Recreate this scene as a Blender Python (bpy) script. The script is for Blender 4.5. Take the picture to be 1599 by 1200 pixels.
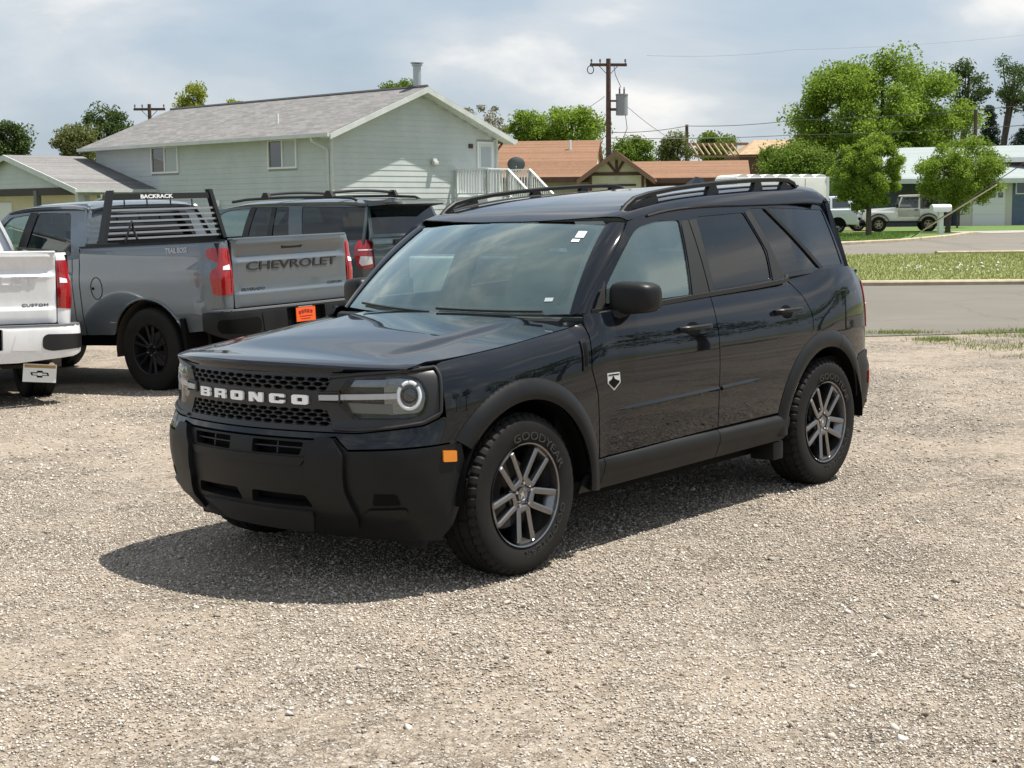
import bpy, bmesh, math, random
import numpy as np
from mathutils import Vector, Matrix
from mathutils.geometry import delaunay_2d_cdt
sc=bpy.context.scene
for _o in list(bpy.data.objects): bpy.data.objects.remove(_o)
RAD=math.radians
# ------------------------------------------------------------------ camera
CAM_H=1.65; FPX=2400.0; PITCH=math.atan(274/2400.0); ROLL=RAD(0.5)
_fw=np.array([0,math.cos(PITCH),-math.sin(PITCH)]);_u0=np.cross([1.,0,0],_fw)
_rt=math.cos(ROLL)*np.array([1.,0,0])-math.sin(ROLL)*_u0;_up=np.cross(_rt,_fw)
cam=bpy.data.objects.new('camera',bpy.data.cameras.new('camera'));sc.collection.objects.link(cam)
cam.matrix_world=Matrix(((_rt[0],_up[0],-_fw[0],0),(_rt[1],_up[1],-_fw[1],0),(_rt[2],_up[2],-_fw[2],CAM_H),(0,0,0,1)))
cam.data.sensor_width=36;cam.data.lens=FPX/1599*36;cam.data.clip_start=.05;cam.data.clip_end=3000
sc.camera=cam
# ------------------------------------------------------------------ sky, sun, exposure
SUN_DIR=Vector((.405,.076,1.0)).normalized()      # points at the sun
SUN_EL=math.asin(SUN_DIR.z);SUN_AZ=math.atan2(SUN_DIR.x,SUN_DIR.y)
wd=bpy.data.worlds.new('World');sc.world=wd;wd.use_nodes=True
_n=wd.node_tree.nodes;_l=wd.node_tree.links;_n.clear()
_out=_n.new('ShaderNodeOutputWorld');_bg=_n.new('ShaderNodeBackground');_bg.inputs[1].default_value=.072
_sky=_n.new('ShaderNodeTexSky');_sky.sky_type='NISHITA';_sky.sun_disc=False;_sky.sun_elevation=SUN_EL;_sky.sun_rotation=SUN_AZ
_sky.air_density=1.0;_sky.dust_density=2.2;_sky.ozone_density=1.0
_tc=_n.new('ShaderNodeTexCoord')
def _mth(op,a,b=None,c=None):
    m=_n.new('ShaderNodeMath');m.operation=op
    for i,v in enumerate((a,b,c)):
        if v is None: continue
        if isinstance(v,(int,float)): m.inputs[i].default_value=v
        else: _l.new(v,m.inputs[i])
    return m.outputs[0]
_map=_n.new('ShaderNodeMapping');_map.inputs['Location'].default_value=(3.1,1.7,.4);_map.inputs['Scale'].default_value=(1,1,2.6);_l.new(_tc.outputs['Generated'],_map.inputs[0])
def _noise(vec,scale,det,rough,dist):
    t=_n.new('ShaderNodeTexNoise');t.inputs['Scale'].default_value=scale;t.inputs['Detail'].default_value=det;t.inputs['Roughness'].default_value=rough;t.inputs['Distortion'].default_value=dist
    _l.new(vec,t.inputs['Vector']);return t.outputs['Fac']
_n1=_noise(_map.outputs[0],4.2,7,.5,.25);_n2=_noise(_map.outputs[0],1.5,3,.5,.2)
def _ramp(src,p):
    r=_n.new('ShaderNodeValToRGB');e=r.color_ramp.elements
    while len(e)>1: e.remove(e[0])
    for i,(q,c) in enumerate(p):
        el=e[0] if i==0 else e.new(q);el.position=q;el.color=c if len(c)==4 else (*c,1)
    _l.new(src,r.inputs[0]);return r.outputs[0]
_cov=_ramp(_mth('ADD',_mth('MULTIPLY',_n1,.7),_mth('MULTIPLY',_n2,.3)),[(.30,(.45,)*3),(.45,(.72,)*3),(.60,(.95,)*3)])
_ccol=_ramp(_n1,[(.36,(4.1,5.2,6.4)),(.49,(5.0,5.8,6.65)),(.58,(6.1,6.55,7.0)),(.66,(8.6,8.5,8.3))])
_mx=_n.new('ShaderNodeMix');_mx.data_type='RGBA';_l.new(_cov,_mx.inputs[0]);_l.new(_sky.outputs[0],_mx.inputs[6]);_l.new(_ccol,_mx.inputs[7])
_l.new(_mx.outputs[2],_bg.inputs[0]);_l.new(_bg.outputs[0],_out.inputs[0])
sun=bpy.data.objects.new('sun',bpy.data.lights.new('sun','SUN'));sc.collection.objects.link(sun)
sun.data.energy=5.0;sun.data.angle=RAD(.6);sun.data.color=(1,.95,.87)
sun.rotation_euler=SUN_DIR.to_track_quat('Z','Y').to_euler()
sc.view_settings.view_transform='Standard';sc.view_settings.look='None';sc.view_settings.exposure=0.70;sc.view_settings.gamma=1.0
# ------------------------------------------------------------------ helpers
def W2(u,v,Y):
    "world point on the sight line of photo pixel (u,v) at distance Y"
    d=_fw+(u-799.5)/FPX*_rt+(600-v)/FPX*_up;return np.array([0,0,CAM_H])+d*(Y/d[1])
_mats={}
def mat(name,col=(.5,.5,.5),rough=.5,metal=0.,spec=.5,coat=0.,emit=None,es=1.,build=None,croug=.03):
    if name in _mats: return _mats[name]
    m=bpy.data.materials.new(name);m.use_nodes=True;_mats[name]=m
    b=m.node_tree.nodes['Principled BSDF'];b.inputs['Base Color'].default_value=(*col,1);b.inputs['Roughness'].default_value=rough
    b.inputs['Metallic'].default_value=metal;b.inputs['Specular IOR Level'].default_value=spec
    if coat: b.inputs['Coat Weight'].default_value=coat;b.inputs['Coat Roughness'].default_value=croug
    if emit: b.inputs['Emission Color'].default_value=(*emit,1);b.inputs['Emission Strength'].default_value=es
    if build: build(NT(m),b)
    return m
class NT:
    def __init__(s,m): s.t=m.node_tree;s.n=m.node_tree.nodes;s.l=m.node_tree.links
    def new(s,k,**kw):
        n=s.n.new(k)
        for a,v in kw.items(): setattr(n,a,v)
        return n
    def inp(s,sock,v):
        if isinstance(v,bpy.types.NodeSocket): s.l.new(v,sock)
        elif isinstance(v,(tuple,list)) and len(v)==3 and sock.type=='RGBA': sock.default_value=(*v,1)
        else: sock.default_value=v
    def coord(s,which='Object',scale=None):
        c=s.new('ShaderNodeTexCoord').outputs[which] if which!='World' else s.new('ShaderNodeNewGeometry').outputs['Position']
        if scale is None: return c
        mp=s.new('ShaderNodeMapping');s.l.new(c,mp.inputs[0]);mp.inputs['Scale'].default_value=scale;return mp.outputs[0]
    def noise(s,vec,scale,det=4,rough=.5,dist=0.,out='Fac'):
        t=s.new('ShaderNodeTexNoise');s.l.new(vec,t.inputs['Vector']);t.inputs['Scale'].default_value=scale;t.inputs['Detail'].default_value=det;t.inputs['Roughness'].default_value=rough;t.inputs['Distortion'].default_value=dist;return t.outputs[out]
    def vor(s,vec,scale,feature='F1',out='Distance',rnd=1.):
        t=s.new('ShaderNodeTexVoronoi');t.feature=feature;s.l.new(vec,t.inputs['Vector']);t.inputs['Scale'].default_value=scale;t.inputs['Randomness'].default_value=rnd;return t.outputs[out]
    def ramp(s,fac,pts,interp='LINEAR'):
        r=s.new('ShaderNodeValToRGB');r.color_ramp.interpolation=interp;e=r.color_ramp.elements
        while len(e)>1: e.remove(e[0])
        for i,(q,c) in enumerate(pts):
            el=e[0] if i==0 else e.new(q);el.position=q
            el.color=(c,c,c,1) if isinstance(c,(int,float)) else (*c,1)
        s.l.new(fac,r.inputs[0]);return r.outputs[0]
    def mix(s,f,a,b,mode='MIX'):
        m=s.new('ShaderNodeMix');m.data_type='RGBA';m.blend_type=mode;s.inp(m.inputs[0],f);s.inp(m.inputs[6],a);s.inp(m.inputs[7],b);return m.outputs[2]
    def math(s,op,a,b=None,c=None):
        m=s.new('ShaderNodeMath');m.operation=op
        for i,v in enumerate((a,b,c)):
            if v is not None: s.inp(m.inputs[i],v)
        return m.outputs[0]
    def bump(s,h,strength=.3,dist=.01,normal=None):
        b=s.new('ShaderNodeBump');s.l.new(h,b.inputs['Height']);b.inputs['Strength'].default_value=strength;b.inputs['Distance'].default_value=dist
        if normal is not None: s.l.new(normal,b.inputs['Normal'])
        return b.outputs[0]
def noisy(c1,c2,scale=20,rough=None,bump=0.,det=5,dist=.01,lo=.35,hi=.65):
    "builder: two-tone noise colour with optional bump"
    def f(t,b):
        n=t.noise(t.coord('Object'),scale,det,.6);t.inp(b.inputs['Base Color'],t.ramp(n,[(lo,c1),(hi,c2)]))
        if bump: t.inp(b.inputs['Normal'],t.bump(n,bump,dist))
        if rough: t.inp(b.inputs['Roughness'],t.ramp(n,[(lo,rough[0]),(hi,rough[1])]))
    return f
def glass(name,tint,ior=1.5,gl=(1,1,1),rough=0.,faces=1.,veil=0.):
    if name in _mats: return _mats[name]
    m=bpy.data.materials.new(name);m.use_nodes=True;_mats[name]=m;t=NT(m);t.n.clear()
    o=t.new('ShaderNodeOutputMaterial');tr=t.new('ShaderNodeBsdfTransparent');g=t.new('ShaderNodeBsdfGlossy');fr=t.new('ShaderNodeFresnel');mx=t.new('ShaderNodeMixShader')
    tr.inputs[0].default_value=(*tint,1);g.inputs[0].default_value=(*gl,1);g.inputs['Roughness'].default_value=rough;fr.inputs[0].default_value=ior
    geo=t.new('ShaderNodeNewGeometry');t.l.new(t.math('ADD',t.math('MULTIPLY',geo.outputs['Backfacing'],1/ior-ior),ior),fr.inputs[0])
    src=tr.outputs[0]
    if veil:   # teal diffuse veil: reflected glare and haze painted in, with some dust
        df=t.new('ShaderNodeBsdfDiffuse');df.inputs[0].default_value=(.50,.70,.63,1);m2=t.new('ShaderNodeMixShader');nz=t.noise(t.coord('Object'),3,5,.6);t.l.new(t.ramp(nz,[(.3,veil*.7),(.7,veil*1.3)]),m2.inputs[0]);t.l.new(src,m2.inputs[1]);t.l.new(df.outputs[0],m2.inputs[2]);src=m2.outputs[0]
    t.l.new(t.math('MINIMUM',t.math('MULTIPLY',fr.outputs[0],faces),1.),mx.inputs[0]);t.l.new(src,mx.inputs[1]);t.l.new(g.outputs[0],mx.inputs[2]);t.l.new(mx.outputs[0],o.inputs[0]);return m
def link(o,parent=None):
    sc.collection.objects.link(o)
    if parent is not None: o.parent=parent
    return o
def O(name,v,f,m,parent=None,smooth=35,nrm=None):
    me=bpy.data.meshes.new(name);me.from_pydata([tuple(map(float,p)) for p in v],[],[tuple(int(i) for i in q) for q in f]);me.validate()
    o=bpy.data.objects.new(name,me)
    if m is not None: me.materials.append(m)
    if smooth:
        me.polygons.foreach_set('use_smooth',[True]*len(me.polygons))
        if nrm is not None: me.normals_split_custom_set_from_vertices([tuple(map(float,n)) for n in nrm])
        elif smooth<180: me.set_sharp_from_angle(angle=RAD(smooth))
    return link(o,parent)
def thing(name,label,cat,loc=(0,0,0),rotz=0.,group=None,M=None):
    o=bpy.data.objects.new(name,None);sc.collection.objects.link(o);o.empty_display_size=.2
    if M is not None: o.matrix_world=M
    else: o.location=loc;o.rotation_euler=(0,0,rotz)
    return tag(o,label,cat,group)
def tag(o,label=None,cat=None,group=None,kind=None):
    if label: o['label']=label
    if cat: o['category']=cat
    if group: o['group']=group
    if kind: o['kind']=kind
    return o
def copy_tree(o,parent=None):
    c=o.copy();sc.collection.objects.link(c);c.parent=parent
    for ch in list(o.children): copy_tree(ch,c)
    return c
class B:
    "collects simple solids into one mesh"
    def __init__(s): s.v=[];s.f=[]
    def add(s,v,f,M=None):
        k=len(s.v)
        v=[np.asarray(p,float) for p in v]
        if M is not None: v=[np.array(M@Vector(p)) for p in v]
        s.v+=v;s.f+=[[i+k for i in q] for q in f];return s
    def box(s,x0,x1,y0,y1,z0,z1,M=None,b=0.):
        if b<=0:
            v=[(x,y,z) for z in (z0,z1) for y in (y0,y1) for x in (x0,x1)]
            return s.add(v,[(0,2,3,1),(4,5,7,6),(0,1,5,4),(2,6,7,3),(0,4,6,2),(1,3,7,5)],M)
        bm=bmesh.new();bmesh.ops.create_cube(bm,size=1)
        for q in bm.verts: q.co=Vector(((x0+x1)/2+q.co.x*(x1-x0),(y0+y1)/2+q.co.y*(y1-y0),(z0+z1)/2+q.co.z*(z1-z0)))
        bmesh.ops.bevel(bm,geom=bm.edges[:],offset=b,segments=2,profile=.6,affect='EDGES');bm.verts.index_update()
        s.add([q.co[:] for q in bm.verts],[[q.index for q in fc.verts] for fc in bm.faces],M);bm.free();return s
    def hexa(s,p):  # 8 corner points: bottom 4 ccw, top 4 ccw
        return s.add(p,[(3,2,1,0),(4,5,6,7),(0,1,5,4),(1,2,6,5),(2,3,7,6),(3,0,4,7)])
    def prism(s,poly,a,b,axis='y',M=None):
        n=len(poly)
        def P(q,t): return {'x':(t,q[0],q[1]),'y':(q[0],t,q[1]),'z':(q[0],q[1],t)}[axis]
        v=[P(q,a) for q in poly]+[P(q,b) for q in poly]
        return s.add(v,[list(range(n))[::-1],[n+i for i in range(n)]]+[(i,(i+1)%n,n+(i+1)%n,n+i) for i in range(n)],M)
    def tube(s,path,r,n=8,closed=False,sect=None,cap=True,up=(0,0,1)):
        P=np.array(path,float);m=len(P);r=np.broadcast_to(np.asarray(r,float),(m,))
        T=np.roll(P,-1,0)-np.roll(P,1,0)
        if not closed: T[0]=P[1]-P[0];T[-1]=P[-1]-P[-2]
        T/=np.linalg.norm(T,axis=1)[:,None]+1e-12
        u=np.array(up,float)
        if abs(T[0]@u)>.95: u=np.array([1.,0,0])
        S=sect if sect is not None else [(math.cos(2*math.pi*k/n),math.sin(2*math.pi*k/n)) for k in range(n)]
        n=len(S);v=[]
        for i in range(m):
            u=u-T[i]*(u@T[i]);u/=np.linalg.norm(u)+1e-12;w=np.cross(T[i],u)
            v+=[P[i]+r[i]*(a*w+b*u) for a,b in S]
        f=[(i*n+k,i*n+(k+1)%n,((i+1)%m)*n+(k+1)%n,((i+1)%m)*n+k) for i in range(m if closed else m-1) for k in range(n)]
        if cap and not closed: f+=[list(range(n))[::-1],[(m-1)*n+k for k in range(n)]]
        return s.add(v,f)
    def cyl(s,c,r,h,axis='z',n=20,r2=None,M=None,a0=0):
        r2=r if r2 is None else r2;v=[]
        for t,q in ((0,r),(h,r2)):
            for k in range(n):
                a=2*math.pi*k/n+a0;x,y=q*math.cos(a),q*math.sin(a)
                d={'z':(x,y,t),'y':(x,t,y),'x':(t,x,y)}[axis];v.append((c[0]+d[0],c[1]+d[1],c[2]+d[2]))
        return s.add(v,[list(range(n))[::-1],[n+i for i in range(n)]]+[(i,(i+1)%n,n+(i+1)%n,n+i) for i in range(n)],M)
    def lathe(s,prof,n=48,axis='y',c=(0,0,0),mod=None,closed=False,M=None):
        v=[];m=len(prof)
        for k in range(n):
            a=2*math.pi*k/n
            for j,(h,r) in enumerate(prof):
                if mod: r=mod(k,j,r)
                x,y=r*math.cos(a),r*math.sin(a);d={'y':(x,h,y),'z':(x,y,h),'x':(h,x,y)}[axis];v.append((c[0]+d[0],c[1]+d[1],c[2]+d[2]))
        f=[(k*m+j,((k+1)%n)*m+j,((k+1)%n)*m+(j+1)%m,k*m+(j+1)%m) for k in range(n) for j in range(m if closed else m-1)]
        return s.add(v,f,M)
    def o(s,name,m,parent=None,smooth=35): return O(name,s.v,s.f,m,parent,smooth)
def rpoly(pts,r=.02,n=4):
    "polygon with rounded corners; a point may carry its own radius as third value"
    out=[];m=len(pts)
    for i in range(m):
        p=np.array(pts[i][:2],float);a=np.array(pts[i-1][:2],float);b=np.array(pts[(i+1)%m][:2],float);q=pts[i][2] if len(pts[i])>2 else r
        da=a-p;db=b-p;la=np.linalg.norm(da);lb=np.linalg.norm(db)
        if q<=0 or la<1e-6 or lb<1e-6: out.append(tuple(p));continue
        q=min(q,.45*la,.45*lb)
        A=p+da/la*q;Bq=p+db/lb*q
        for k in range(n+1):
            t=k/n;out.append(tuple((1-t)**2*A+2*t*(1-t)*p+t*t*Bq))
    return out
def _dens(poly,step):
    o=[];m=len(poly)
    for i in range(m):
        a=np.array(poly[i],float);b=np.array(poly[(i+1)%m],float);k=max(1,int(math.ceil(np.linalg.norm(b-a)/step)))
        o+=[a+(b-a)*j/k for j in range(k)]
    return o
def _inside(P,poly):
    Q=np.array(poly);x,y=P[:,0],P[:,1];r=np.zeros(len(P),bool);j=len(Q)-1
    for i in range(len(Q)):
        c=((Q[i,1]>y)!=(Q[j,1]>y))
        with np.errstate(divide='ignore',invalid='ignore'): xx=(Q[j,0]-Q[i,0])*(y-Q[i,1])/(Q[j,1]-Q[i,1]+1e-30)+Q[i,0]
        r^=c&(x<xx);j=i
    return r
def patch(name,outline,fn,m,parent=None,step=.05,holes=(),rim=.012,out=None,edge=None,back=False):
    "trimmed panel: 2-D outline mapped through the surface fn, with its edge turned in by rim"
    loops=[_dens(outline,edge or step)]+[_dens(h,edge or step) for h in holes]
    pts=[];ed=[]
    for L in loops:
        k=len(pts);pts+=L;ed+=[(k+i,k+(i+1)%len(L)) for i in range(len(L))]
    bp=np.array(pts);lo=bp.min(0);hi=bp.max(0)
    gx=np.arange(lo[0]+step/2,hi[0],step);gy=np.arange(lo[1]+step/2,hi[1],step)
    if len(gx) and len(gy):
        g=np.stack(np.meshgrid(gx,gy),-1).reshape(-1,2);ok=_inside(g,loops[0])
        for h in loops[1:]: ok&=~_inside(g,h)
        g=g[ok]
        if len(g):
            d=np.min(np.hypot(g[:,None,0]-bp[None,:,0],g[:,None,1]-bp[None,:,1]),1);g=g[d>.45*step];pts=pts+list(g)
    r=delaunay_2d_cdt([Vector((float(p[0]),float(p[1]))) for p in pts],ed,[],0,1e-7)
    V=np.array([(p.x,p.y) for p in r[0]]);F=np.array([t for t in r[2] if len(t)==3])
    c=V[F].mean(1);ok=_inside(c,loops[0])
    for h in loops[1:]: ok&=~_inside(c,h)
    F=F[ok];used=np.unique(F);mp=-np.ones(len(V),int);mp[used]=np.arange(len(used));V=V[used];F=mp[F]
    e=1e-4;X=fn(V);Nn=np.cross(fn(V+[e,0])-fn(V-[e,0]),fn(V+[0,e])-fn(V-[0,e]));Nn/=np.linalg.norm(Nn,axis=1)[:,None]+1e-15
    if out is not None:
        sg=np.sign(np.sum(Nn*out(X),1));sg[sg==0]=1
        if np.median(sg)<0: Nn=-Nn
    fnm=np.cross(X[F[:,1]]-X[F[:,0]],X[F[:,2]]-X[F[:,0]]);fl=np.sum(fnm*Nn[F[:,0]],1)<0;F[fl]=F[fl][:,::-1]
    verts=list(X);faces=F.tolist();nr=list(Nn)
    if rim:
        cnt={}
        for t in faces:
            for a,b in ((t[0],t[1]),(t[1],t[2]),(t[2],t[0])): cnt[(a,b)]=1
        be=[(a,b) for (a,b) in cnt if (b,a) not in cnt]
        ring={}
        for a,b in be:
            for q in (a,b):
                if q not in ring: ring[q]=len(verts);verts+=[X[q],X[q]-Nn[q]*rim];nr+=[(0,0,0),(0,0,0)]
            faces.append((ring[b],ring[a],ring[a]+1,ring[b]+1))
    if back:
        k=len(verts);verts+=list(X-Nn*rim);nr+=list(-Nn);faces+=(F[:,::-1]+k).tolist()
    return O(name,verts,faces,m,parent,180,nr)
_txtc={}
def text_mesh(body,size=1.,extrude=.01,bold=0.):
    k=(body,bold)
    if k not in _txtc:
        c=bpy.data.curves.new('t','FONT');c.body=body;c.size=1;c.extrude=.5;c.offset=bold;c.resolution_u=3;c.align_x='CENTER'
        o=bpy.data.objects.new('t',c);sc.collection.objects.link(o);bpy.context.view_layer.update()
        e=o.evaluated_get(bpy.context.evaluated_depsgraph_get());me=e.to_mesh()
        v=np.array([q.co[:] for q in me.vertices]);f=[list(p.vertices) for p in me.polygons];e.to_mesh_clear()
        bpy.data.objects.remove(o);bpy.data.curves.remove(c);_txtc[k]=(v,f)
    v,f=_txtc[k];return v,f
def text(name,body,fn,width,height,m,parent,depth=.004,bold=.0):
    "lettering: text box [-w/2,w/2]x[0,h] mapped through fn(a,b,out)"
    v,f=text_mesh(body,bold=bold);lo=v.min(0);hi=v.max(0);q=(v-lo)/(hi-lo)
    X=fn((q[:,0]-.5)*width,q[:,1]*height,q[:,2]*depth);return O(name,X,f,m,parent,30)
def pchip(xs,ys):
    xs=np.array(xs,float);ys=np.array(ys,float)
    if xs[0]>xs[-1]: xs=xs[::-1];ys=ys[::-1]
    h=np.diff(xs);d=np.diff(ys)/h;m=np.zeros(len(xs))
    for i in range(1,len(xs)-1):
        if d[i-1]*d[i]>0:
            w1=2*h[i]+h[i-1];w2=h[i]+2*h[i-1];m[i]=(w1+w2)/(w1/d[i-1]+w2/d[i])
    m[0]=d[0];m[-1]=d[-1]
    def g(x):
        x=np.asarray(x,float);i=np.clip(np.searchsorted(xs,x)-1,0,len(xs)-2)
        t=np.clip((x-xs[i])/h[i],0,1)
        return (1+2*t)*(1-t)**2*ys[i]+t*(1-t)**2*h[i]*m[i]+t*t*(3-2*t)*ys[i+1]+t*t*(t-1)*h[i]*m[i+1]
    return g
def cubic(t,P):
    t=np.array(t,float);P=np.array(P,float);n=len(t);h=np.diff(t)
    A=np.zeros((n,n));B=np.zeros((n,)+P.shape[1:]);A[0,0]=A[-1,-1]=1
    for i in range(1,n-1):
        A[i,i-1]=h[i-1];A[i,i]=2*(h[i-1]+h[i]);A[i,i+1]=h[i];B[i]=6*((P[i+1]-P[i])/h[i]-(P[i]-P[i-1])/h[i-1])
    M=np.linalg.solve(A,B)
    def g(x):
        x=np.asarray(x,float);i=np.clip(np.searchsorted(t,x)-1,0,n-2);e=(slice(None),)+(None,)*(P.ndim-1)
        a=(t[i+1]-x)[e] if P.ndim>1 else t[i+1]-x;b=(x-t[i])[e] if P.ndim>1 else x-t[i];hh=h[i][e] if P.ndim>1 else h[i]
        return M[i]*a**3/(6*hh)+M[i+1]*b**3/(6*hh)+(P[i]/hh-M[i]*hh/6)*a+(P[i+1]/hh-M[i+1]*hh/6)*b
    return g
def sstep(x,a,b):
    t=np.clip((np.asarray(x,float)-a)/(b-a),0,1);return t*t*(3-2*t)
# ---- hero SUV surfaces (x forward from the front axle, y left, z up)
_pl=np.array([(.773,-.2),(.785,0),(.773,.2),(.737,.4),(.68,.58),(.595,.735),(.47,.845),(.28,.900),(.05,.922),(-.3,.930),(-.8,.933),(-1.4,.933),(-2.0,.931),(-2.5,.925),(-2.85,.912),(-3.12,.885),(-3.33,.81),(-3.45,.65),(-3.51,.40),(-3.53,.15),(-3.53,-.1)])
_tt=np.concatenate([[0],np.cumsum(np.hypot(*np.diff(_pl,axis=0).T))]);_pc=cubic(_tt,_pl)
_fine=np.linspace(_tt[1],_tt[-2],1500);_fp=_pc(_fine);_fs=np.concatenate([[0],np.cumsum(np.hypot(*np.diff(_fp,axis=0).T))])
def plan(s): return np.stack([np.interp(s,_fs,_fp[:,0]),np.interp(s,_fs,_fp[:,1])],-1)
_tg=np.gradient(_fp,_fs,axis=0);_tg/=np.hypot(*_tg.T)[:,None];_tg[0]=(0,1);_tg[-1]=(0,-1)
def plan_n(s):
    tx=np.interp(s,_fs,_tg[:,0]);ty=np.interp(s,_fs,_tg[:,1]);return np.stack([ty,-tx],-1)
_m=np.argmax(_fp[:,1])
def SX(x): return np.interp(-np.asarray(x,float),-_fp[:,0],_fs)
def SYf(y): return np.interp(np.asarray(y,float),_fp[:_m,1],_fs[:_m])
def YP(x): return np.interp(-np.asarray(x,float),-_fp[:,0],_fp[:,1])
def XPf(y): return np.interp(np.abs(y),_fp[:_m,1],_fp[:_m,0])
ZT=pchip([-.60,-.40,0,.45,.60,.8],[1.075,1.058,1.016,.982,.977,.974])
_gd=pchip([-.05,0,.015,.04,.08,.15,.30,.9],[-.16,-.105,-.075,-.045,-.022,-.007,0,-.0])
_side=pchip([.2,.40,.50,.60,.70,.80,.90,.96,1.02,1.08,1.13,1.20,1.26],[-.05,-.028,-.018,-.008,-.002,0,-.003,-.009,-.022,-.042,-.065,-.105,-.15])
_front=pchip([.15,.24,.30,.36,.44,.54,.62,.66,.70,.74,.80,.90,.94,.97,1.0],[-.16,-.09,-.04,.01,.035,.048,.045,.035,.018,.004,0,-.002,-.012,-.03,-.06])
_rear=pchip([.2,.35,.45,.55,.62,.68,.74,.9,1.05,1.15,1.25],[-.09,-.01,.02,.03,.028,.01,.0,0,-.01,-.03,-.06])
def off(s,z):
    a=np.abs(s);x=plan(a)[...,0]
    o=_side(z)
    fe=_gd(ZT(np.clip(x,-.6,.8))-z)
    wf=sstep(x,-.62,-.40);o=o*(1-wf)+fe*wf
    w2=sstep(x,.40,.64);o=o*(1-w2)+_front(z)*w2
    rz=sstep(-x,2.35,2.95)
    o=o+rz*(_side(z-.09*np.clip((z-.9)/.2,0,1))-_side(z))*(1-sstep(-x,3.1,3.35))
    w3=sstep(-x,3.08,3.36);o=o*(1-w3)+_rear(z)*w3
    return o
def W(sz,extra=0.):
    sz=np.asarray(sz,float);s=sz[:,0];z=sz[:,1];a=np.abs(s);p=plan(a);n=plan_n(a);o=off(s,z)+extra
    q=p+n*o[:,None];return np.stack([q[:,0],q[:,1]*np.where(s<0,-1,1),z],1)
def GY(x,z):
    x=np.asarray(x,float);t=np.asarray(z,float)-1.13
    yb=.864-.085*sstep(x,-1.05,-.45)-.05*sstep(-x,2.5,3.3)
    return yb-.27*t-.20*t*np.abs(t)
def G(xz,sg=1,extra=0.):
    xz=np.asarray(xz,float);return np.stack([xz[:,0],sg*(GY(xz[:,0],xz[:,1])+extra),xz[:,1]],1)
ZR=pchip([-.90,-.96,-1.10,-1.30,-1.60,-2.0,-2.5,-2.85,-3.05,-3.16],[1.525,1.548,1.592,1.632,1.670,1.700,1.722,1.726,1.716,1.695])
_dr=pchip([0,.3,.5,.58,.63,.67,.70,.72],[0,.006,.015,.022,.033,.060,.110,.16])
def RZ(x,y): return ZR(x)-_dr(np.abs(y))*(.42+.58*sstep(-np.asarray(x,float),1.0,2.6))
def R(xy): xy=np.asarray(xy,float);return np.stack([xy[:,0],xy[:,1],RZ(xy[:,0],xy[:,1])],1)
def HZ(x,y):
    a=np.abs(y);b=ZT(np.clip(x,-.6,.8));e=YP(np.clip(x,-.6,.55))-.10
    t=np.clip(a/e,0,1.1);z=b+(.046-.026*sstep(x,.05,.65))*(1-t**2.2)
    z=z+.014*(1-sstep(a,.50,.61))*sstep(-x,-.56,-.25)
    d=XPf(np.clip(a,0,.86))-x
    z=z-.014*(1-np.clip(d/.10,0,1))**2
    return z
def HD(xy): xy=np.asarray(xy,float);return np.stack([xy[:,0],xy[:,1],HZ(xy[:,0],xy[:,1])],1)
def WS(uv):
    uv=np.asarray(uv,float);u=uv[:,0];v=uv[:,1]
    b=np.stack([-.40-.15*u*u,.745*u,1.10+.015*u*u],1);t=np.stack([-.925-.085*u*u,.615*u,1.535-.018*u*u],1)
    p=b+(t-b)*v[:,None];k=.035*v*(1-v)*4*(1-.3*u*u);p[:,0]+=k*.65;p[:,2]+=k*.75
    return p
# ------------------------------------------------------------------ hero SUV
def _paint_dust(base,rough=.1):
    def f(t,b):
        b.inputs['Coat IOR'].default_value=1.52
        n=t.noise(t.coord('Object'),6,6,.6);z=t.new('ShaderNodeSeparateXYZ');t.l.new(t.coord('Object'),z.inputs[0])
        t.inp(b.inputs['Roughness'],t.ramp(n,[(.3,rough*.8),(.75,rough*1.6)]))
        d=t.math('MULTIPLY',t.ramp(n,[(.4,.0),(.8,1.)]),t.ramp(z.outputs[2],[(.35,.5),(.75,0.)]))
        t.inp(b.inputs['Base Color'],t.mix(d,base,(.02,.018,.015)))
    return f
M_PAINT=mat('black_paint',(.004,.005,.008),.08,coat=.86,spec=.02,build=_paint_dust((.0035,.0048,.0078)),croug=.015)
def _plast(c1,c2,r0,r1):
    def f(t,b):
        n=t.noise(t.coord('Object'),4,5,.6);g=t.noise(t.coord('Object'),420,2,.5)
        t.inp(b.inputs['Base Color'],t.ramp(n,[(.3,c1),(.7,c2)]));t.inp(b.inputs['Roughness'],t.ramp(n,[(.3,r0),(.7,r1)]));t.inp(b.inputs['Normal'],t.bump(g,.12,.001))
    return f
M_CLAD=mat('cladding_plastic',(.02,.021,.022),.45,spec=.22,build=_plast((.008,.0085,.009),(.013,.0135,.014),.36,.5))
M_GRILLE=mat('grille_plastic',(.03,.03,.03),.38,spec=.4,build=_plast((.018,.018,.019),(.026,.026,.027),.3,.42))
M_BLACK=mat('flat_black',(.004,.004,.004),.7,spec=.1)
M_RUB=mat('seal_rubber',(.008,.008,.008),.55)
M_TYRE=mat('tyre_rubber',(.02,.02,.02),.7,spec=.18,build=_plast((.007,.007,.007),(.017,.016,.0145),.62,.8))
M_TYRETXT=mat('tyre_lettering',(.022,.021,.020),.6)
M_RIM=mat('wheel_graphite',(.25,.25,.255),.2,.95)
M_CHROME=mat('bright_chrome',(.75,.76,.78),.12,1.)
M_WHITE=mat('white_plastic',(.8,.8,.8),.35)
M_DRL=mat('lamp_white',(.72,.73,.75),.2,emit=(1,1,1),es=.06)
M_LAMPIN=mat('lamp_reflector',(.22,.23,.24),.16,.8)
M_SEAT=mat('seat_cloth',(.17,.175,.18),.85)
M_DASH=mat('dash_vinyl',(.09,.092,.094),.7)
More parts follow.
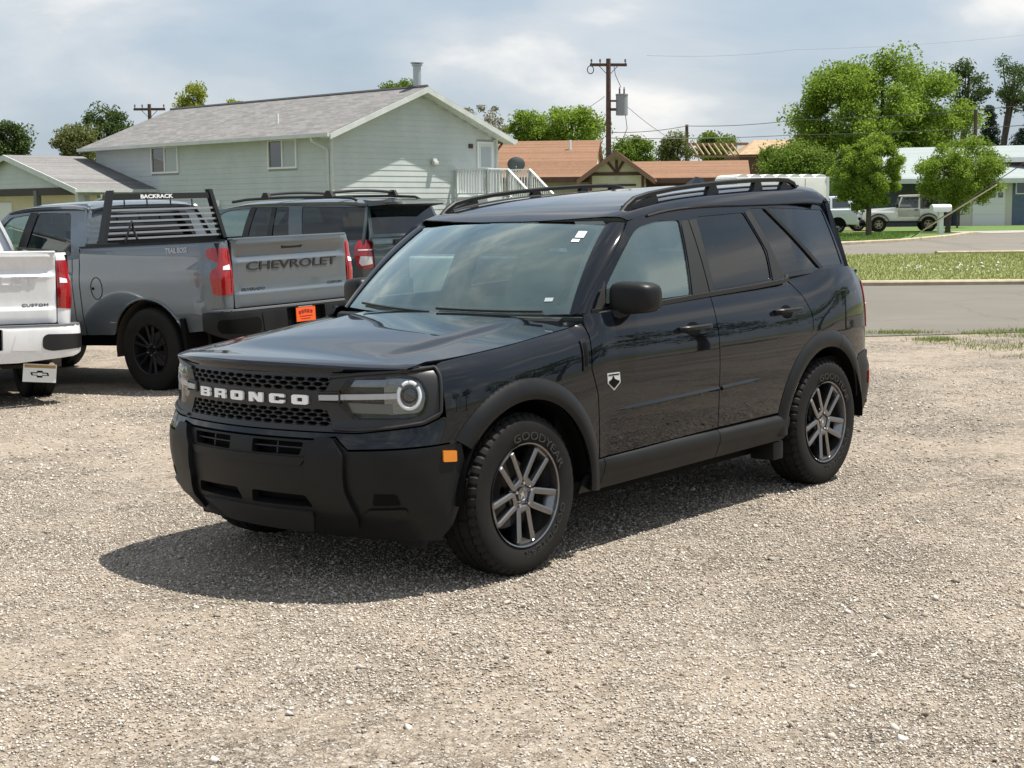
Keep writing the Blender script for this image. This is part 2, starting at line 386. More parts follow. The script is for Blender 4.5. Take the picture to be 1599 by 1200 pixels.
M_AMBER=mat('amber_lens',(.70,.22,.006),.15,coat=1)
M_RED=mat('red_lens',(.33,.006,.008),.12,coat=1)
M_STICK=mat('sticker_white',(.7,.78,.76),.6)
M_GLF=glass('front_glass',(.62,.74,.71),1.5,gl=(.86,1,.99),faces=3.0,veil=.06)
M_GLD=glass('dark_glass',(.075,.09,.10),1.5,faces=1.25)
M_LENS=glass('clear_lens',(.92,.94,.95),1.46)
def tyre_wheel(parent,name,loc,rot,r=.362,hw=.112,rim_r=.232,style='loop',rimmat=None,txt=None,seg=96,lug=5,axis_out=1):
    "wheel > tyre, spokes, brake disc, cap, nuts; local +y is outboard"
    rm=rimmat or M_RIM;k=rim_r/.232
    w=B().lathe([(hw-.012,rim_r*.985),(hw-.006,rim_r),(hw-.002,rim_r*.995),(hw-.006,rim_r*.968),(hw-.03,rim_r*.945),(hw-.06,rim_r*.90),(-hw+.02,rim_r*.88)],64).o(name,rm,parent,40)
    w.location=loc;w.rotation_euler=(0,0,rot)
    s=r/.362
    pr=[(hw-.014,rim_r*.98),(hw-.006,rim_r*1.03),(hw+.001,rim_r+.30*(r-rim_r)),(hw+.003,rim_r+.52*(r-rim_r)),(hw,rim_r+.70*(r-rim_r)),(hw-.004,rim_r+.78*(r-rim_r)),(hw-.006,r-.026),(hw-.016,r-.012),(hw-.022,r-.008),(hw-.034,r-.004),(hw-.0345,r-.012),(hw-.042,r-.012),(hw-.0425,r-.002),(.022,r),(.0215,r-.010),(.0145,r-.010),(.014,r)]
    pr+= [(-a,b) for a,b in pr[::-1]]
    nn=len(pr)
    def mod(i,j,q):
        if j in (6,7,8,9,nn-10,nn-9,nn-8,nn-7) and i%4<1: return q-.010
        if j in (10,11,12,13,nn-14,nn-13,nn-12,nn-11) and i%8==3: return q-.008
        return q
    ty=B().lathe(pr,seg*2 if seg>60 else seg,mod=mod if seg>60 else None).o('tyre',M_TYRE,w,24)
    B().lathe([(-.02,.03),(-.02,rim_r*.70),(-.035,rim_r*.70),(-.035,.03)],40,closed=True).o('brake_disc',mat('brake_steel',(.16,.15,.145),.4,.8),w)
    B().lathe([(-hw+.015,.01),(-hw+.015,rim_r*.9)],24).o('wheel_back',M_BLACK,w)
    if style=='loop':
        for i in range(5):
            a=-math.pi/2+i*2*math.pi/5;ca,sa=math.cos(a),math.sin(a)
            path=rpoly([(.062*k,-.030*k),(.211*k,-.046*k),(.211*k,.046*k),(.062*k,.030*k)],.012*k,3)
            path=[p for p in _dens(path,.02)]
            P3=[]
            for u,vv in path:
                yy=hw-.022-.014*math.cos(min(1,u/.2/k)*math.pi/2)-(.010 if u>.2*k else 0)
                P3.append((u*ca-vv*sa,yy,u*sa+vv*ca))
            B().tube(P3,.0165*k,closed=True,sect=[(.85,-.5),(.85,.75),(.45,1.05),(-.45,1.05),(-.85,.75),(-.85,-.5),(-.6,-2),(.6,-2)],up=(0,1,0)).o('spoke',rm,w,30)
        hubp=[]
        for i in range(10):
            a=-math.pi/2+(i-.5)*math.pi/5;q=.088*k if i%2==0 else .088*k;hubp.append((q*math.cos(a),q*math.sin(a)))
        B().prism(rpoly([(p[0]*1.0,p[1]) for p in hubp],.01),hw-.06,hw-.034).o('hub',rm,w,30)
    else:
        for i in range(6 if style=='six' else 5):
            a=math.pi/2+i*2*math.pi/(6 if style=='six' else 5)
            for sgn in (-1,1):
                c1,s1=math.cos(a+sgn*.10),math.sin(a+sgn*.10);c2,s2=math.cos(a+sgn*.20),math.sin(a+sgn*.20)
                B().tube([(.05*k*c1,hw-.04,.05*k*s1),(.14*k*c2,hw-.03,.14*k*s2),(.222*k*c2,hw-.022,.222*k*s2)],[.016*k,.014*k,.017*k],6,up=(0,1,0)).o('spoke',rm,w,40)
        B().cyl((0,hw-.06,0),.07*k,.03,'y',24).o('hub',rm,w)
    cp=B().lathe([(hw-.03,0.0001),(hw-.028,.024*k),(hw-.024,.028*k),(hw-.024,.032*k),(hw-.034,.035*k)],28).o('centre_cap',M_BLACK if style!='loop' else rm,w,30)
    if style=='loop':
        hp=[(-.010,-.013),(-.004,-.006),(.002,-.008),(.006,-.015),(.010,-.013),(.007,-.003),(.012,.004),(.009,.008),(.004,.005),(.001,.010),(-.004,.013),(-.003,.006),(-.009,.002)]
        B().prism([(a*1.2,b*1.2) for a,b in hp],hw-.0285,hw-.0255).o('emblem',M_CHROME,cp,0)
    for i in range(lug):
        a=math.pi/2+i*2*math.pi/lug+.0
        B().cyl((.052*k*math.cos(a),hw-.036,.052*k*math.sin(a)),.0095*k,.022,'y',6,r2=.007*k).o('lug_nut',M_CHROME,w,0)
    if txt:
        def tf(a,b,c):
            rr=rim_r+.012+b;an=math.pi/2+.45+a/(rim_r+.03);return np.stack([rr*np.cos(an),hw-.001+c+0*a,rr*np.sin(an)],1)
        text('tyre_lettering',txt,tf,.40,.036,M_TYRETXT,ty,.0028,.0)
        def tf2(a,b,c):
            rr=rim_r+.016+b;an=-math.pi/2-.6+a/(rim_r+.03);return np.stack([rr*np.cos(an),hw-.001+c+0*a,rr*np.sin(an)],1)
        text('tyre_lettering',txt,tf2,.36,.030,M_TYRETXT,ty,.0028,.0)
    return w
def car_matrix(cx,cy,cz,th,cp,cr):
    return Matrix.Translation((cx,cy,cz))@Matrix.Rotation(th,4,'Z')@Matrix.Rotation(cp,4,'Y')@Matrix.Rotation(cr,4,'X')
def arc(cx,cz,r,a0,a1,n=18,sx=1.):
    return [(cx+sx*r*math.cos(RAD(a0+(a1-a0)*i/n)),cz+r*math.sin(RAD(a0+(a1-a0)*i/n))) for i in range(n+1)]
def build_hero():
    root=thing('compact_suv','glossy black compact SUV with round-ring headlights and white BRONCO grille lettering on gravel','suv',M=car_matrix(-0.63109918,7.23211054,0.02932325,4.00777824,0.00963054,0.01213087))
    outw=lambda X:np.stack([X[:,0]+1.4,X[:,1]*2,0*X[:,0]],1)
    _sillp=pchip([.25,.30,.34,.40,.435,.455,.475],[-.07,-.03,-.012,.010,.012,-.006,-.04])
    def xs(pts,sg=1): return [(sg*float(SX(p[0])),p[1]) for p in pts]
    def wp(name,pts,m,extra=0.,step=.04,holes=(),rim=.014,parent=root,edge=None,sfn=None):
        fn=(lambda q:W(q,extra)) if sfn is None else sfn
        return patch(name,pts,fn,m,parent,step,holes,rim,outw,edge)
    # inner blocking: tub, floor, wheel housings
    B().box(-3.3,.42,-.74,.74,.235,.40).box(.3,.62,-.5,.5,.26,.42).box(.05,.62,-.55,.55,.4,.88).o('underbody',M_BLACK,root)
    B().box(-3.3,-.30,-.84,.84,.40,.72).o('floor_pan',M_BLACK,root)
    for sg in (1,-1):
        nm='left' if sg>0 else 'right'
        # ---- fender
        fa=arc(-.012,.36,.50,28,172,26)
        pts=[(.44,.745),(.44,.70),(.43,.655)]+fa+[(-.515,.405),(-.524,.44),(-.520,.54),(-.506,.75),(-.466,.872),(-.478,.97),(-.494,1.05),(-.500,1.078),(-.45,1.0635),(-.40,1.0555),(-.2,1.035),(0,1.0135),(.2,.9965),(.415,.9765),(.45,.969)]
        wp('front_fender',xs(pts,sg),M_PAINT)
        # fender side vent
        vt=wp('fender_vent',xs(rpoly([(-.418,1.01),(-.457,1.012),(-.441,.876),(-.402,.868)],.006),sg),M_CLAD,.006,.02)
        wp('vent_slot',xs(rpoly([(-.427,.995),(-.447,.997),(-.436,.895),(-.414,.89)],.004),sg),M_BLACK,.008,.02,parent=vt)
        # ---- doors
        d1=[(-.535,.452),(-.527,.54),(-.513,.75),(-.473,.872),(-.485,.97),(-.501,1.05),(-.530,1.118),(-1.1,1.128),(-1.556,1.146),(-1.545,1.08),(-1.537,1.019),(-1.535,.876),(-1.530,.66),(-1.537,.512),(-1.540,.470)]
        fd=wp('front_door',xs(d1,sg),M_PAINT)
        ra=arc(-2.665,.36,.512,160,128,10)
        d2=[(-1.5465,.470),(-1.5435,.512),(-1.5365,.66),(-1.5415,.876),(-1.5435,1.019),(-1.5515,1.08),(-1.5625,1.146),(-2.0,1.160),(-2.30,1.173),(-2.345,1.190),(-2.40,1.150),(-2.465,1.08),(-2.515,.98),(-2.505,.90),(-2.465,.862),(-2.430,.822)]+[(-5.33-x,z) for x,z in []]
        d2=d2[:-1]+[p for p in arc(-2.665,.36,.512,68,20,12)]+[(-2.188,.475)]
        rd=wp('rear_door',xs(d2,sg),M_PAINT)
        for dr,x0 in ((fd,-1.32),(rd,-2.245)):
            zc=.998 if dr is fd else 1.023
            sx=lambda x:sg*float(SX(x))
            wp('handle_recess',[(sx(x0)+.062*math.cos(a),zc-.006+.036*math.sin(a)) for a in np.linspace(0,2*math.pi,20,endpoint=False)],mat('recess_black',(.002,.002,.0025),.6,spec=.1),.0015,.02,rim=0,parent=dr)
            hp=[];sec=[(1.0,-.7),(1.0,.5),(.6,1.),(-.6,1.),(-1.,.5),(-1.,-.7)]
            for i in range(15):
                t=-1+2*i/14;q=W(np.array([[sx(x0-.125*t),zc+.004]]),.034*(1-t**4)**.5+.004)[0];hp.append(q)
            B().tube(hp,[.010]+[.0155]*13+[.010],sect=[(a*1.15,b*.8) for a,b in sec]).o('door_handle',M_CLAD,dr,40)
        for dr,xa,xb,za,zb in ((fd,-.655,-1.525,.664,.676),(rd,-1.552,-1.935,.676,.684)):
            mp=[];rr=[]
            for t in np.linspace(0,1,16):
                x=xa+(xb-xa)*t;z=za+(zb-za)*t;mp.append(W(np.array([[sg*float(SX(x)),z]]),-.002)[0])
                d=abs(x+.64) if dr is fd else abs(x+1.95);rr.append(min(1,.25+d/.18))
            B().tube(mp,np.array(rr)*.0125,sect=[(-a*sg,b) for a,b in ([(.2,1.15),(-1.0,-.25),(-1.05,-.8),(.2,-1.6)] if True else [])]).o('door_moulding',M_PAINT,dr,20)
        # ---- quarter panel
        q=[(-2.196,.475)]+arc(-2.665,.36,.505,20,68,12)+[(-2.473,.868),(-2.513,.90),(-2.523,.98),(-2.473,1.08),(-2.408,1.152),(-2.36,1.203),(-2.37,1.214),(-2.6,1.222),(-2.9,1.228),(-3.12,1.228),(-3.22,1.20),(-3.275,1.14),(-3.27,1.0),(-3.28,.86),(-3.285,.73),(-3.20,.715)]+arc(-2.665,.36,.505,38,70,8)[::1]
        q=[(-2.46,.862),(-2.513,.90),(-2.523,.98),(-2.473,1.08),(-2.408,1.152),(-2.36,1.203),(-2.37,1.214),(-2.6,1.222),(-2.9,1.228),(-3.12,1.228),(-3.22,1.20),(-3.268,1.14),(-3.262,1.0),(-3.268,.86),(-3.272,.735),(-3.10,.715)]+arc(-2.665,.36,.505,144,66,14)
        wp('quarter_panel',xs(q,sg),M_PAINT)
        # tail lamp wrapping the corner
        tl=wp('tail_lamp',xs(rpoly([(-3.285,1.14),(-3.282,.86),(-3.40,.84),(-3.42,1.13)],.02),sg),M_RED,.006,.03)
        wp('lamp_strip',xs([(-3.30,1.0),(-3.30,.985),(-3.40,.985),(-3.40,1.0)],sg),M_WHITE,.009,.02,parent=tl)
        # ---- flares
        def flare(cx,ri,ro,a0,a1,tail,name):
            def ff(q):
                q=np.asarray(q,float);a=q[:,0];t=q[:,1];rr=ri+(ro-ri)*t
                x=cx+rr*np.cos(a);z=.36+rr*np.sin(a)
                bul=.022*np.clip(1-((t-.35)/.65)**2,0,1)*1.0+.0*t
                bul=np.where(t<.35,.022-.010*((.35-t)/.35)**2,bul)
                base=W(np.stack([SX(x),np.maximum(z,.42)],1),0.);base[:,1]+=bul+.002
                base[:,2]=z;base[:,1]*=sg;return base
            patch(name,[(RAD(a0),0),(RAD(a1),0),(RAD(a1),1),(RAD(a0),1)],ff,M_CLAD,root,.06,rim=.05,out=lambda X:np.stack([0*X[:,0],X[:,1],0*X[:,0]],1))
        flare(-.012,.422,.515,35,186,0,'wheel_arch_flare')
        flare(-2.665,.432,.527,-2,108,0,'wheel_arch_flare')
        flare(-2.665,.432,.527,108.6,166,0,'wheel_arch_flare')
        for cx,ri in ((-.012,.43),(-2.665,.44)):
            v=[];f=[]
            A=np.linspace(RAD(2),RAD(182),30)
            for a in A: v+=[(cx+ri*math.cos(a),sg*.915,.36+ri*math.sin(a)),(cx+ri*math.cos(a),sg*.50,.36+ri*math.sin(a))]
            f=[(2*i,2*i+1,2*i+3,2*i+2) for i in range(29)]
            k=len(v);v+=[(cx,sg*.50,.36)];f+=[(2*i+1,2*i+3,k) for i in range(29)]
            O('wheel_liner',v,f,M_BLACK,root)
        # ---- sill cladding
        def sill(q):
            q=np.asarray(q,float);x,z=q[:,0],q[:,1];o=_sillp(z)
            return np.stack([x,sg*(.918+o),z],1)
        oy=lambda X:np.stack([0*X[:,0],X[:,1],0*X[:,0]],1)
        patch('sill_cladding',[(-.40,.30),(-.40,.335),(-.435,.40),(-.46,.445),(-.555,.447),(-.545,.30)],sill,M_CLAD,root,.025,out=oy)
        patch('sill_cladding',[(-.55,.30),(-.56,.448),(-.9,.452),(-1.535,.464),(-1.535,.312)],sill,M_CLAD,root,.025,out=oy)
        patch('sill_cladding',[(-1.541,.312),(-1.541,.464),(-2.225,.468),(-2.238,.44),(-2.225,.33),(-2.20,.318)],sill,M_CLAD,root,.025,out=oy)
        # rear mud guard and front air flap
        B().box(-2.235,-2.13,sg*.74 if sg>0 else sg*.89,sg*.89 if sg>0 else sg*.74,.21,.31,b=.01).o('stone_guard',M_CLAD,root)
        B().hexa([(.45,sg*.60,.185),(.475,sg*.60,.185),(.475,sg*.735,.185),(.45,sg*.735,.185),(.45,sg*.60,.225),(.48,sg*.60,.225),(.48,sg*.74,.225),(.45,sg*.74,.225)]).o('air_flap',M_CLAD,root)
        # ---- greenhouse side: frame with three openings, glass
        og=lambda X:np.stack([0*X[:,0],X[:,1],0*X[:,0]],1)
        ztop=lambda x:float(RZ(x,.70))+.002
        top=[(x,ztop(x)) for x in np.linspace(-1.04,-3.10,24)]
        belt=[(-3.13,1.225),(-2.37,1.2),(-2.34,1.178),(-2.0,1.158),(-1.55,1.143),(-1.1,1.125),(-.62,1.112),(-.555,1.115)]
        g1=rpoly([(-.735,1.150),(-1.392,1.158),(-1.488,1.533),(-1.30,1.533,.06),(-1.095,1.500,.05),(-.915,1.392,.04),(-.78,1.262,.05)],.02)
        g2=rpoly([(-1.615,1.172),(-2.19,1.196),(-2.216,1.345,.05),(-2.122,1.560),(-1.657,1.546)],.02)
        g3=rpoly([(-2.30,1.215),(-2.372,1.222),(-2.752,1.236),(-2.345,1.580),(-2.205,1.582),(-2.255,1.50,.05)],.012)
        g4=rpoly([(-2.80,1.240),(-3.085,1.240),(-3.055,1.560),(-2.385,1.583)],.014)
        fr=patch('door_frame' if False else 'side_window_frame',top+belt,lambda p:G(p,sg),M_PAINT,root,.05,[g1,g2,g3,g4],.02,og,.03)
        gf=M_GLF;gd=M_GLD
        wo=patch('front_door_window',g1,lambda p:G(p,sg,-.006),gf,root,.07,rim=0,out=og)
        patch('rear_door_window',g2,lambda p:G(p,sg,-.005),gd,root,.07,rim=0,out=og)
        patch('quarter_window',g3,lambda p:G(p,sg,-.004),gd,root,.07,rim=0,out=og)
        patch('quarter_window',g4,lambda p:G(p,sg,-.004),gd,root,.07,rim=0,out=og)
        # matt black pillar trims, belt moulding and bright quarter pillar
        patch('pillar_trim',[(-1.402,1.152),(-1.498,1.528),(-1.565,1.530),(-1.555,1.155)],lambda p:G(p,sg,.004),M_RUB,root,.06,rim=.006,out=og)
        patch('pillar_trim',[(-1.564,1.155),(-1.573,1.530),(-1.645,1.535),(-1.600,1.160)],lambda p:G(p,sg,.004),M_RUB,root,.06,rim=.006,out=og)
        patch('pillar_trim',[(-2.20,1.19),(-2.225,1.345),(-2.135,1.563),(-2.195,1.572),(-2.250,1.45),(-2.32,1.21)],lambda p:G(p,sg,.004),M_RUB,root,.06,rim=.006,out=og)
        patch('quarter_trim',[(-2.752,1.230),(-2.350,1.578),(-2.385,1.580),(-2.800,1.233)],lambda p:G(p,sg,.006),M_CLAD,root,.06,rim=.01,out=og)
        patch('mirror_sail',rpoly([(-.615,1.120),(-.722,1.123),(-.762,1.262)],.006),lambda p:G(p,sg,.004),M_RUB,root,.04,rim=.006,out=og)
        bl=[G(np.array([[x,z]]),sg,.006)[0] for x,z in [(-.63,1.121),(-1.1,1.134),(-1.55,1.152),(-2.0,1.166),(-2.28,1.179),(-2.335,1.186),(-2.36,1.208)]]
        B().tube(bl,.011,6,sect=[(.6,-1),(.6,1),(-.6,1),(-.6,-1)]).o('belt_moulding',M_RUB,root,40)
        dl=[np.array([x,sg*(float(GY(x,ztop(x)-.012))+.005),ztop(x)-.012]) for x in np.linspace(-1.22,-3.06,20)]
        B().tube(dl,.006,6).o('drip_rail',M_RUB,root)
        # ---- mirror
        v=[];f=[];nu,nv=20,14
        for j in range(nv+1):
            ph=-math.pi/2+math.pi*j/nv
            for i in range(nu):
                th=2*math.pi*i/nu;c=lambda t,e:math.copysign(abs(math.cos(t))**e,math.cos(t));s_=lambda t,e:math.copysign(abs(math.sin(t))**e,math.sin(t))
                xx=.085*c(ph,.45)*c(th,.55);yy=.122*c(ph,.45)*s_(th,.5);zz=.076*s_(ph,.55)
                if xx<0: xx*=.7
                v.append((-.822+xx-.03*(yy/.12),sg*(.932+yy*.86),1.178+zz*(1-.10*(yy/.12))))
        f=[(j*nu+i,j*nu+(i+1)%nu,(j+1)*nu+(i+1)%nu,(j+1)*nu+i) for j in range(nv) for i in range(nu)]
        mi=O('door_mirror',v,f if sg>0 else [t[::-1] for t in f],M_CLAD,root,60)
        B().tube([(-.665,sg*.83,1.085),(-.73,sg*.86,1.10),(-.79,sg*.89,1.12)],[.034,.03,.03],8).o('mirror_stalk',M_CLAD,mi)
        B().box(-.892,-.888,sg*1.01 if sg<0 else .86,sg*.86 if sg<0 else 1.01,1.125,1.235).o('mirror_glass',M_CHROME,mi)
        # ---- roof rail
        rp=[(-1.135,1.572),(-1.185,1.610),(-1.255,1.645),(-1.38,1.668),(-1.58,1.690),(-1.8,1.707),(-2.1,1.724),(-2.4,1.735),(-2.65,1.738),(-2.76,1.734),(-2.83,1.716),(-2.86,1.68)]
        ry=lambda x:.612
        rl=B().tube([(x,sg*ry(x),z) for x,z in rp],.0125,sect=[(1,-.9),(1,.5),(.55,1),(-.55,1),(-1,.5),(-1,-.9)]).o('roof_rail',M_CLAD,root,40)
        def foot(x0,x1,x2,x3):
            zr=lambda x:float(np.interp(-x,[-p[0] for p in rp],[p[1] for p in rp]))
            zb=lambda x:float(RZ(x,ry(x)))-.012
            B().hexa([(x0,sg*(ry(x0)-.016),zb(x0)),(x1,sg*(ry(x1)-.016),zb(x1)),(x1,sg*(ry(x1)+.016),zb(x1)),(x0,sg*(ry(x0)+.016),zb(x0)),
                (x2,sg*(ry(x2)-.014),zr(x2)-.008),(x3,sg*(ry(x3)-.014),zr(x3)-.008),(x3,sg*(ry(x3)+.014),zr(x3)-.008),(x2,sg*(ry(x2)+.014),zr(x2)-.008)]).o('rail_foot',M_CLAD,rl,20)
        foot(-1.10,-1.45,-1.19,-1.43);foot(-1.90,-2.02,-1.93,-1.99);foot(-2.37,-2.47,-2.39,-2.45);foot(-2.66,-2.90,-2.70,-2.86)
        gr=[(x,sg*.70,float(RZ(x,.70))+.006) for x in np.linspace(-1.0,-1.25,5)]
    # ---- roof
    ro=[]
    fx=lambda y:-.945-.085*(y/.615)**2
    ys=np.linspace(-.70,.70,21)
    ro=[(min(fx(y),-.95) if abs(y)<.62 else fx(.62)-(abs(y)-.62)*.6,y) for y in ys]+[(x,.705) for x in np.linspace(-1.15,-3.0,16)]+[(-3.08,.68),(-3.13,.60),(-3.16,.3),(-3.16,-.3),(-3.13,-.60),(-3.08,-.68)]+[(x,-.705) for x in np.linspace(-3.0,-1.15,16)]
    def roof_s(q):
        p=R(q);e=np.clip((p[:,0]+3.02)/-.14,0,1);p[:,2]-=.05*e**2.2;return p
    rf=patch('roof',ro,roof_s,M_PAINT,root,.05,rim=.006,out=lambda X:np.stack([0*X[:,0],0*X[:,0],1+0*X[:,0]],1))
    for sg in (1,-1):
        B().tube([(x,sg*.575,float(RZ(x,.575))+.002) for x in np.linspace(-1.20,-2.95,20)],.006,6).o('roof_ditch_moulding',M_RUB,rf)
    # roof antenna fin
    v=[(-2.62,0,1.715),(-2.80,0,1.715)];fin=B()
    fin.hexa([(-2.60,-.03,1.70),(-2.82,-.03,1.70),(-2.82,.03,1.70),(-2.60,.03,1.70),(-2.74,-.006,1.775),(-2.81,-.006,1.765),(-2.81,.006,1.765),(-2.74,.006,1.775)]).o('roof_antenna',M_PAINT,root)
    # rear: side pillars, glass, hatch, bumper (seen from other positions only)
    RY=lambda q:np.stack([-3.125+.05*(q[:,1]-1.2)/.45-.13*(1-(np.abs(q[:,0])/.8)**2.5),q[:,0],q[:,1]],1)
    orr=lambda X:np.stack([-1+0*X[:,0],0*X[:,0],0*X[:,0]],1)
    hg=rpoly([(-.60,1.26),(.60,1.26),(.56,1.56),(-.56,1.56)],.04)
    patch('hatch_frame',rpoly([(-.80,1.20),(.80,1.20),(.67,1.64),(-.67,1.64)],.05),RY,M_PAINT,root,.08,[hg],.03,orr)
    patch('rear_window',hg,lambda q:RY(q)+[.004,0,0],M_GLD,root,.1,rim=0,out=orr)
    for sg in (1,-1):
        v=[]
        for z in np.linspace(1.215,1.60,9):
            t=(z-1.225)/.39;a=G(np.array([[-3.125+.028*t,z]]),sg)[0];e=.80-.13*(z-1.2)/.44;b=RY(np.array([[sg*e,z]]))[0];m=(a+b)/2+[-.012,sg*.012,0];v+=[a,m,b]
        f=[(3*i+j,3*i+j+1,3*i+j+4,3*i+j+3) for i in range(8) for j in (0,1)];O('rear_pillar',v,f if sg>0 else [q[::-1] for q in f],M_PAINT,root,60)
    v=[]
    for y in np.linspace(-.68,.68,15):
        a=R(np.array([[-3.10,y]]))[0]-[0,0,.03];b=RY(np.array([[y*.96,1.60]]))[0]-[.03,0,0];v+=[a,(a+b)/2+[-.05,0,.01],b]
    O('rear_spoiler',v,[(3*i+j+3,3*i+j+4,3*i+j+1,3*i+j) for i in range(14) for j in (0,1)],M_PAINT,root,60)
    S0=float(SX(-3.43));Send=float(_fs[-1])
    def rear(q):
        q=np.asarray(q,float);s=Send-np.abs(q[:,0]);p=W(np.stack([s,q[:,1]],1));p[:,1]*=np.sign(q[:,0]+1e-9);return p
    L=Send-float(SX(-3.425))
    patch('tailgate',rpoly([(-L,.76),(L,.76),(L,1.13),(.70,1.20),(-.70,1.20),(-L,1.13)],.03),rear,M_PAINT,root,.06,rim=.015,out=orr)
    L2=Send-float(SX(-3.10))
    patch('rear_bumper',rpoly([(-L2,.45),(-L2+.25,.30),(L2-.25,.30),(L2,.45),(L2,.705),(L2-.3,.73),(-L2+.3,.73),(-L2,.705)],.03),rear,M_CLAD,root,.06,rim=.03,out=lambda X:np.stack([X[:,0]+2.5,X[:,1],0*X[:,0]],1))
    for sg in (1,-1):
        wp('rear_reflector',xs(rpoly([(-3.262,.60),(-3.262,.52),(-3.29,.52),(-3.29,.60)],.006),sg),M_RED,.006,.02)
    # ---- hood
    ye=lambda x:float(YP(min(x,.56)))-.106
    hx=np.linspace(-.47,.44,14)
    ls=[(x,ye(x)) for x in hx]
    fy=np.linspace(.755,-.755,25)
    fe=[(float(XPf(abs(y)))-.012-.0,y) for y in fy]
    rb=[(-.455+.05*(1-(y/.82)**2),y) for y in np.linspace(-.80,.80,15)]
    patch('hood',ls+[(.515,.765)]+fe+[(.515,-.765)]+[(x,-y) for x,y in ls[::-1]]+rb[1:-1],HD,M_PAINT,root,.035,rim=.02,out=lambda X:np.stack([0*X[:,0],0*X[:,0],1+0*X[:,0]],1))
    v=[];yl=np.linspace(-.80,.80,41)
    for y in yl:
        a=abs(y);xe=float(XPf(min(a,.775)))-.012-(max(0,a-.755))*1.4;top=HD(np.array([[xe,math.copysign(min(a,.775),y)]]))[0]+[0,0,-.001];s_=math.copysign(float(SYf(a)),y);bt=W(np.array([[s_,.940+.012*sstep(a,.35,.80)]]),-.003)[0]
        mid=(top+bt)/2+[.010,math.copysign(.004,y),.004];v+=[top,top*.75+bt*.25+[.008,0,.002],mid,bt]
    O('hood_lip',v,[(4*i+j,4*i+j+1,4*i+j+5,4*i+j+4) for i in range(40) for j in range(3)],M_PAINT,root,50)
    # cowl, wipers
    B().tube([(-.44+.05*(1-(y/.8)**2)-.055,y,1.062) for y in np.linspace(-.74,.74,9)],.035,8).o('cowl_panel',M_CLAD,root)
    for y0,y1 in ((.62,.02),(-.02,-.60)):
        pth=[WS(np.array([[u/.745,.012+.008*k]]))[0]+[.010,0,.010] for k,u in enumerate(np.linspace(y0,y1,5))]
        B().tube(pth,.007,5).o('wiper',M_RUB,root)
    # windscreen with frit band
    ow=lambda X:np.stack([1+0*X[:,0],0*X[:,0],.8+0*X[:,0]],1)
    wo=[(u,0.0) for u in np.linspace(-1,1,15)]+[(1,v) for v in np.linspace(.1,.9,9)]+[(u,1.0) for u in np.linspace(1,-1,15)]+[(-1,v) for v in np.linspace(.9,.1,9)]
    wi=rpoly([(-.955,.085),(.955,.085),(.95,.955),(-.95,.955)],.05)
    patch('windscreen',wo,WS,M_GLF,root,.12,rim=0,out=ow)
    patch('windscreen_band',wo,lambda q:WS(q)-[.003,0,.003],M_RUB,root,.12,[wi],0,ow)
    for sg in (1,-1):
        # windscreen pillar between glass edge and side frame
        v=[];f=[]
        for i,t in enumerate(np.linspace(-.02,1.02,12)):
            p=WS(np.array([[sg*1.0,t]]))[0];zq=p[2]-.012*t;xq=p[0]-.085-.03*(1-t);yq=float(GY(xq,max(1.1,zq)))
            q=np.array([xq,sg*yq,zq]);mid=(p+q)/2+np.array([.018,sg*.018,.012])
            v+=[p+[.004,0,.003],p*.5+mid*.5+[.010,sg*.006,.006],mid,q*.5+mid*.5+np.array([.004,sg*.008,0]),q]
        f=[(5*i+j,5*i+j+1,5*i+5+j+1,5*i+5+j) for i in range(11) for j in range(4)]
        O('windscreen_pillar',v,f if sg<0 else [t[::-1] for t in f],M_PAINT,root,80)
    # mirror/camera pod, stickers
    patch('camera_pod',rpoly([(-.20,.97),(.16,.97),(.11,.74),(-.15,.74)],.05),lambda q:WS(q)-[.012,0,.012],M_RUB,root,.12,rim=.05,out=ow)
    
    B().box(-.905,-.875,-.13,.11,1.385,1.45,b=.012).o('interior_mirror',M_RUB,root)
    def wsx(u,v): return patch
    patch('windscreen_sticker',[(.815,.82),(.885,.82),(.885,.905),(.815,.905)],lambda q:WS(q)+[.002,0,.002],M_STICK,root,.1,rim=0,out=ow)
    patch('windscreen_sticker',[(.805,.765),(.865,.765),(.865,.80),(.805,.80)],lambda q:WS(q)+[.002,0,.002],M_STICK,root,.1,rim=0,out=ow)
    patch('windscreen_sticker',[(.81,.12),(.865,.12),(.865,.155),(.81,.155)],lambda q:WS(q)+[.002,0,.002],mat('sticker_grey',(.35,.4,.42),.5),root,.1,rim=0,out=ow)
    # ---- nose: surround, grille fields, lettering
    fsurf=lambda e:(lambda q:W(q,e))
    nose=lambda X:np.stack([1+0*X[:,0],X[:,1],0*X[:,0]],1)
    hexU=rpoly([(-.44,.868),(.44,.868),(.475,.925),(-.475,.925)],.012);hexL=rpoly([(-.475,.722),(.475,.722),(.445,.792),(-.445,.792)],.012)
    lamp=lambda sg:[(sg*a,b) for a,b in rpoly([(.500,.860),(.552,.925,.02),(.80,.936,.03),(.868,.922,.04),(.905,.845,.05),(.872,.764,.04),(.80,.752,.03),(.570,.752,.02),(.500,.815)],.012)]
    sur=rpoly([(-.60,.700),(.60,.700),(.87,.728),(.955,.762,.03),(.962,.968,.02),(.80,.962),(.45,.944),(0,.938),(-.45,.944),(-.80,.962),(-.962,.968,.02),(-.955,.762,.03),(-.87,.728)],.012)
    sr=patch('grille_surround',sur,fsurf(-.002),M_GRILLE,root,.035,[hexU,hexL,lamp(1),lamp(-1)],.05,nose)
    patch('grille_back',[(-.5,.70),(.5,.70),(.5,.94),(-.5,.94)],fsurf(-.05),M_BLACK,root,.08,rim=0,out=nose)
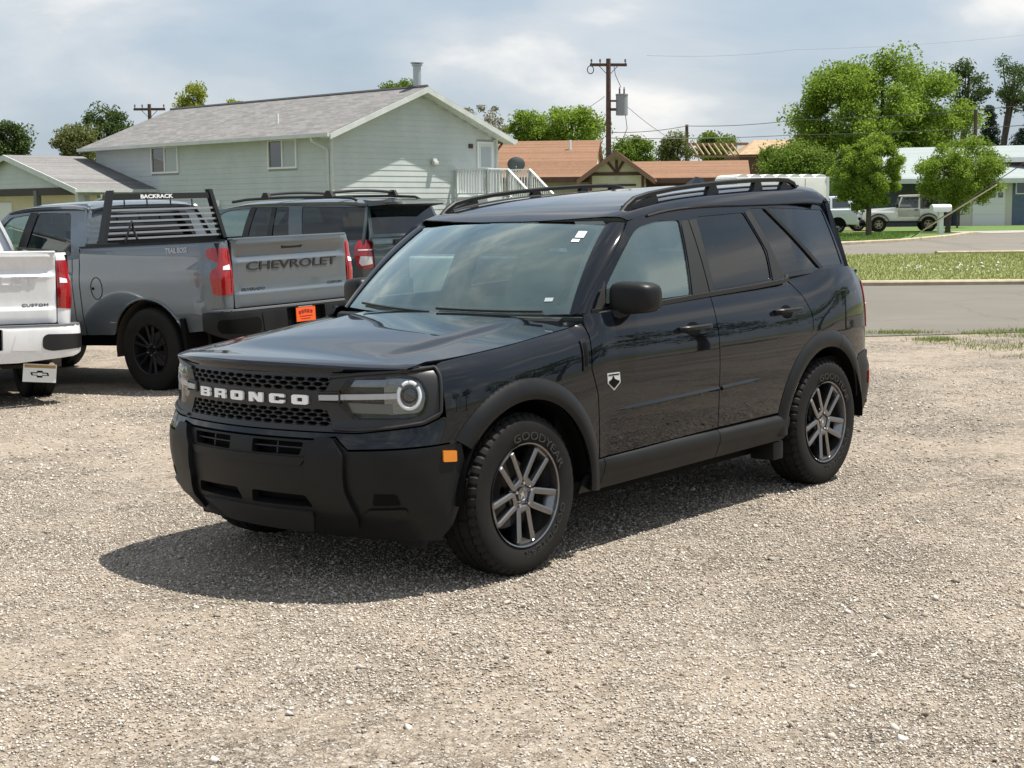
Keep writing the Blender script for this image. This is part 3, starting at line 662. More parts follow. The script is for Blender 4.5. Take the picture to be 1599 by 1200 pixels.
    def hexmesh(z0,z1,rows,half0,half1):
        h=(z1-z0)/rows;w=.0615;v=[];f=[];nx=int(.5/w)+1
        for r in range(rows):
            for c in range(-nx,nx+1):
                cx=c*w+(w/2 if r%2 else 0);cz=z0+h*(r+.5)
                if abs(cx)>half0+(half1-half0)*(cz-z0)/(z1-z0)+.004: continue
                P=np.array([(-.41,0),(-.2,-.37),(.2,-.37),(.41,0),(.2,.37),(-.2,.37)])*[w,h]+[cx,cz];Q=np.array([(-.5,0),(-.25,-.5),(.25,-.5),(.5,0),(.25,.5),(-.25,.5),(-.5,-.5),(.5,-.5),(.5,.5),(-.5,.5)])*[w,h]+[cx,cz]
                k=len(v);v+=list(W(Q,-.006))+list(W(P,-.010))+list(W(P,-.042))
                for i in range(6):
                    j=(i+1)%6;f+=[(k+i,k+j,k+10+j,k+10+i),(k+10+i,k+10+j,k+16+j,k+16+i)]
                f+=[(k,k+6,k+1),(k+2,k+7,k+3),(k+3,k+8,k+4),(k+5,k+9,k)]
        return O('grille_mesh',v,f,M_GRILLE,root,30)
    hexmesh(.868,.925,3,.455,.50);hexmesh(.722,.792,4,.495,.46)
    # lettering BRONCO, slab letters
    LET={'B':[[(0,0),(.86,0),(1,.12),(1,.42),(.92,.5),(1,.58),(1,.88),(.86,1),(0,1)],[(.30,.22),(.30,.40),(.68,.40),(.68,.22)],[(.30,.60),(.30,.78),(.68,.78),(.68,.60)]],
     'R':[[(0,0),(.32,0),(.32,.30),(.64,.30),(.68,0),(1,0),(1,.38),(.92,.5),(1,.6),(1,.88),(.86,1),(0,1)],[(.32,.52),(.32,.76),(.68,.76),(.68,.52)]],
     'O':[[(.12,0),(.88,0),(1,.12),(1,.88),(.88,1),(.12,1),(0,.88),(0,.12)],[(.33,.30),(.33,.70),(.67,.70),(.67,.30)]],
     'N':[[(0,0),(.30,0),(.30,.52),(.66,0),(1,0),(1,1),(.70,1),(.70,.46),(.36,1),(0,1)]],
     'C':[[(.12,0),(.88,0),(1,.12),(1,.36),(.68,.36),(.68,.27),(.33,.27),(.33,.73),(.68,.73),(.68,.64),(1,.64),(1,.88),(.88,1),(.12,1),(0,.88),(0,.12)]]}
    lw,gp=.086,.0395;x0=-.355
    for i,ch in enumerate('BRONCO'):
        a=x0+i*(lw+gp)
        # seen from in front the word runs from the car's right to its left
        mp=lambda L:[(a+p[0]*lw,.8095+p[1]*.0405) for p in L]
        patch('letter',mp(LET[ch][0]),fsurf(.010),mat('letter_white',(.9,.9,.9),.4),root,.03,[mp(h) for h in LET[ch][1:]],.010,nose,.03)
    for sg in (1,-1):
        # marker bar and lamp
        bz=patch('headlight_housing',lamp(sg),fsurf(-.055),mat('lamp_black',(.02,.021,.022),.3),root,.05,rim=0,out=nose)
        patch('lamp_bowl_wall',[(sg*a,b) for a,b in rpoly([(.70,.768),(.87,.775),(.895,.845),(.86,.915),(.70,.925)],.03)],fsurf(-.04),M_LAMPIN,bz,.05,rim=.012,out=nose)
        patch('lamp_shelf',[(sg*a,b) for a,b in [(.545,.885),(.715,.885),(.715,.915),(.565,.915)]],fsurf(-.035),M_LAMPIN,bz,.05,rim=.02,out=nose)
        patch('lamp_shelf',[(sg*a,b) for a,b in [(.55,.775),(.735,.772),(.735,.812),(.53,.818)]],fsurf(-.035),mat('lamp_grey',(.14,.145,.15),.3,.5),bz,.05,rim=.02,out=nose)
        rc=[W(np.array([[sg*(.815+.047*math.cos(t)),.851+.055*math.sin(t)]]),-.012)[0] for t in np.linspace(0,2*math.pi,40,endpoint=False)]
        # ring split in a large lower arc and two upper arcs
        for a0,a1 in ((-218,38),(52,88),(92,128)):
            rc=[W(np.array([[sg*(.815+.047*math.cos(RAD(t))),.851+.055*math.sin(RAD(t))]]),-.012)[0] for t in np.linspace(a0,a1,max(5,int((a1-a0)/8)))]
            B().tube(rc,.0078,8).o('light_ring',M_DRL,bz,60)
        pc=W(np.array([[sg*.815,.851]]),-.02)[0];nn=W(np.array([[sg*.815,.851]]),0)[0]-W(np.array([[sg*.815,.851]]),-.05)[0];q=Vector(nn).to_track_quat('Z','Y').to_matrix().to_4x4();q.translation=Vector(pc)
        B().lathe([(-.03,.040),(-.006,.038),(-.006,.033),(.002,.028),(.008,.015),(.010,.0005)],28,axis='z',M=q).o('projector_lens',mat('projector',(.03,.032,.036),.06,.2,coat=1),bz,50)
        br=[W(np.array([[sg*s,.842+.008*(s-.42)/.33]]),.004 if s<.50 else -.012)[0] for s in np.linspace(.415,.765,14)]
        B().tube(br,.0115,6,sect=[(.7,-1),(.7,1),(-.7,1),(-.7,-1)]).o('light_bar',mat('light_guide',(.42,.43,.44),.25),bz,40)
        fr=[W(np.array([[sg*s,z]]),.002)[0] for s,z in rpoly([(.408,.824),(.51,.818),(.51,.866),(.408,.862)],.006)]
        B().tube(fr,.005,6,closed=True).o('marker_frame',M_GRILLE,sr)
        bzl=[W(np.array([[sg*s_,z_]]),.004)[0] for s_,z_ in _dens(rpoly([(.46,.928),(.60,.943),(.80,.955),(.945,.962),(.957,.93),(.952,.85),(.946,.775),(.87,.739),(.74,.722),(.58,.712),(.48,.712),(.60,.7122),(.74,.7222)],.01),.03)[:-12]]
        B().tube(bzl,.0062,6,sect=[(1,-.6),(1,.4),(.5,.9),(-.5,.9),(-1,.4),(-1,-.6)]).o('headlight_bezel',M_GRILLE,sr,40)
        patch('headlight_lens',lamp(sg),fsurf(-.004),M_LENS,bz,.05,rim=0,out=nose)
    # painted strip under the grille and lamps, running to the wheel arch
    st=[(-.40,.672),(.40,.672),(.50,.684),(.56,.632),(1.0,.648),(1.03,.70),(.972,.752),(.958,.756),(.873,.722),(.60,.694),(-.60,.694),(-.873,.722),(-.958,.756),(-.972,.752),(-1.03,.70),(-1.0,.648),(-.56,.632),(-.50,.684)]
    patch('front_fascia',st,fsurf(0),M_PAINT,root,.035,rim=.02,out=nose)
    # bumper
    SA=1.035
    bm=[(-.30,.235),(.30,.235),(.55,.226),(.80,.218),(.93,.235),(.985,.30),(1.02,.38),(1.043,.46),(1.05,.56),(1.035,.642),(1.0,.640),(.562,.624),(.50,.676),(.40,.664),(-.40,.664),(-.50,.676),(-.562,.624),(-1.0,.640),(-1.035,.642),(-1.05,.56),(-1.043,.46),(-1.02,.38),(-.985,.30),(-.93,.235),(-.80,.218),(-.55,.226)]
    vL=lambda sg:[(sg*a,b) for a,b in rpoly([(.072,.598),(.335,.600),(.352,.654),(.072,.656)],.01)]
    sl=lambda sg:[(sg*a,b) for a,b in rpoly([(.03,.372),(.375,.374),(.345,.426),(.05,.430)],.012)]
    bmp=patch('front_bumper',bm,fsurf(.004),M_CLAD,root,.04,[vL(1),vL(-1),sl(1),sl(-1)],.04,nose)
    patch('bumper_back',[(-.42,.34),(.42,.34),(.42,.67),(-.42,.67)],fsurf(-.05),M_BLACK,bmp,.08,rim=0,out=nose)
    for sg in (1,-1):
        for z in (.628,):
            B().tube([W(np.array([[sg*s,z]]),-.012)[0] for s in np.linspace(.075,.34,6)],.0035,5).o('vent_bar',M_GRILLE,bmp)
        B().tube([W(np.array([[sg*.205,z]]),-.012)[0] for z in (.60,.655)],.0035,5,up=(1,0,0)).o('vent_bar',M_GRILLE,bmp)
        # raised guard pillars
        def pil(q):
            q=np.asarray(q,float);return W(np.stack([sg*q[:,0],q[:,1]],1),.028)
        patch('guard_pillar',rpoly([(.405,.655),(.42,.682),(.50,.682),(.548,.61),(.548,.46),(.585,.34),(.56,.27),(.46,.27),(.42,.36),(.385,.44),(.372,.59)],.015),pil,M_CLAD,bmp,.04,rim=.03,out=nose)
        patch('fog_recess',[(sg*a,b) for a,b in rpoly([(.655,.395),(.665,.448),(.755,.446),(.772,.398)],.01)],fsurf(.006),M_BLACK,bmp,.04,rim=0,out=nose)
        patch('bumper_pad',[(sg*a,b) for a,b in rpoly([(.61,.35),(.64,.375),(.79,.38),(.80,.355),(.70,.30),(.62,.30)],.01)],fsurf(.016),M_CLAD,bmp,.04,rim=.014,out=nose)
        patch('side_marker_lamp',[(sg*a,b) for a,b in rpoly([(.945,.570),(1.008,.565),(1.008,.612),(.945,.618)],.006)],fsurf(.012),M_AMBER,bmp,.02,rim=.012,out=nose)
    patch('skid_panel',rpoly([(-.34,.556),(.34,.556),(.37,.592),(-.37,.592)],.012),fsurf(.012),M_CLAD,bmp,.04,rim=.012,out=nose)
    patch('skid_panel',rpoly([(-.30,.24),(.30,.24),(.37,.345),(-.37,.345)],.02),fsurf(.014),M_GRILLE,bmp,.04,rim=.016,out=nose)
    # ---- door badge: shield with range silhouette
    fb=lambda q:W(np.stack([SX(q[:,0]),q[:,1]],1),.004)
    sh=[(-.577,.842),(-.672,.840),(-.676,.792),(-.626,.758),(-.579,.794)]
    bd=patch('door_badge',sh,fb,mat('badge_silver',(.55,.56,.56),.35,.3),root,.03,rim=.004,out=outw)
    fb2=lambda q:W(np.stack([SX(q[:,0]),q[:,1]],1),.0055)
    patch('badge_picture',[(-.585,.796),(-.586,.805),(-.606,.812),(-.620,.829),(-.632,.812),(-.648,.806),(-.668,.800),(-.668,.795),(-.626,.767)],fb2,M_BLACK,bd,.03,rim=0,out=outw)
    patch('badge_picture',[(-.583,.830),(-.667,.829),(-.667,.835),(-.583,.836)],fb2,M_BLACK,bd,.03,rim=0,out=outw)
    # ---- interior
    for sg in (1,-1):
        st_=B().box(-1.62,-1.12,sg*.36-.25,sg*.36+.25,.72,.86,b=.05);st_.o('seat_cushion',M_SEAT,root,60)
        b_=B();b_.hexa([(-1.48,sg*.36-.24,.82),(-1.66,sg*.36-.24,.82),(-1.66,sg*.36+.24,.82),(-1.48,sg*.36+.24,.82),(-1.72,sg*.36-.19,1.36),(-1.82,sg*.36-.19,1.36),(-1.82,sg*.36+.19,1.36),(-1.72,sg*.36+.19,1.36)]).o('seat_back',M_SEAT,root)
        B().box(-1.86,-1.77,sg*.36-.13,sg*.36+.13,1.38,1.53,b=.035).o('head_restraint',M_SEAT,root,60)
        B().box(-2.64,-2.55,sg*.36-.12,sg*.36+.12,1.30,1.42,b=.03).o('head_restraint',M_SEAT,root,60)
    B().box(-2.6,-2.15,-.65,.65,.7,.84,b=.05).box(-2.72,-2.52,-.66,.66,.8,1.30,b=.05).o('rear_bench',M_SEAT,root,60)
    B().hexa([(-.95,-.78,.72),(-.62,-.78,.72),(-.62,.78,.72),(-.95,.78,.72),(-.90,-.76,1.07),(-.50,-.74,1.075),(-.50,.74,1.075),(-.90,.76,1.07)]).box(-.98,-.92,-.12,.16,1.02,1.16,b=.01).o('dashboard',M_DASH,root,30)
    t=[];c0=np.array([-1.10,.37,1.04])
    for a in np.linspace(0,2*math.pi,28,endpoint=False): t.append(c0+.185*np.array([-.35*math.sin(a),math.cos(a),.93*math.sin(a)]))
    sw=B().tube(t,.016,8,closed=True).o('steering_wheel',M_RUB,root,60)
    B().tube([c0+[.02,0,0],c0+[.22,0,-.08]],.05,8).tube([c0+[0,-.17,0],c0,c0+[0,.17,0]],.02,6).o('steering_column',M_RUB,sw)
    B().box(-3.0,-1.30,-.55,.55,1.535,1.55).o('headliner',mat('headliner_cloth',(.5,.5,.48),.9),root)
    # wheels
    for x in (0,-2.67):
        for sg in (1,-1):
            tyre_wheel(root,'wheel',(x,sg*.805,.361),0 if sg>0 else math.pi,txt='GOODYEAR')
    return root
build_hero()
# ------------------------------------------------------------------ parked pickups and SUVs in the row behind
class Wall:
    "vertical body surface: plan curve (from the tail forward) plus an outward offset by height"
    def __init__(s,pts,zs,of):
        p=np.array(pts,float);t=np.concatenate([[0],np.cumsum(np.hypot(*np.diff(p,axis=0).T))]);c=cubic(t,p);fi=np.linspace(0,t[-1],900);s.p=c(fi)
        s.s=np.concatenate([[0],np.cumsum(np.hypot(*np.diff(s.p,axis=0).T))]);g=np.gradient(s.p,s.s,axis=0);g/=np.hypot(*g.T)[:,None];s.g=g;s.of=pchip(zs,of)
    def sx(s,x): return float(np.interp(x,s.p[:,0],s.s))
    def sy(s,y): return float(np.interp(y,s.p[:,1],s.s))
    def __call__(s,sg=1,extra=0.):
        def fn(q):
            q=np.asarray(q,float);a=q[:,0];z=q[:,1];x=np.interp(a,s.s,s.p[:,0]);y=np.interp(a,s.s,s.p[:,1]);nx=-np.interp(a,s.s,s.g[:,1]);ny=np.interp(a,s.s,s.g[:,0]);o=s.of(z)+extra
            return np.stack([x+nx*o,sg*(y+ny*o),z],1)
        return fn
def flake(c,rough=.28,metal=.55):
    def f(t,b):
        n=t.noise(t.coord('Object'),900,1,.5);m=t.noise(t.coord('Object'),3,5,.6)
        t.inp(b.inputs['Base Color'],t.mix(t.ramp(m,[(.35,0.),(.75,.35)]),t.mix(n,tuple(k*.8 for k in c),tuple(min(1,k*1.2) for k in c)),(.16,.14,.11)))
        t.inp(b.inputs['Roughness'],t.ramp(m,[(.3,rough),(.7,rough*1.35)]))
    return f
OYS=lambda X:np.stack([0*X[:,0],X[:,1],0*X[:,0]],1)
OXN=lambda X:np.stack([-1+0*X[:,0],0*X[:,0],0*X[:,0]],1)
OZP=lambda X:np.stack([0*X[:,0],0*X[:,0],1+0*X[:,0]],1)
OUT=lambda X:np.stack([X[:,0]-1,X[:,1]*3,0*X[:,0]],1)
def pickup(label,paint,M,bumper,rack=False,plate='orange',wheelmat=None,lines=(),rwheel=.41,liftdecal=False,dark_letters=True):
    root=thing('pickup_truck',label,'pickup truck',M=M,group='pickup trucks parked in the gravel row')
    wl=Wall([(-1.03,.80),(-1.027,.865),(-.99,.925),(-.91,.962),(-.55,.99),(.3,1.004),(1.5,1.005),(2.8,1.0),(3.7,.995),(4.3,.96),(4.62,.82)],[.45,.62,.75,.95,1.08,1.16,1.24,1.32,1.42,1.46],[-.07,-.035,-.012,0.,.006,.0,-.012,-.018,-.03,-.045])
    zt=1.44
    ro=.505;AR=lambda cx:[(cx+ro*1.04*math.cos(RAD(a)),.41+ro*math.sin(RAD(a))) for a in np.linspace(158,22,18)]
    S=wl.sx
    for sg in (1,-1):
        cv=lambda pts:[(S(x) if x>-.95 else wl.sy(1.0-(-.95-x)*2.2) if False else S(x),z) for x,z in pts]
        # lamp edges in arc length: tail face 0..~.19, side beyond
        lf=.31
        lamp=[(.004,1.37),(.004,.935),(.175,.925),(.215,.95),(.235,1.13),(.21,1.17),(.155,1.19),(.15,1.235),(.19,1.255),(.255,1.275),(.275,1.31),(.27,1.355),(.25,1.375)]
        bed=[(.004,.80)]+[(.10,.72),(S(-.80),.60),(S(-.52),.58)]+[(S(x),z) for x,z in AR(0)]+[(S(.53),.56),(S(.93),.56),(S(.93),zt),(.004,zt)]
        side=patch('bed_side',bed,wl(sg),paint,root,.05,[lamp],.02,OUT)
        L=patch('tail_lamp',lamp,wl(sg,.004),M_RED,root,.04,rim=.02,out=OUT)
        patch('reverse_lamp',[(.03,1.165),(.105,1.165),(.10,1.20),(.03,1.215)],wl(sg,.007),M_WHITE,L,.03,rim=0,out=OUT)
        patch('lamp_side_edge',[(.018,1.355),(.018,.95),(.03,.95),(.03,1.355)],wl(sg,.007),mat('deep_red',(.16,.003,.004),.2,coat=1),L,.03,rim=0,out=OUT)
        # bed rail cap, wheel arch lip and liner
        B().tube([wl(sg,-.02)(np.array([[s_,zt]]))[0]+[0,0,.004] for s_ in np.linspace(.02,S(.93),20)],.016,sect=[(.9,-.4),(.9,.2),(.6,.5),(-2.2,.5),(-2.2,-.4)]).o('bed_rail_cap',M_CLAD,root,40)
        lp=[wl(sg,.004)(np.array([[S(x),z]]))[0] for x,z in AR(0)];B().tube(lp,.012,6).o('arch_lip',paint if not rack else paint,root)
        for cx in (0,3.745):
            v=[];A=np.linspace(RAD(-8),RAD(188),22)
            for a in A: v+=[(cx+.50*math.cos(a),sg*.97,.41+.49*math.sin(a)),(cx+.50*math.cos(a),sg*.42,.41+.49*math.sin(a))]
            v+=[(cx,sg*.42,.41)]
            O('wheel_liner',v,[(2*i,2*i+1,2*i+3,2*i+2) for i in range(21)]+[(2*i+1,2*i+3,44) for i in range(21)],mat('liner_dusty',(.05,.04,.03),.9),root)
        # cab side: lower body, glass band
        cab=[(S(.945),.56),(S(2.0),.56),(S(3.17),.56)]+[(S(x),z) for x,z in AR(3.745)][:]+[(S(4.3),.60),(S(4.55),.62),(S(4.58),1.18),(S(3.0),1.27),(S(.945),1.33)]
        patch('cab_side',cab,wl(sg),paint,root,.07,rim=.015,out=OUT)
        gy=lambda q,e=0.:np.stack([q[:,0],sg*(.955-.30*(q[:,1]-1.30)-.22*(q[:,1]-1.30)**2+e),q[:,1]],1)
        fr=[(.945,1.32),(.945,1.50),(1.02,1.84),(1.10,1.885),(1.9,1.90),(2.35,1.86),(3.02,1.29),(2.98,1.26)]
        w1=rpoly([(1.12,1.36),(1.30,1.80),(1.86,1.825),(1.93,1.35)],.05);w2=rpoly([(2.03,1.35),(1.97,1.82),(2.30,1.80),(2.82,1.335)],.05)
        patch('cab_frame',fr,gy,paint,root,.08,[w1,w2],.03,OYS)
        patch('door_window',w1,lambda q:gy(q,-.01),M_GLD,root,.1,rim=0,out=OYS);patch('door_window',w2,lambda q:gy(q,-.01),M_GLF,root,.1,rim=0,out=OYS)
        patch('pillar_trim',[(1.915,1.34),(1.855,1.83),(1.985,1.835),(2.045,1.34)],lambda q:gy(q,.004),M_RUB,root,.1,rim=0,out=OYS)
        B().tube([wl(sg,.002)(np.array([[S(x),z]]))[0] for x,z in ((.938,.57),(.938,1.43))],.006,5,up=(1,0,0)).o('cab_gap',M_BLACK,root)
        for xs_ in (1.05,2.0):
            B().tube([wl(sg,.001)(np.array([[S(xs_),z]]))[0] for z in np.linspace(.6,1.33,8)],.004,4,up=(1,0,0)).o('door_seam',M_BLACK,root)
        B().tube([wl(sg,.03)(np.array([[S(x),1.19]]))[0] for x in (1.12,1.22,1.34)],.018,6).o('door_handle',paint,root)
        B().box(2.72,2.86,sg*1.02 if sg>0 else -1.24,sg*1.24 if sg>0 else -1.02,1.30,1.50,b=.03).o('door_mirror',M_CLAD,root)
        # fuel flap
        if sg>0:
            fo=[wl(sg,.002)(np.array([[S(.68)+.085*math.cos(a),1.03+.11*math.sin(a)]]))[0] for a in np.linspace(0,2*math.pi,20,endpoint=False)]
            B().tube(fo,.004,4,closed=True).o('fuel_flap_seam',M_BLACK,root)
            B().tube([wl(sg,.004)(np.array([[S(.76)-.03,1.03]]))[0]+[0,0,d] for d in (-.012,.012)],.012,6,up=(1,0,0)).o('fuel_flap_notch',M_BLACK,root)
    # tailgate
    prof=pchip([.78,.86,.92,.945,1.0,1.10,1.19,1.235,1.26,1.285,1.33,1.38,1.41,1.44],[.0,.012,.014,.002,.0,.004,.010,.018,-.012,-.018,-.006,.012,.030,.022])
    def tg(e=0.): return lambda q:np.stack([-1.03-.018*(1-(q[:,0]/.8)**2)+(prof(q[:,1])-e)*-1*np.where(np.abs(q[:,0])>.70,np.clip((.8-np.abs(q[:,0]))/.1,0,1),1)-np.where(np.abs(q[:,0])>.70,e*(1-np.clip((.8-np.abs(q[:,0]))/.1,0,1)),0)*1,q[:,0],q[:,1]],1)
    def tge(e): return lambda q:np.stack([-1.03-.018*(1-(q[:,0]/.8)**2)-prof(q[:,1])*np.clip((.8-np.abs(q[:,0]))/.08,0,1)-e,q[:,0],q[:,1]],1)
    tgp=patch('tailgate',rpoly([(-.793,.80),(.793,.80),(.793,1.442),(-.793,1.442)],.02),tge(0.),paint,root,.025,rim=.03,out=OXN)
    B().box(-1.06,-.98,-.79,.79,1.436,1.458,b=.008).o('tailgate_cap',paint,tgp)
    B().box(-.99,-.965,-.78,.78,.82,1.43).o('tailgate_inner',M_BLACK,tgp)
    B().hexa([(-1.045,-.14,1.335),(-1.0,-.14,1.335),(-1.0,.14,1.335),(-1.045,.14,1.335),(-1.062,-.17,1.40),(-1.0,-.17,1.40),(-1.0,.17,1.40),(-1.062,.17,1.40)]).o('handle_bezel',M_RUB,tgp)
    ltm=mat('letter_dark',(.02,.022,.025),.35) if dark_letters else mat('letter_body_grey',(.66,.67,.68),.4)
    def tf(y0,z0):
        return lambda a,b,c:np.stack([tge(0)(np.stack([y0-a,z0+b],1))[:,0]-c,y0-a,z0+b],1)
    text('tailgate_lettering','CHEVROLET',tf(0,1.145),1.26,.082,ltm,tgp,.006,.012)
    small=mat('letter_small',(.03,.03,.032),.4)
    for body,y0,w_ in lines: text('tailgate_script',body,tf(y0,.955),w_,.026,small,tgp,.004)
    # bed floor and inner walls, cab back wall and window, roof, hood
    B().box(-1.0,.93,-.80,.80,.85,.90).box(-.98,.93,.80,.92,.88,1.42).box(-.98,.93,-.92,-.80,.88,1.42).box(.88,.94,-.92,.92,.88,1.40).o('bed_liner',M_CLAD,root)
    bw=rpoly([(-.66,1.44),(.66,1.44),(.58,1.78),(-.58,1.78)],.05)
    cb=lambda q:np.stack([.945+.13*np.clip((q[:,1]-1.3)/.6,0,1)-.03*(1-(q[:,0]/.9)**2),q[:,0],q[:,1]],1)
    patch('cab_back',rpoly([(-.95,1.2),(.95,1.2),(.93,1.36),(.745,1.86),(-.745,1.86),(-.93,1.36)],.04),cb,paint,root,.08,[bw],.02,OXN)
    patch('back_window',bw,lambda q:cb(q)+[.006,0,0],M_GLD,root,.1,rim=0,out=OXN)
    B().box(1.035,1.07,-.28,.28,1.835,1.875).o('high_brake_lamp',M_RED,root);B().box(1.03,1.068,-.40,-.28,1.835,1.875).box(1.03,1.068,.28,.40,1.835,1.875).o('cargo_lamp',mat('lamp_clear',(.6,.6,.6),.2),root)
    rz=pchip([0.98,1.1,1.4,1.9,2.2,2.45],[1.855,1.90,1.925,1.93,1.91,1.86]);
    patch('cab_roof',rpoly([(1.0,-.76),(2.40,-.74),(2.40,.74),(1.0,.76)],.08),lambda q:np.stack([q[:,0],q[:,1],rz(q[:,0])-.05*(q[:,1]/.76)**4],1),paint,root,.08,rim=.03,out=OZP)
    patch('windscreen',[(0,-.78),(1,-.68),(1,.68),(0,.78)],lambda q:np.stack([3.05-.66*q[:,0],q[:,1],1.27+.59*q[:,0]],1),M_GLF,root,.15,rim=0,out=lambda X:np.stack([1+0*X[:,0],0*X[:,0],1+0*X[:,0]],1))
    patch('hood',rpoly([(2.98,-.90),(4.5,-.84),(4.6,-.5),(4.6,.5),(4.5,.84),(2.98,.90)],.05),lambda q:np.stack([q[:,0],q[:,1],1.29-.06*(q[:,0]-3)/1.6-.05*(q[:,1]/.9)**2],1),paint,root,.1,rim=.05,out=OZP)
    B().box(4.35,4.66,-.88,.88,.55,1.16,b=.06).o('grille_block',M_CLAD,root)
    B().box(-.95,4.3,-.62,.62,.42,.80).o('chassis',M_BLACK,root);B().box(1.1,2.9,-.85,.85,.75,1.25).box(1.15,1.35,-.8,.8,1.2,1.62).o('cabin_trim',M_SEAT,root)
    # rear bumper
    bw_=Wall([(-1.19,-.02),(-1.19,.30),(-1.185,.62),(-1.165,.86),(-1.10,.975),(-.95,1.02),(-.80,1.02)],[.40,.48,.56,.66,.76,.79],[-.05,-.015,.0,.004,0,-.008])
    def full(e=0.):
        f=bw_(1,e)
        def g(q):
            q=np.asarray(q,float);p=f(np.stack([np.abs(q[:,0])+.02,q[:,1]],1));p[:,1]*=np.where(q[:,0]<0,-1,1);return p
        return g
    SB=bw_.s[-1]-.04
    pl=rpoly([(-.27,.57),(.27,.57),(.27,.765),(-.27,.765)],.02)
    mid=[(-SB,.60),(-.92,.50),(-.40,.455),(.40,.455),(.92,.50),(SB,.60),(SB,.77),(1.0,.785),(-1.0,.785),(-SB,.77)]
    bo=patch('rear_bumper',mid,full(),bumper,root,.05,[pl],.05,OXN)
    patch('plate_recess',rpoly([(-.28,.56),(.28,.56),(.28,.775),(-.28,.775)],.02),full(-.045),M_BLACK,bo,.1,rim=0,out=OXN)
    patch('step_pad',[(-SB+.05,.778),(SB-.05,.778),(SB-.06,.792),(-SB+.06,.792)],full(.002),mat('step_grey',(.10,.10,.105),.5),bo,.08,rim=.1,out=OXN)
    for sg in (1,-1):
        patch('corner_step',[(sg*a,b) for a,b in rpoly([(.62,.58),(.70,.555),(1.06,.575),(1.10,.62),(1.08,.70),(.66,.71),(.62,.68)],.03)],full(.004),M_BLACK if rack else mat('step_black',(.012,.012,.013),.4),bo,.05,rim=0,out=OXN)
        patch('bumper_panel',[(sg*a,b) for a,b in rpoly([(.34,.57),(.40,.745),(.60,.748),(.58,.56)],.02)],full(.006),M_CLAD if rack else bumper,bo,.05,rim=0,out=OXN)
    if plate=='orange':
        pt=B().box(-1.185,-1.178,-.135,.135,.615,.755).o('dealer_plate',mat('plate_orange',(.75,.10,.008),.5),root)
        rd=mat('plate_red_ink',(.28,.006,.004),.6)
        for i,(y,z,h) in enumerate(((.085,.705,.028),(.045,.712,.030),(.005,.716,.030),(-.035,.713,.030),(-.078,.708,.028))): B().box(-1.188,-1.184,y-.014,y+.014,z-h/2,z+h/2).o('plate_mark',rd,pt)
        B().box(-1.187,-1.184,-.09,.09,.664,.670).box(-1.187,-1.184,-.06,.07,.640,.645).o('plate_mark',rd,pt)
        B().box(-1.183,-1.176,-.10,.10,.755,.768).box(-1.183,-1.176,-.10,.10,.586,.598).o('plate_holder',M_WHITE,pt)
    else:
        Mx=Matrix.Translation((-1.13,-.60,.355))@Matrix.Rotation(RAD(5),4,'X')
        pt=B().box(-.004,.004,-.15,.15,-.085,.08,M=Mx).o('dealer_plate',mat('plate_white',(.75,.75,.72),.45),root)
        bt=[(-.075,-.012),(-.025,-.012),(-.025,-.03),(.025,-.03),(.025,-.012),(.085,-.012),(.075,.016),(.025,.016),(.025,.032),(-.025,.032),(-.025,.016),(-.085,.016)]
        B().prism([(-a,b-.012) for a,b in bt],-.0065,-.0045,'x',M=Mx).o('bow_tie_emblem',M_BLACK,pt,0)
        B().prism([(-a*.80,b*.45-.012) for a,b in bt],-.0078,-.0062,'x',M=Mx).o('bow_tie_inset',mat('plate_white',(.75,.75,.72),.45),pt,0)
        B().box(-.006,-.0045,-.14,.14,.045,.072,M=Mx).o('plate_gold_band',mat('plate_gold',(.35,.22,.07),.4),pt,0)
    if rack:
        rm=mat('rack_black',(.012,.012,.013),.4);r_=B()
        rt=thing('headache_rack','black steel headache rack with horizontal bars behind the grey pickup cab','truck rack',M=M)
        X0=.78
        for sg in (1,-1):
            B().hexa([(X0+.03,sg*.85,1.47),(X0-.06,sg*.85,1.47),(X0-.06,sg*.80,1.47),(X0+.03,sg*.80,1.47),(X0+.02,sg*.70,2.0),(X0-.04,sg*.70,2.0),(X0-.04,sg*.645,2.0),(X0+.02,sg*.645,2.0)]).o('post',rm,rt)
            B().box(X0-.30,X0+.09,sg*.90-.05,sg*.90+.05,1.445,1.475).o('rail_bracket',rm,rt)
        B().box(X0-.03,X0+.01,-.66,.66,1.905,1.965).o('top_bar',rm,rt)
        lb=mat('rack_bar',(.30,.30,.31),.45,.3)
        for i in range(6):
            z=1.50+i*.058+.0;hw=.80-.125*(z-1.47)/.55*1.3
            B().box(X0-.035,X0-.012,-hw,hw,z,z+.020).o('bar',lb,rt)
        for y in (-.42,-.12,.2,.5): B().tube([(X0-.01,y,1.80),(X0-.01,y,1.90)],.008,6).o('strut',rm,rt)
        B().box(X0-.01,X0+.05,-.84,.84,1.45,1.50).o('lower_bar',rm,rt)
        def rf(a,b,c): return np.stack([X0-.032-c,-a+.08,1.913+b],1)
        text('rack_lettering','BACKRACK',rf,.44,.042,M_WHITE,rt,.003,.035)
        # coiled cable by the cab
        B().tube([(X0-.10,.60,1.47),(X0-.12,.56,1.60),(X0-.10,.50,1.68),(X0-.08,.47,1.60),(X0-.12,.46,1.50)],.012,6).o('cable',rm,rt)
    if liftdecal:
        def df(a,b,c): return wl(1,.003)(np.stack([S(-.47)+a,1.345+b],1))+np.stack([0*c,c,0*c],1)
        text('bed_decal','TRAIL BOSS',lambda a,b,c:df(-a,b,c) if True else None,.30,.05,mat('decal_silver',(.55,.57,.6),.35),root,.002,.01)
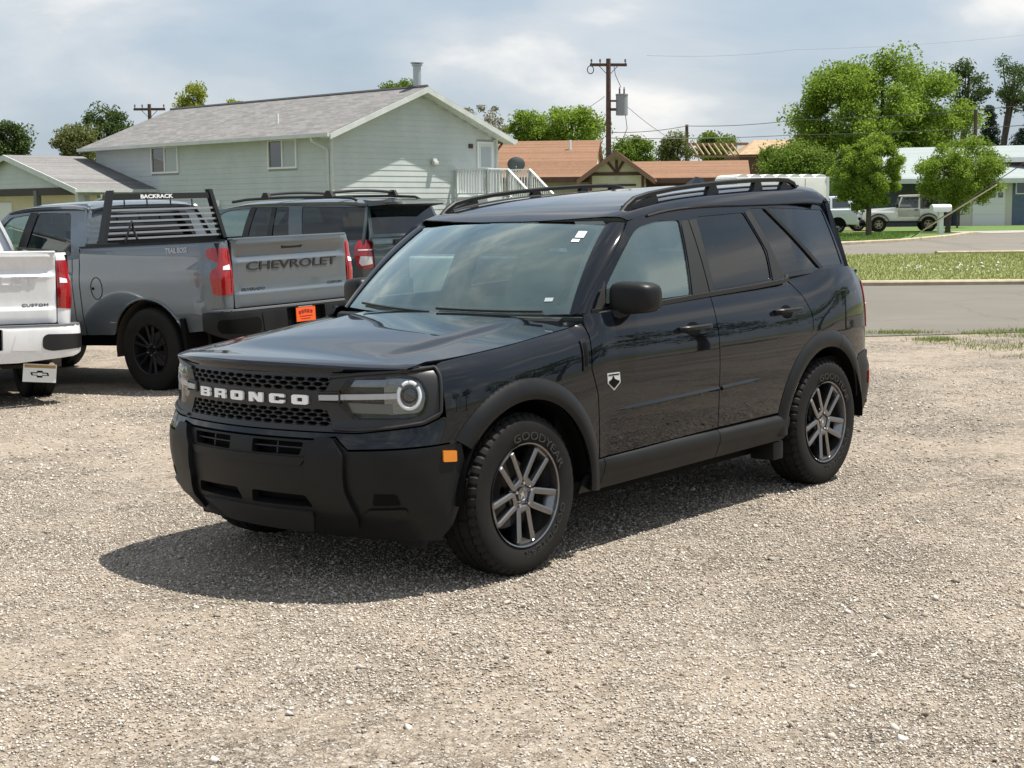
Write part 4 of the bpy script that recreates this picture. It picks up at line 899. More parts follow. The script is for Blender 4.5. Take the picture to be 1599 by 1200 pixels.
    for x in (0,3.745):
        for sg in (1,-1):
            tyre_wheel(root,'wheel',(x,sg*.845,rwheel),0 if sg>0 else math.pi,r=rwheel,hw=.135,rim_r=.245,style='six',rimmat=wheelmat or mat('wheel_black',(.015,.015,.017),.35,.4),seg=48,lug=6)
    if rack:
        for sg in (1,-1): B().hexa([(-.53,sg*.72,.30),(-.56,sg*.72,.30),(-.56,sg*.99,.30),(-.53,sg*.99,.30),(-.48,sg*.72,.72),(-.54,sg*.72,.72),(-.54,sg*1.0,.72),(-.48,sg*1.0,.72)]).o('mud_flap',M_BLACK,root)
    # exhaust tip, hitch
    B().box(-1.16,-.9,-.04,.04,.42,.50).o('tow_hitch',M_BLACK,root);B().tube([(-.6,-.7,.40),(-1.02,-.74,.40)],.035,10).o('exhaust_tip',M_CHROME,root)
    return root
P_GREY=mat('grey_metallic',(.20,.205,.215),.3,.5,coat=1.,build=flake((.125,.155,.182)))
P_WHITE=mat('white_paint',(.78,.79,.80),.25,coat=1.,build=noisy((.74,.75,.76),(.80,.81,.82),4,(.2,.32)))
P_DK=mat('green_grey_metallic',(.03,.042,.045),.3,.4,coat=1.,build=flake((.036,.062,.070)))
pickup('grey crew-cab pickup with CHEVROLET tailgate, BACKRACK cab rack and orange dealer plate',P_GREY,car_matrix(-2.946,15.745,-0.09,2.518,0.041,-0.017),M_CLAD,rack=True,plate='orange',lines=(('SILVERADO',.55,.30),('CUSTOM',-.60,.22)),rwheel=.415,liftdecal=True)
pickup('white pickup at the left edge with white tailgate and white dealer plate under its bumper',P_WHITE,car_matrix(-5.40,14.55,-0.142,2.12,-0.002,0.014),P_WHITE,plate='white',lines=(('CUSTOM',-.60,.24),),rwheel=.395,wheelmat=mat('wheel_silver',(.5,.5,.51),.3,.8),dark_letters=False)
def full_size_suv(label,paint,M):
    root=thing('full_size_suv',label,'suv',M=M)
    wl=Wall([(-1.15,.30),(-1.145,.70),(-1.10,.88),(-1.0,.965),(-.8,.995),(-.2,1.01),(1.5,1.01),(3.0,.99),(3.7,.93),(4.0,.75)],[.40,.60,.80,1.0,1.10,1.18,1.26,1.32],[-.06,-.02,0,.008,.006,-.008,-.03,-.06]);S=wl.sx
    AR=lambda cx:[(cx+.48*math.cos(RAD(a)),.40+.48*math.sin(RAD(a))) for a in np.linspace(160,20,16)]
    gyv=lambda z:.955-.26*(z-1.26)-.30*(z-1.26)**2
    for sg in (1,-1):
        lamp=[(S(-1.13),1.33),(S(-1.135),.96),(S(-1.06),.93),(S(-.99),.98),(S(-.95),1.10),(S(-.95),1.25),(S(-1.0),1.33)]
        patch('body_side',[(.25,.75),(S(-1.05),.62),(S(-.5),.55)]+[(S(x),z) for x,z in AR(0)]+[(S(.6),.5),(S(2.5),.5)]+[(S(x),z) for x,z in AR(3.07)]+[(S(3.6),.55),(S(3.95),.6),(S(3.95),1.15),(S(2.6),1.25),(S(-.7),1.29),(S(-1.05),1.31),(.25,1.30)],wl(sg),paint,root,.07,[lamp],.02,OUT)
        L=patch('tail_lamp',lamp,wl(sg,.004),M_RED,root,.05,rim=.02,out=OUT)
        patch('lamp_white',[(S(-1.125),1.10),(S(-1.125),1.0),(S(-1.04),.975),(S(-1.01),1.02),(S(-1.03),1.11)],wl(sg,.008),mat('lamp_clear',(.6,.6,.6),.2),L,.05,rim=0,out=OUT)
        patch('lamp_strip',[(S(-1.13),1.20),(S(-1.13),1.185),(S(-1.0),1.185),(S(-1.0),1.20)],wl(sg,.008),M_WHITE,L,.05,rim=0,out=OUT)
        gf=lambda q,e=0.:np.stack([q[:,0],sg*(gyv(q[:,1])+e-.05*np.clip((-.6-q[:,0])/.5,0,1)),q[:,1]],1)
        w3=rpoly([(-1.02,1.33),(-.99,1.60,.05),(-.94,1.77,.04),(.20,1.80),(.03,1.30)],.02);w2=rpoly([(.28,1.30),(.45,1.80),(1.10,1.81),(1.12,1.295)],.03);w1=rpoly([(1.22,1.29),(1.20,1.80),(1.72,1.765,.1),(2.38,1.295)],.04)
        patch('pillar_frame',[(-1.06,1.27),(-1.03,1.60),(-.97,1.80),(-.5,1.825),(.6,1.84),(1.4,1.83),(1.85,1.77),(2.55,1.27),(2.4,1.25),(-.7,1.26)],gf,paint,root,.08,[w1,w2,w3],.03,OYS)
        for w,m in ((w3,M_GLD),(w2,M_GLD),(w1,M_GLF)): patch('side_window',w,lambda q:gf(q,-.008),m,root,.12,rim=0,out=OYS)
        patch('pillar_trim',[(.62,1.30),(.70,1.80),(.78,1.80),(.72,1.30)],lambda q:gf(q,.003),M_RUB,root,.1,rim=0,out=OYS)
        patch('pillar_trim',[(1.12,1.295),(1.10,1.81),(1.21,1.81),(1.23,1.295)],lambda q:gf(q,.003),M_RUB,root,.1,rim=0,out=OYS)
        B().tube([(x,sg*.70,z) for x,z in ((-.78,1.865),(-.70,1.90),(-.2,1.925),(.6,1.935),(1.3,1.92),(1.6,1.89))],.020,8).o('roof_rail',M_RUB,root)
        for x in (3.07,0): tyre_wheel(root,'wheel',(x,sg*.85,.40),0 if sg>0 else math.pi,r=.40,hw=.13,rim_r=.27,style='six',rimmat=mat('wheel_silver',(.5,.5,.51),.3,.8),seg=40,lug=6)
    for x in (-.28,.92):
        cb=B().tube([(x,y,1.975+.03*(1-(y/.72)**2)) for y in np.linspace(-.72,.72,11)],.020,8).o('roof_cross_bar',M_RUB,root)
        for sg in (1,-1): B().hexa([(x-.09,sg*.70-.03,1.92),(x+.09,sg*.70-.03,1.92),(x+.09,sg*.70+.03,1.92),(x-.09,sg*.70+.03,1.92),(x-.035,sg*.70-.025,2.01),(x+.035,sg*.70-.025,2.01),(x+.035,sg*.70+.025,2.01),(x-.035,sg*.70+.025,2.01)]).o('bar_foot',M_RUB,cb)
    rz=pchip([-1.0,-.6,.2,1.2,1.8,2.0],[1.865,1.895,1.905,1.895,1.83,1.79])
    patch('roof',rpoly([(-.98,-.74),(1.95,-.72),(1.95,.72),(-.98,.74)],.06),lambda q:np.stack([q[:,0],q[:,1],rz(q[:,0])-.05*(q[:,1]/.74)**4],1),paint,root,.08,rim=.04,out=OZP)
    sp=B().hexa([(-1.0,-.70,1.78),(-1.28,-.64,1.80),(-1.28,.64,1.80),(-1.0,.70,1.78),(-.90,-.72,1.868),(-1.30,-.66,1.835),(-1.30,.66,1.835),(-.90,.72,1.868)]).o('spoiler',paint,root)
    B().hexa([(-1.0,-.68,1.76),(-1.26,-.62,1.785),(-1.26,.62,1.785),(-1.0,.68,1.76),(-1.0,-.68,1.778),(-1.27,-.63,1.80),(-1.27,.63,1.80),(-1.0,.68,1.778)]).o('spoiler_underside',M_BLACK,sp)
    rg=lambda q:np.stack([-1.12+.16*np.clip((q[:,1]-1.36)/.45,0,1)-.03*(1-(q[:,0]/.85)**2),q[:,0],q[:,1]],1)
    hw=rpoly([(-.76,1.40),(.76,1.40),(.66,1.79),(-.66,1.79)],.03)
    patch('hatch_frame',rpoly([(-.86,1.30),(.86,1.30),(.70,1.83),(-.70,1.83)],.04),rg,paint,root,.08,[hw],.02,OXN)
    patch('rear_window',hw,lambda q:rg(q)+[-.002,0,0],M_GLD,root,.1,rim=0,out=OXN)
    patch('tailgate',rpoly([(-.78,.78),(.78,.78),(.84,1.345),(-.84,1.345)],.03),lambda q:np.stack([-1.155-.02*(1-(q[:,0]/.9)**2)-.02*np.exp(-((q[:,1]-1.27)/.03)**2),q[:,0],q[:,1]],1),paint,root,.06,rim=.02,out=OXN)
    B().box(-1.20,-1.17,.10,.42,1.27,1.32).o('plate_lamp_housing',M_RUB,root)
    B().box(-1.24,-.95,-.94,.94,.50,.78,b=.05).o('rear_bumper',paint,root);B().box(-1.0,3.6,-.8,.8,.35,.75).o('chassis',M_BLACK,root)
    B().box(.9,1.2,-.7,.7,.8,1.55,b=.08).box(-.3,0.,-.7,.7,.8,1.5,b=.08).o('seats',M_SEAT,root)
    patch('windscreen',[(0,-.78),(1,-.68),(1,.68),(0,.78)],lambda q:np.stack([2.6-.70*q[:,0],q[:,1],1.27+.53*q[:,0]],1),M_GLF,root,.15,rim=0,out=lambda X:np.stack([1+0*X[:,0],0*X[:,0],1+0*X[:,0]],1))
    B().hexa([(2.5,-.92,.6),(3.95,-.75,.6),(3.95,.75,.6),(2.5,.92,.6),(2.5,-.88,1.28),(3.9,-.74,1.16),(3.9,.74,1.16),(2.5,.88,1.28)]).o('hood',paint,root)
    return root
full_size_suv('dark green-grey full-size SUV with roof cross bars parked behind the grey pickup',P_DK,car_matrix(-2.32,22.3,-0.085,2.53,0.012,-0.012))
# ------------------------------------------------------------------ terrain, gravel lot, streets, grass
_cp=np.array([(0,0,0),(.05,6.65,.04),(-1.32,7.8,.018),(1.78,8.68,.066),(.41,9.85,.044),(-3.5,14.97,-.10),(-6.5,17.13,-.25),(-2.39,16.5,-.065),(-5.39,18.7,-.22),(-5.2,14.6,-.14),(-7,16.5,-.25),(-2.78,21.86,-.09),(-5.84,23.9,-.11),(-1.72,23.4,-.07),(-4.8,25.5,-.09),
 (6.4,19.2,.05),(4.3,18.7,.05),(7.1,29.7,.10),(9.9,29.7,.10),(9.9,44.7,.20),(16,48,.2),(11.3,53.2,.3),(20.4,69.4,.33),(24.4,73.4,.35),(15.2,65.5,.33),(-12,60,.0),(-25,70,.0),(0,60,.1),(0,45,.05),(-12,40,-.05),(-30,20,-.2),(30,20,.1),(30,0,.05),(-20,0,-.1),(0,-30,0),(40,60,.3),(-3,3,-.02),(3,4,.03),(60,100,.4),(0,110,.4),(-60,100,.2)],float)
def _tps(r): return np.where(r>1e-9,r*r*np.log(np.maximum(r,1e-9)),0.)
_q=_cp[:,:2];_K=_tps(np.linalg.norm(_q[:,None]-_q[None],axis=2))+np.eye(len(_q))*2.0;_Pm=np.c_[np.ones(len(_q)),_q]
_sol=np.linalg.solve(np.block([[_K,_Pm],[_Pm.T,np.zeros((3,3))]]),np.r_[_cp[:,2],np.zeros(3)])
def zg(x,y):
    x=np.asarray(x,float);y=np.asarray(y,float);sh=x.shape;p=np.stack([np.clip(x.ravel(),-80,80),np.clip(y.ravel(),-40,120)],1)
    r=np.linalg.norm(p[:,None]-_q[None],axis=2);z=_tps(r)@_sol[:len(_q)]+np.c_[np.ones(len(p)),p]@_sol[len(_q):]
    z=np.clip(z,-.6,.7);return z.reshape(sh)
def zg1(x,y): return float(zg(np.array([x]),np.array([y]))[0])
def drape(e=0.): return lambda q:np.stack([q[:,0],q[:,1],zg(q[:,0],q[:,1])+e],1)
def _axis(a,b,near,lo,hi,g):
    v=list(np.arange(a,b+1e-6,near));s=near
    while v[-1]<hi: s*=g;v.append(v[-1]+s)
    s=near
    while v[0]>lo: s*=g;v.insert(0,v[0]-s)
    return np.array(v)
_gx=_axis(-16,16,1.0,-900,900,1.3);_gy=_axis(0,40,1.0,-300,2500,1.25)
_X,_Y=np.meshgrid(_gx,_gy);_Z=zg(_X,_Y);_nx=len(_gx)
def _dry(t,b):
    p=t.coord('World');n=t.noise(p,.35,5,.6);m=t.noise(p,9,4,.6)
    t.inp(b.inputs['Base Color'],t.mix(t.ramp(m,[(.3,0.),(.7,1.)]),t.ramp(n,[(.35,(.10,.13,.035)),(.6,(.16,.17,.06)),(.75,(.22,.19,.10))]),t.ramp(n,[(.35,(.06,.085,.02)),(.7,(.12,.13,.045))])));t.inp(b.inputs['Normal'],t.bump(m,.6,.05))
gnd=O('ground',np.stack([_X.ravel(),_Y.ravel(),_Z.ravel()],1),[(j*_nx+i,j*_nx+i+1,(j+1)*_nx+i+1,(j+1)*_nx+i) for j in range(len(_gy)-1) for i in range(_nx-1)],mat('dry_grass_ground',(.14,.15,.06),.95,build=_dry),None,180);tag(gnd,kind='structure')
def _gravel(t,b):
    p=t.coord('World')
    wob=t.mix(.06,p,t.noise(p,30,2,.5,out='Color'),'ADD')
    v1=t.new('ShaderNodeTexVoronoi');t.l.new(wob,v1.inputs['Vector']);v1.inputs['Scale'].default_value=62
    v2=t.new('ShaderNodeTexVoronoi');t.l.new(wob,v2.inputs['Vector']);v2.inputs['Scale'].default_value=30
    big=t.noise(p,.55,6,.62,.4);mid=t.noise(p,3.2,6,.65);fine=t.noise(p,160,3,.6)
    sx=t.new('ShaderNodeSeparateColor');t.l.new(v1.outputs['Color'],sx.inputs[0]);sy=t.new('ShaderNodeSeparateColor');t.l.new(v2.outputs['Color'],sy.inputs[0])
    stone=t.ramp(sx.outputs[0],[(0.,(.089,.070,.052)),(.25,(.207,.172,.134)),(.55,(.303,.261,.209)),(.82,(.414,.368,.313)),(1.,(.524,.487,.440))])
    stone2=t.ramp(sy.outputs[0],[(0.,(.138,.112,.083)),(.45,(.276,.234,.186)),(.85,(.394,.348,.292)),(1.,(.497,.460,.412))])
    st=t.mix(t.ramp(t.noise(p,12,3,.5),[(.45,0.),(.6,1.)]),stone,stone2)
    dirt=t.mix(fine,(.249,.201,.153),(.320,.268,.214))
    pk=t.ramp(t.math('ADD',t.math('MULTIPLY',big,.65),t.math('MULTIPLY',mid,.35)),[(.40,0.),(.56,.85)])     # trodden fine patches between loose stone
    c=t.mix(t.math('MULTIPLY',pk,.72),st,dirt)
    gap=t.ramp(v1.outputs['Distance'],[(.0,1.),(.5,.92),(.8,.36)])
    c=t.mix(1.,c,t.mix(t.math('MULTIPLY',pk,.8),gap,(1,1,1)),'MULTIPLY')
    c=t.mix(t.ramp(t.noise(p,1.3,4,.6,.6),[(.60,0.),(.78,.30)]),c,(.19,.165,.13))
    t.inp(b.inputs['Base Color'],c)
    h=t.math('MULTIPLY',t.math('SUBTRACT',1.,v1.outputs['Distance']),t.math('SUBTRACT',1.15,pk))
    n1=t.bump(h,1.,.016);t.inp(b.inputs['Normal'],t.bump(mid,.35,.05,n1))
M_GRAVEL=mat('gravel',(.36,.32,.26),.92,spec=.2,build=_gravel)
LOT=[(-60,-25),(60,-25),(60,30.0),(14,20.6),(6.41,19.12),(5.2,18.85),(4.31,18.72),(2.0,18.9),(-.5,20.5),(-2.0,25),(-4,28),(-9,27),(-12,24),(-16,23),(-60,24)]
lot=patch('gravel_lot',LOT,drape(.006),M_GRAVEL,None,1.5,rim=0,out=OZP);tag(lot,kind='structure')
# loose stones on the part of the lot near the camera
rng=np.random.default_rng(7)
def stones(n,y0,y1,smin,smax,pw):
    u=rng.random(n);y=(y0**pw+(y1**pw-y0**pw)*u)**(1/pw);x=(rng.random(n)*2-1)*(.375*y+.3);return x,y
def blobmesh(name,xs_,ys_,size,flat,matl,kind='stuff',lift=.25):
    n=len(xs_);oc=np.array([(1,0,0),(0,1,0),(-1,0,0),(0,-1,0),(0,0,1),(0,0,-1)],float);fc=np.array([(0,1,4),(1,2,4),(2,3,4),(3,0,4),(1,0,5),(2,1,5),(3,2,5),(0,3,5)])
    v=np.repeat(oc[None],n,0)*(1+.45*(rng.random((n,6,1))-.5))*size[:,None,None]*np.array([1,.75,flat])[None,None]
    v+=rng.normal(0,.16,(n,6,3))*size[:,None,None]
    a=rng.random(n)*6.283;tl=rng.normal(0,.35,(n,2))
    x=v[...,0].copy();z=v[...,2].copy();v[...,0]=x+z*tl[:,:1];v[...,2]=z-x*tl[:,:1]
    c,s=np.cos(a)[:,None],np.sin(a)[:,None];x=v[...,0]*c-v[...,1]*s;y=v[...,0]*s+v[...,1]*c;v[...,0]=x+xs_[:,None];v[...,1]=y+ys_[:,None]
    v[...,2]+=(zg(xs_,ys_)+.006+size*flat*lift)[:,None]
    V=v.reshape(-1,3);F=(fc[None]+6*np.arange(n)[:,None,None]).reshape(-1,3)
    me=bpy.data.meshes.new(name);me.vertices.add(len(V));me.vertices.foreach_set('co',V.ravel());me.loops.add(F.size);me.loops.foreach_set('vertex_index',F.ravel().astype(np.int32));me.polygons.add(len(F));me.polygons.foreach_set('loop_start',np.arange(0,F.size,3,dtype=np.int32));me.polygons.foreach_set('loop_total',np.full(len(F),3,np.int32));me.update();me.validate()
    me.materials.append(matl);o=link(bpy.data.objects.new(name,me));tag(o,kind=kind);return o
def _stone(t,b):
    r=t.new('ShaderNodeNewGeometry').outputs['Random Per Island'];n=t.noise(t.coord('World'),150,3,.6)
    c=t.ramp(r,[(0.,(.090,.076,.059)),(.10,(.233,.193,.151)),(.35,(.377,.327,.266)),(.65,(.503,.450,.385)),(.88,(.611,.566,.505)),(1.,(.738,.705,.661))])
    t.inp(b.inputs['Base Color'],t.mix(t.ramp(n,[(.3,.0),(.7,.3)]),c,(.341,.286,.225)))
M_STONE=mat('loose_stone',(.4,.36,.3),.9,spec=.25,build=_stone)
def _keep(x,y,th=.5):
    "thin the stones out over trodden patches"
    f=np.sin(x*1.3+.7*np.sin(y*.9))+np.sin(y*1.1+1.3*np.sin(x*.7+1))+.8*np.sin(2.3*x-1.7*y)+rng.normal(0,.8,len(x));return f>-th
x1,y1=stones(200000,3.7,9.5,0,0,1.15);k=_keep(x1,y1,.9);x1,y1=x1[k],y1[k];s1=.0032+.0058*rng.random(len(x1))**2.4
x2,y2=stones(30000,8.5,15,0,0,1.6);k=_keep(x2,y2,.6);x2,y2=x2[k],y2[k];s2=.006+.008*rng.random(len(x2))**2
x3,y3=stones(500,3.8,13,0,0,1.4);s3=.012+.010*rng.random(len(x3))
st=blobmesh('loose_gravel',np.r_[x1,x2,x3],np.r_[y1,y2,y3],np.r_[s1,s2,s3],.5,M_STONE);st['label']='loose gravel stones scattered over the lot'
# streets and kerbs
def _asph(c1,c2):
    def f(t,b):
        p=t.coord('World');n=t.noise(p,.6,6,.6);m=t.noise(p,40,3,.6);cr=t.vor(t.mix(.35,p,t.noise(p,2,4,.6,out='Color'),'ADD'),.28,'DISTANCE_TO_EDGE')
        c=t.mix(t.ramp(n,[(.3,0.),(.7,1.)]),c1,c2);c=t.mix(t.ramp(m,[(.35,.0),(.7,.22)]),c,(.11,.10,.085))
        t.inp(b.inputs['Base Color'],t.mix(t.ramp(cr,[(.0,.55),(.012,.0)]),c,(.075,.07,.062)));t.inp(b.inputs['Normal'],t.bump(m,.25,.01))
    return f
M_ASPH=mat('old_asphalt',(.28,.26,.23),.85,build=_asph((.112,.100,.082),(.138,.124,.102)))
M_ASPH2=mat('pale_asphalt',(.30,.28,.24),.85,build=_asph((.132,.118,.097),(.162,.146,.121)))
M_CONC=mat('kerb_concrete',(.42,.37,.29),.85,build=noisy((.30,.25,.17),(.42,.36,.26),3,bump=.2,det=6))
NEAR_K=[(3.0,30.3),(6.2,30.0),(7.08,29.74),(9.92,29.72),(16,29.6),(60,29.0)]     # kerb line on the far side of the near street
near=patch('near_street',[(60,30.05),(14,20.65),(6.41,19.17),(5.2,18.9),(4.31,18.77),(2.0,18.95),(.5,19.8),(-.5,21),(-1.5,25),(-1.8,32),(0.5,35),(3,42),(6,46),(8,43),(5.5,36),(4.6,31.5),(6.2,30.05),(7.08,29.8),(9.92,29.78),(16,29.66),(60,31)],drape(.010),M_ASPH,None,1.5,rim=0,out=OZP);tag(near,kind='structure')
far=patch('far_street',[(6,43),(9.88,44.75),(13,46.0),(16.0,47.6),(22,50),(60,56),(60,82),(34,74.2),(27,72.0),(24.4,71.2),(20.4,68.6),(17.6,62.0),(14.2,56.0),(11.3,52.8),(6,51),(-6,50.5),(-40,50),(-40,40),(-6,42)],drape(.010),M_ASPH2,None,1.5,rim=0,out=OZP);tag(far,kind='structure')
def kerb(name,pts,w=.16,h=.13,m=M_CONC):
    P=np.array(pts,float);t=np.concatenate([[0],np.cumsum(np.hypot(*np.diff(P,axis=0).T))]);s=np.arange(0,t[-1],.8);x=np.interp(s,t,P[:,0]);y=np.interp(s,t,P[:,1]);z=zg(x,y)
    b=B();b.tube(np.stack([x,y,z+h/2],1),1.,sect=[(w/2,-h/2),(w/2,h/2-.03),(w/2-.03,h/2),(-w/2+.03,h/2),(-w/2,h/2-.03),(-w/2,-h/2)])
    o=b.o(name,m,None,30);tag(o,kind='structure');return o
kerb('near_kerb',[(4.6,31.4),(5.2,30.5),(6.2,30.06),(7.08,29.80),(9.92,29.78),(16,29.66),(60,31)],.36,.10)
kerb('island_kerb',[(12.3,44.6),(15.0,45.2),(22,47.6),(40,52)],.20,.12)
kerb('lawn_kerb',[(10.3,52.4),(11.3,52.9),(14.2,56.1),(17.6,62.1),(20.2,68.2),(20.9,69.4)],.20,.12)
dw=patch('driveway',[(20.9,69.3),(24.4,71.4),(34,74.4),(40,90),(24,86),(21.0,73.5)],drape(.016),mat('drive_concrete',(.42,.40,.36),.85,build=noisy((.26,.245,.21),(.34,.315,.275),2)),None,1.5,rim=0,out=OZP);tag(dw,kind='structure')
dw2=patch('driveway_apron',[(7.5,51.6),(10.2,52.6),(13.9,56.2),(13.0,58.0),(6.5,53.5)],drape(.016),mat('drive_concrete'),None,1.5,rim=0,out=OZP);tag(dw2,kind='structure')
def _lawn(c1,c2,c3):
    def f(t,b):
        p=t.coord('World');n=t.noise(p,1.1,5,.6);m=t.noise(p,14,4,.65)
        t.inp(b.inputs['Base Color'],t.mix(t.ramp(m,[(.3,0.),(.7,.8)]),t.ramp(n,[(.35,c1),(.6,c2)]),c3));t.inp(b.inputs['Normal'],t.bump(m,.8,.06))
    return f
isl=patch('verge_island',[(4.75,31.5),(5.3,30.65),(6.25,30.18),(7.1,29.93),(9.95,29.91),(16,29.79),(60,31.2),(60,52),(40,51.8),(22,47.4),(15,45.05),(11.5,44.4),(9.5,44.3),(8.2,42.8),(5.7,36)],drape(.05),mat('verge_grass',(.16,.20,.06),.95,build=_lawn((.17,.20,.06),(.24,.25,.10),(.13,.16,.045))),None,1.2,rim=.04,out=OZP);tag(isl,kind='structure')
lawn=patch('front_lawn',[(13.2,58.1),(14.05,56.25),(17.4,62.1),(20.0,68.2),(20.5,70.5),(18,72.5),(10,71.5),(8,62)],drape(.05),mat('mown_lawn',(.09,.16,.03),.95,build=_lawn((.085,.16,.025),(.12,.20,.035),(.05,.10,.018))),None,1.0,rim=.04,out=OZP);tag(lawn,kind='structure')
lw2=patch('back_lawn',[(20,74.5),(30,77.5),(42,91),(24,90),(18,80)],drape(.02),mat('mown_lawn'),None,1.5,rim=0,out=OZP);tag(lw2,kind='structure')
# grass blades and weeds
def blades(name,x,y,h,w,matl,zoff=.01,label=None):
    n=len(x);a=rng.random(n)*6.283;z=zg(x,y)+zoff;dx=np.cos(a)*w;dy=np.sin(a)*w;lx=rng.normal(0,.35,n)*h;ly=rng.normal(0,.35,n)*h
    V=np.stack([np.stack([x-dx,y-dy,z],1),np.stack([x+dx,y+dy,z],1),np.stack([x+lx,y+ly,z+h],1)],1).reshape(-1,3);F=np.arange(3*n).reshape(-1,3)
    me=bpy.data.meshes.new(name);me.from_pydata(V.tolist(),[],F.tolist());me.materials.append(matl);o=link(bpy.data.objects.new(name,me));tag(o,label,kind='stuff');return o
def _leafmat(c1,c2,c3,tr=.35):
    def f(t,b):
        r=t.new('ShaderNodeNewGeometry').outputs['Random Per Island'];c=t.ramp(r,[(0.,c1),(.5,c2),(1.,c3)]);t.inp(b.inputs['Base Color'],c)
        ts=t.new('ShaderNodeBsdfTranslucent');t.inp(ts.inputs[0],t.mix(.5,c,(.25,.32,.02),'ADD') if False else c);ms=t.new('ShaderNodeMixShader');ms.inputs[0].default_value=tr
        t.l.new(b.outputs[0],ms.inputs[1]);t.l.new(ts.outputs[0],ms.inputs[2]);t.l.new(ms.outputs[0],t.n['Material Output'].inputs[0])
    return f
M_BLADE=mat('grass_blade',(.15,.2,.05),.8,spec=.2,build=_leafmat((.16,.20,.05),(.26,.29,.09),(.38,.36,.16)))
M_BLADE2=mat('weed_blade',(.12,.2,.05),.8,spec=.2,build=_leafmat((.13,.18,.04),(.21,.27,.07),(.33,.35,.14)))
n=42000;gx_=4.9+rng.random(n)**.9*17;gy_=30.2+rng.random(n)*15.5;k=(gx_>4.9+ .27*np.maximum(0,gy_-31.5))&(gy_<44+.33*np.maximum(0,gx_-12))
blades('verge_grass_blades',gx_[k],gy_[k],(.025+.08*rng.random(k.sum())**2),.011,M_BLADE,.05,'pale green grass on the verge between the two streets')
cl=[];
for cx,cy,rx,ry,nn in ((4.85,19.2,.42,.22,700),(5.02,18.1,.24,.22,600),(5.8,18.95,.35,.10,260),(7.1,19.25,1.1,.30,2600),(8.6,19.6,1.2,.4,1800),(6.6,18.5,.9,.4,700),(7.6,18.6,.9,.4,700),(7.35,16.6,.2,.22,420),(6.1,17.3,.6,.4,300),(5.4,16.9,.5,.4,220),(6.9,17.6,.8,.5,420),(5.6,15.9,.6,.4,140),(9.5,20,2,.3,900),(6.2,16.2,.9,.6,160),(5.2,17.6,.6,.5,160)):
    cl.append(np.stack([cx+rng.normal(0,rx*.5,nn),cy+rng.normal(0,ry*.5,nn)],1))
cl=np.concatenate(cl);blades('edge_weeds',cl[:,0],cl[:,1],.015+.045*rng.random(len(cl))**1.5,.006,M_BLADE2,.008,'weeds and grass tufts along the edge of the gravel lot')
n=9000;gx_=-16+rng.random(n)*11.2;gy_=21.2+rng.random(n)*3.5;blades('back_grass_blades',gx_,gy_,.05+.16*rng.random(n),.012,M_BLADE2,.008,'grass strip behind the parked pickups')
n=12000;gx_=9+rng.random(n)*12;gy_=56+rng.random(n)*15.5;k=(gx_<13.9+.6*(gy_-56)*.55)&(gx_>8);blades('lawn_blades',gx_[k],gy_[k],.05+.06*rng.random(k.sum()),.02,mat('lawn_blade',(.1,.18,.03),.8,build=_leafmat((.07,.14,.02),(.11,.19,.03),(.16,.24,.05))),.05,'short green lawn blades in front of the parked jeep')
# pale broken rocks lying in the verge
_rk=np.array([W2(1388+rng.random()*175,409+rng.random()*19,37.5-rng.random()*3) for i in range(90)]);_rk[:,1]+=rng.normal(0,.5,90)
_o=blobmesh('rock_rubble',_rk[:,0],_rk[:,1],(.02+.05*rng.random(90)**2),.6,mat('pale_rock',(.52,.49,.43),.9),lift=1.8);_o['label']='pale rock rubble lying in the grass verge between the streets'
# ------------------------------------------------------------------ houses, poles, fences
def _vec(*a): return np.array(a,float)
class Frame:
    "local frame: origin on the ground, a along e1, b along e2 (both level), z up"
    def __init__(s,o,ang): s.o=np.array(o,float);s.e1=_vec(math.cos(ang),math.sin(ang),0);s.e2=_vec(-math.sin(ang),math.cos(ang),0)
    def __call__(s,a,b,z): return s.o+s.e1*a+s.e2*b+_vec(0,0,z)
    def M(s): return Matrix(((s.e1[0],s.e2[0],0,s.o[0]),(s.e1[1],s.e2[1],0,s.o[1]),(0,0,1,s.o[2]),(0,0,0,1)))
def _shingle(c1,c2,c3,ang=0.):
    def f(t,b):
        p=t.coord('Object');r=t.new('ShaderNodeMapping');t.l.new(p,r.inputs[0]);r.inputs['Scale'].default_value=(1,1,1)
        bk=t.new('ShaderNodeTexBrick');sp=t.new('ShaderNodeSeparateXYZ');t.l.new(p,sp.inputs[0]);cb=t.new('ShaderNodeCombineXYZ')
        t.l.new(sp.outputs[1],cb.inputs[0]);t.l.new(t.math('MULTIPLY',sp.outputs[2],2.6),cb.inputs[1])
        t.l.new(cb.outputs[0],bk.inputs['Vector']);bk.inputs['Scale'].default_value=1.;bk.inputs['Brick Width'].default_value=.42;bk.inputs['Row Height'].default_value=.15;bk.inputs['Mortar Size'].default_value=.006
        bk.inputs['Color1'].default_value=(*c1,1);bk.inputs['Color2'].default_value=(*c2,1);bk.inputs['Mortar'].default_value=(*c3,1);bk.inputs['Bias'].default_value=-.1
        n=t.noise(p,1.2,5,.6);m=t.noise(p,7,4,.6)
        t.inp(b.inputs['Base Color'],t.mix(t.ramp(m,[(.3,0.),(.7,.55)]),t.mix(t.ramp(n,[(.3,0.),(.75,.35)]),bk.outputs['Color'],c3),c2));t.inp(b.inputs['Normal'],t.bump(bk.outputs['Fac'],.4,.02))
    return f
M_SHG=mat('grey_shingle',(.2,.19,.19),.95,spec=.15,build=_shingle((.13,.128,.128),(.235,.228,.225),(.09,.088,.09)))
M_SHB=mat('brown_shingle',(.3,.2,.14),.95,spec=.15,build=_shingle((.165,.093,.060),(.27,.158,.10),(.115,.066,.042)))
M_SHT=mat('teal_shingle',(.25,.29,.29),.95,spec=.15,build=_shingle((.26,.30,.30),(.32,.36,.36),(.19,.22,.22)))
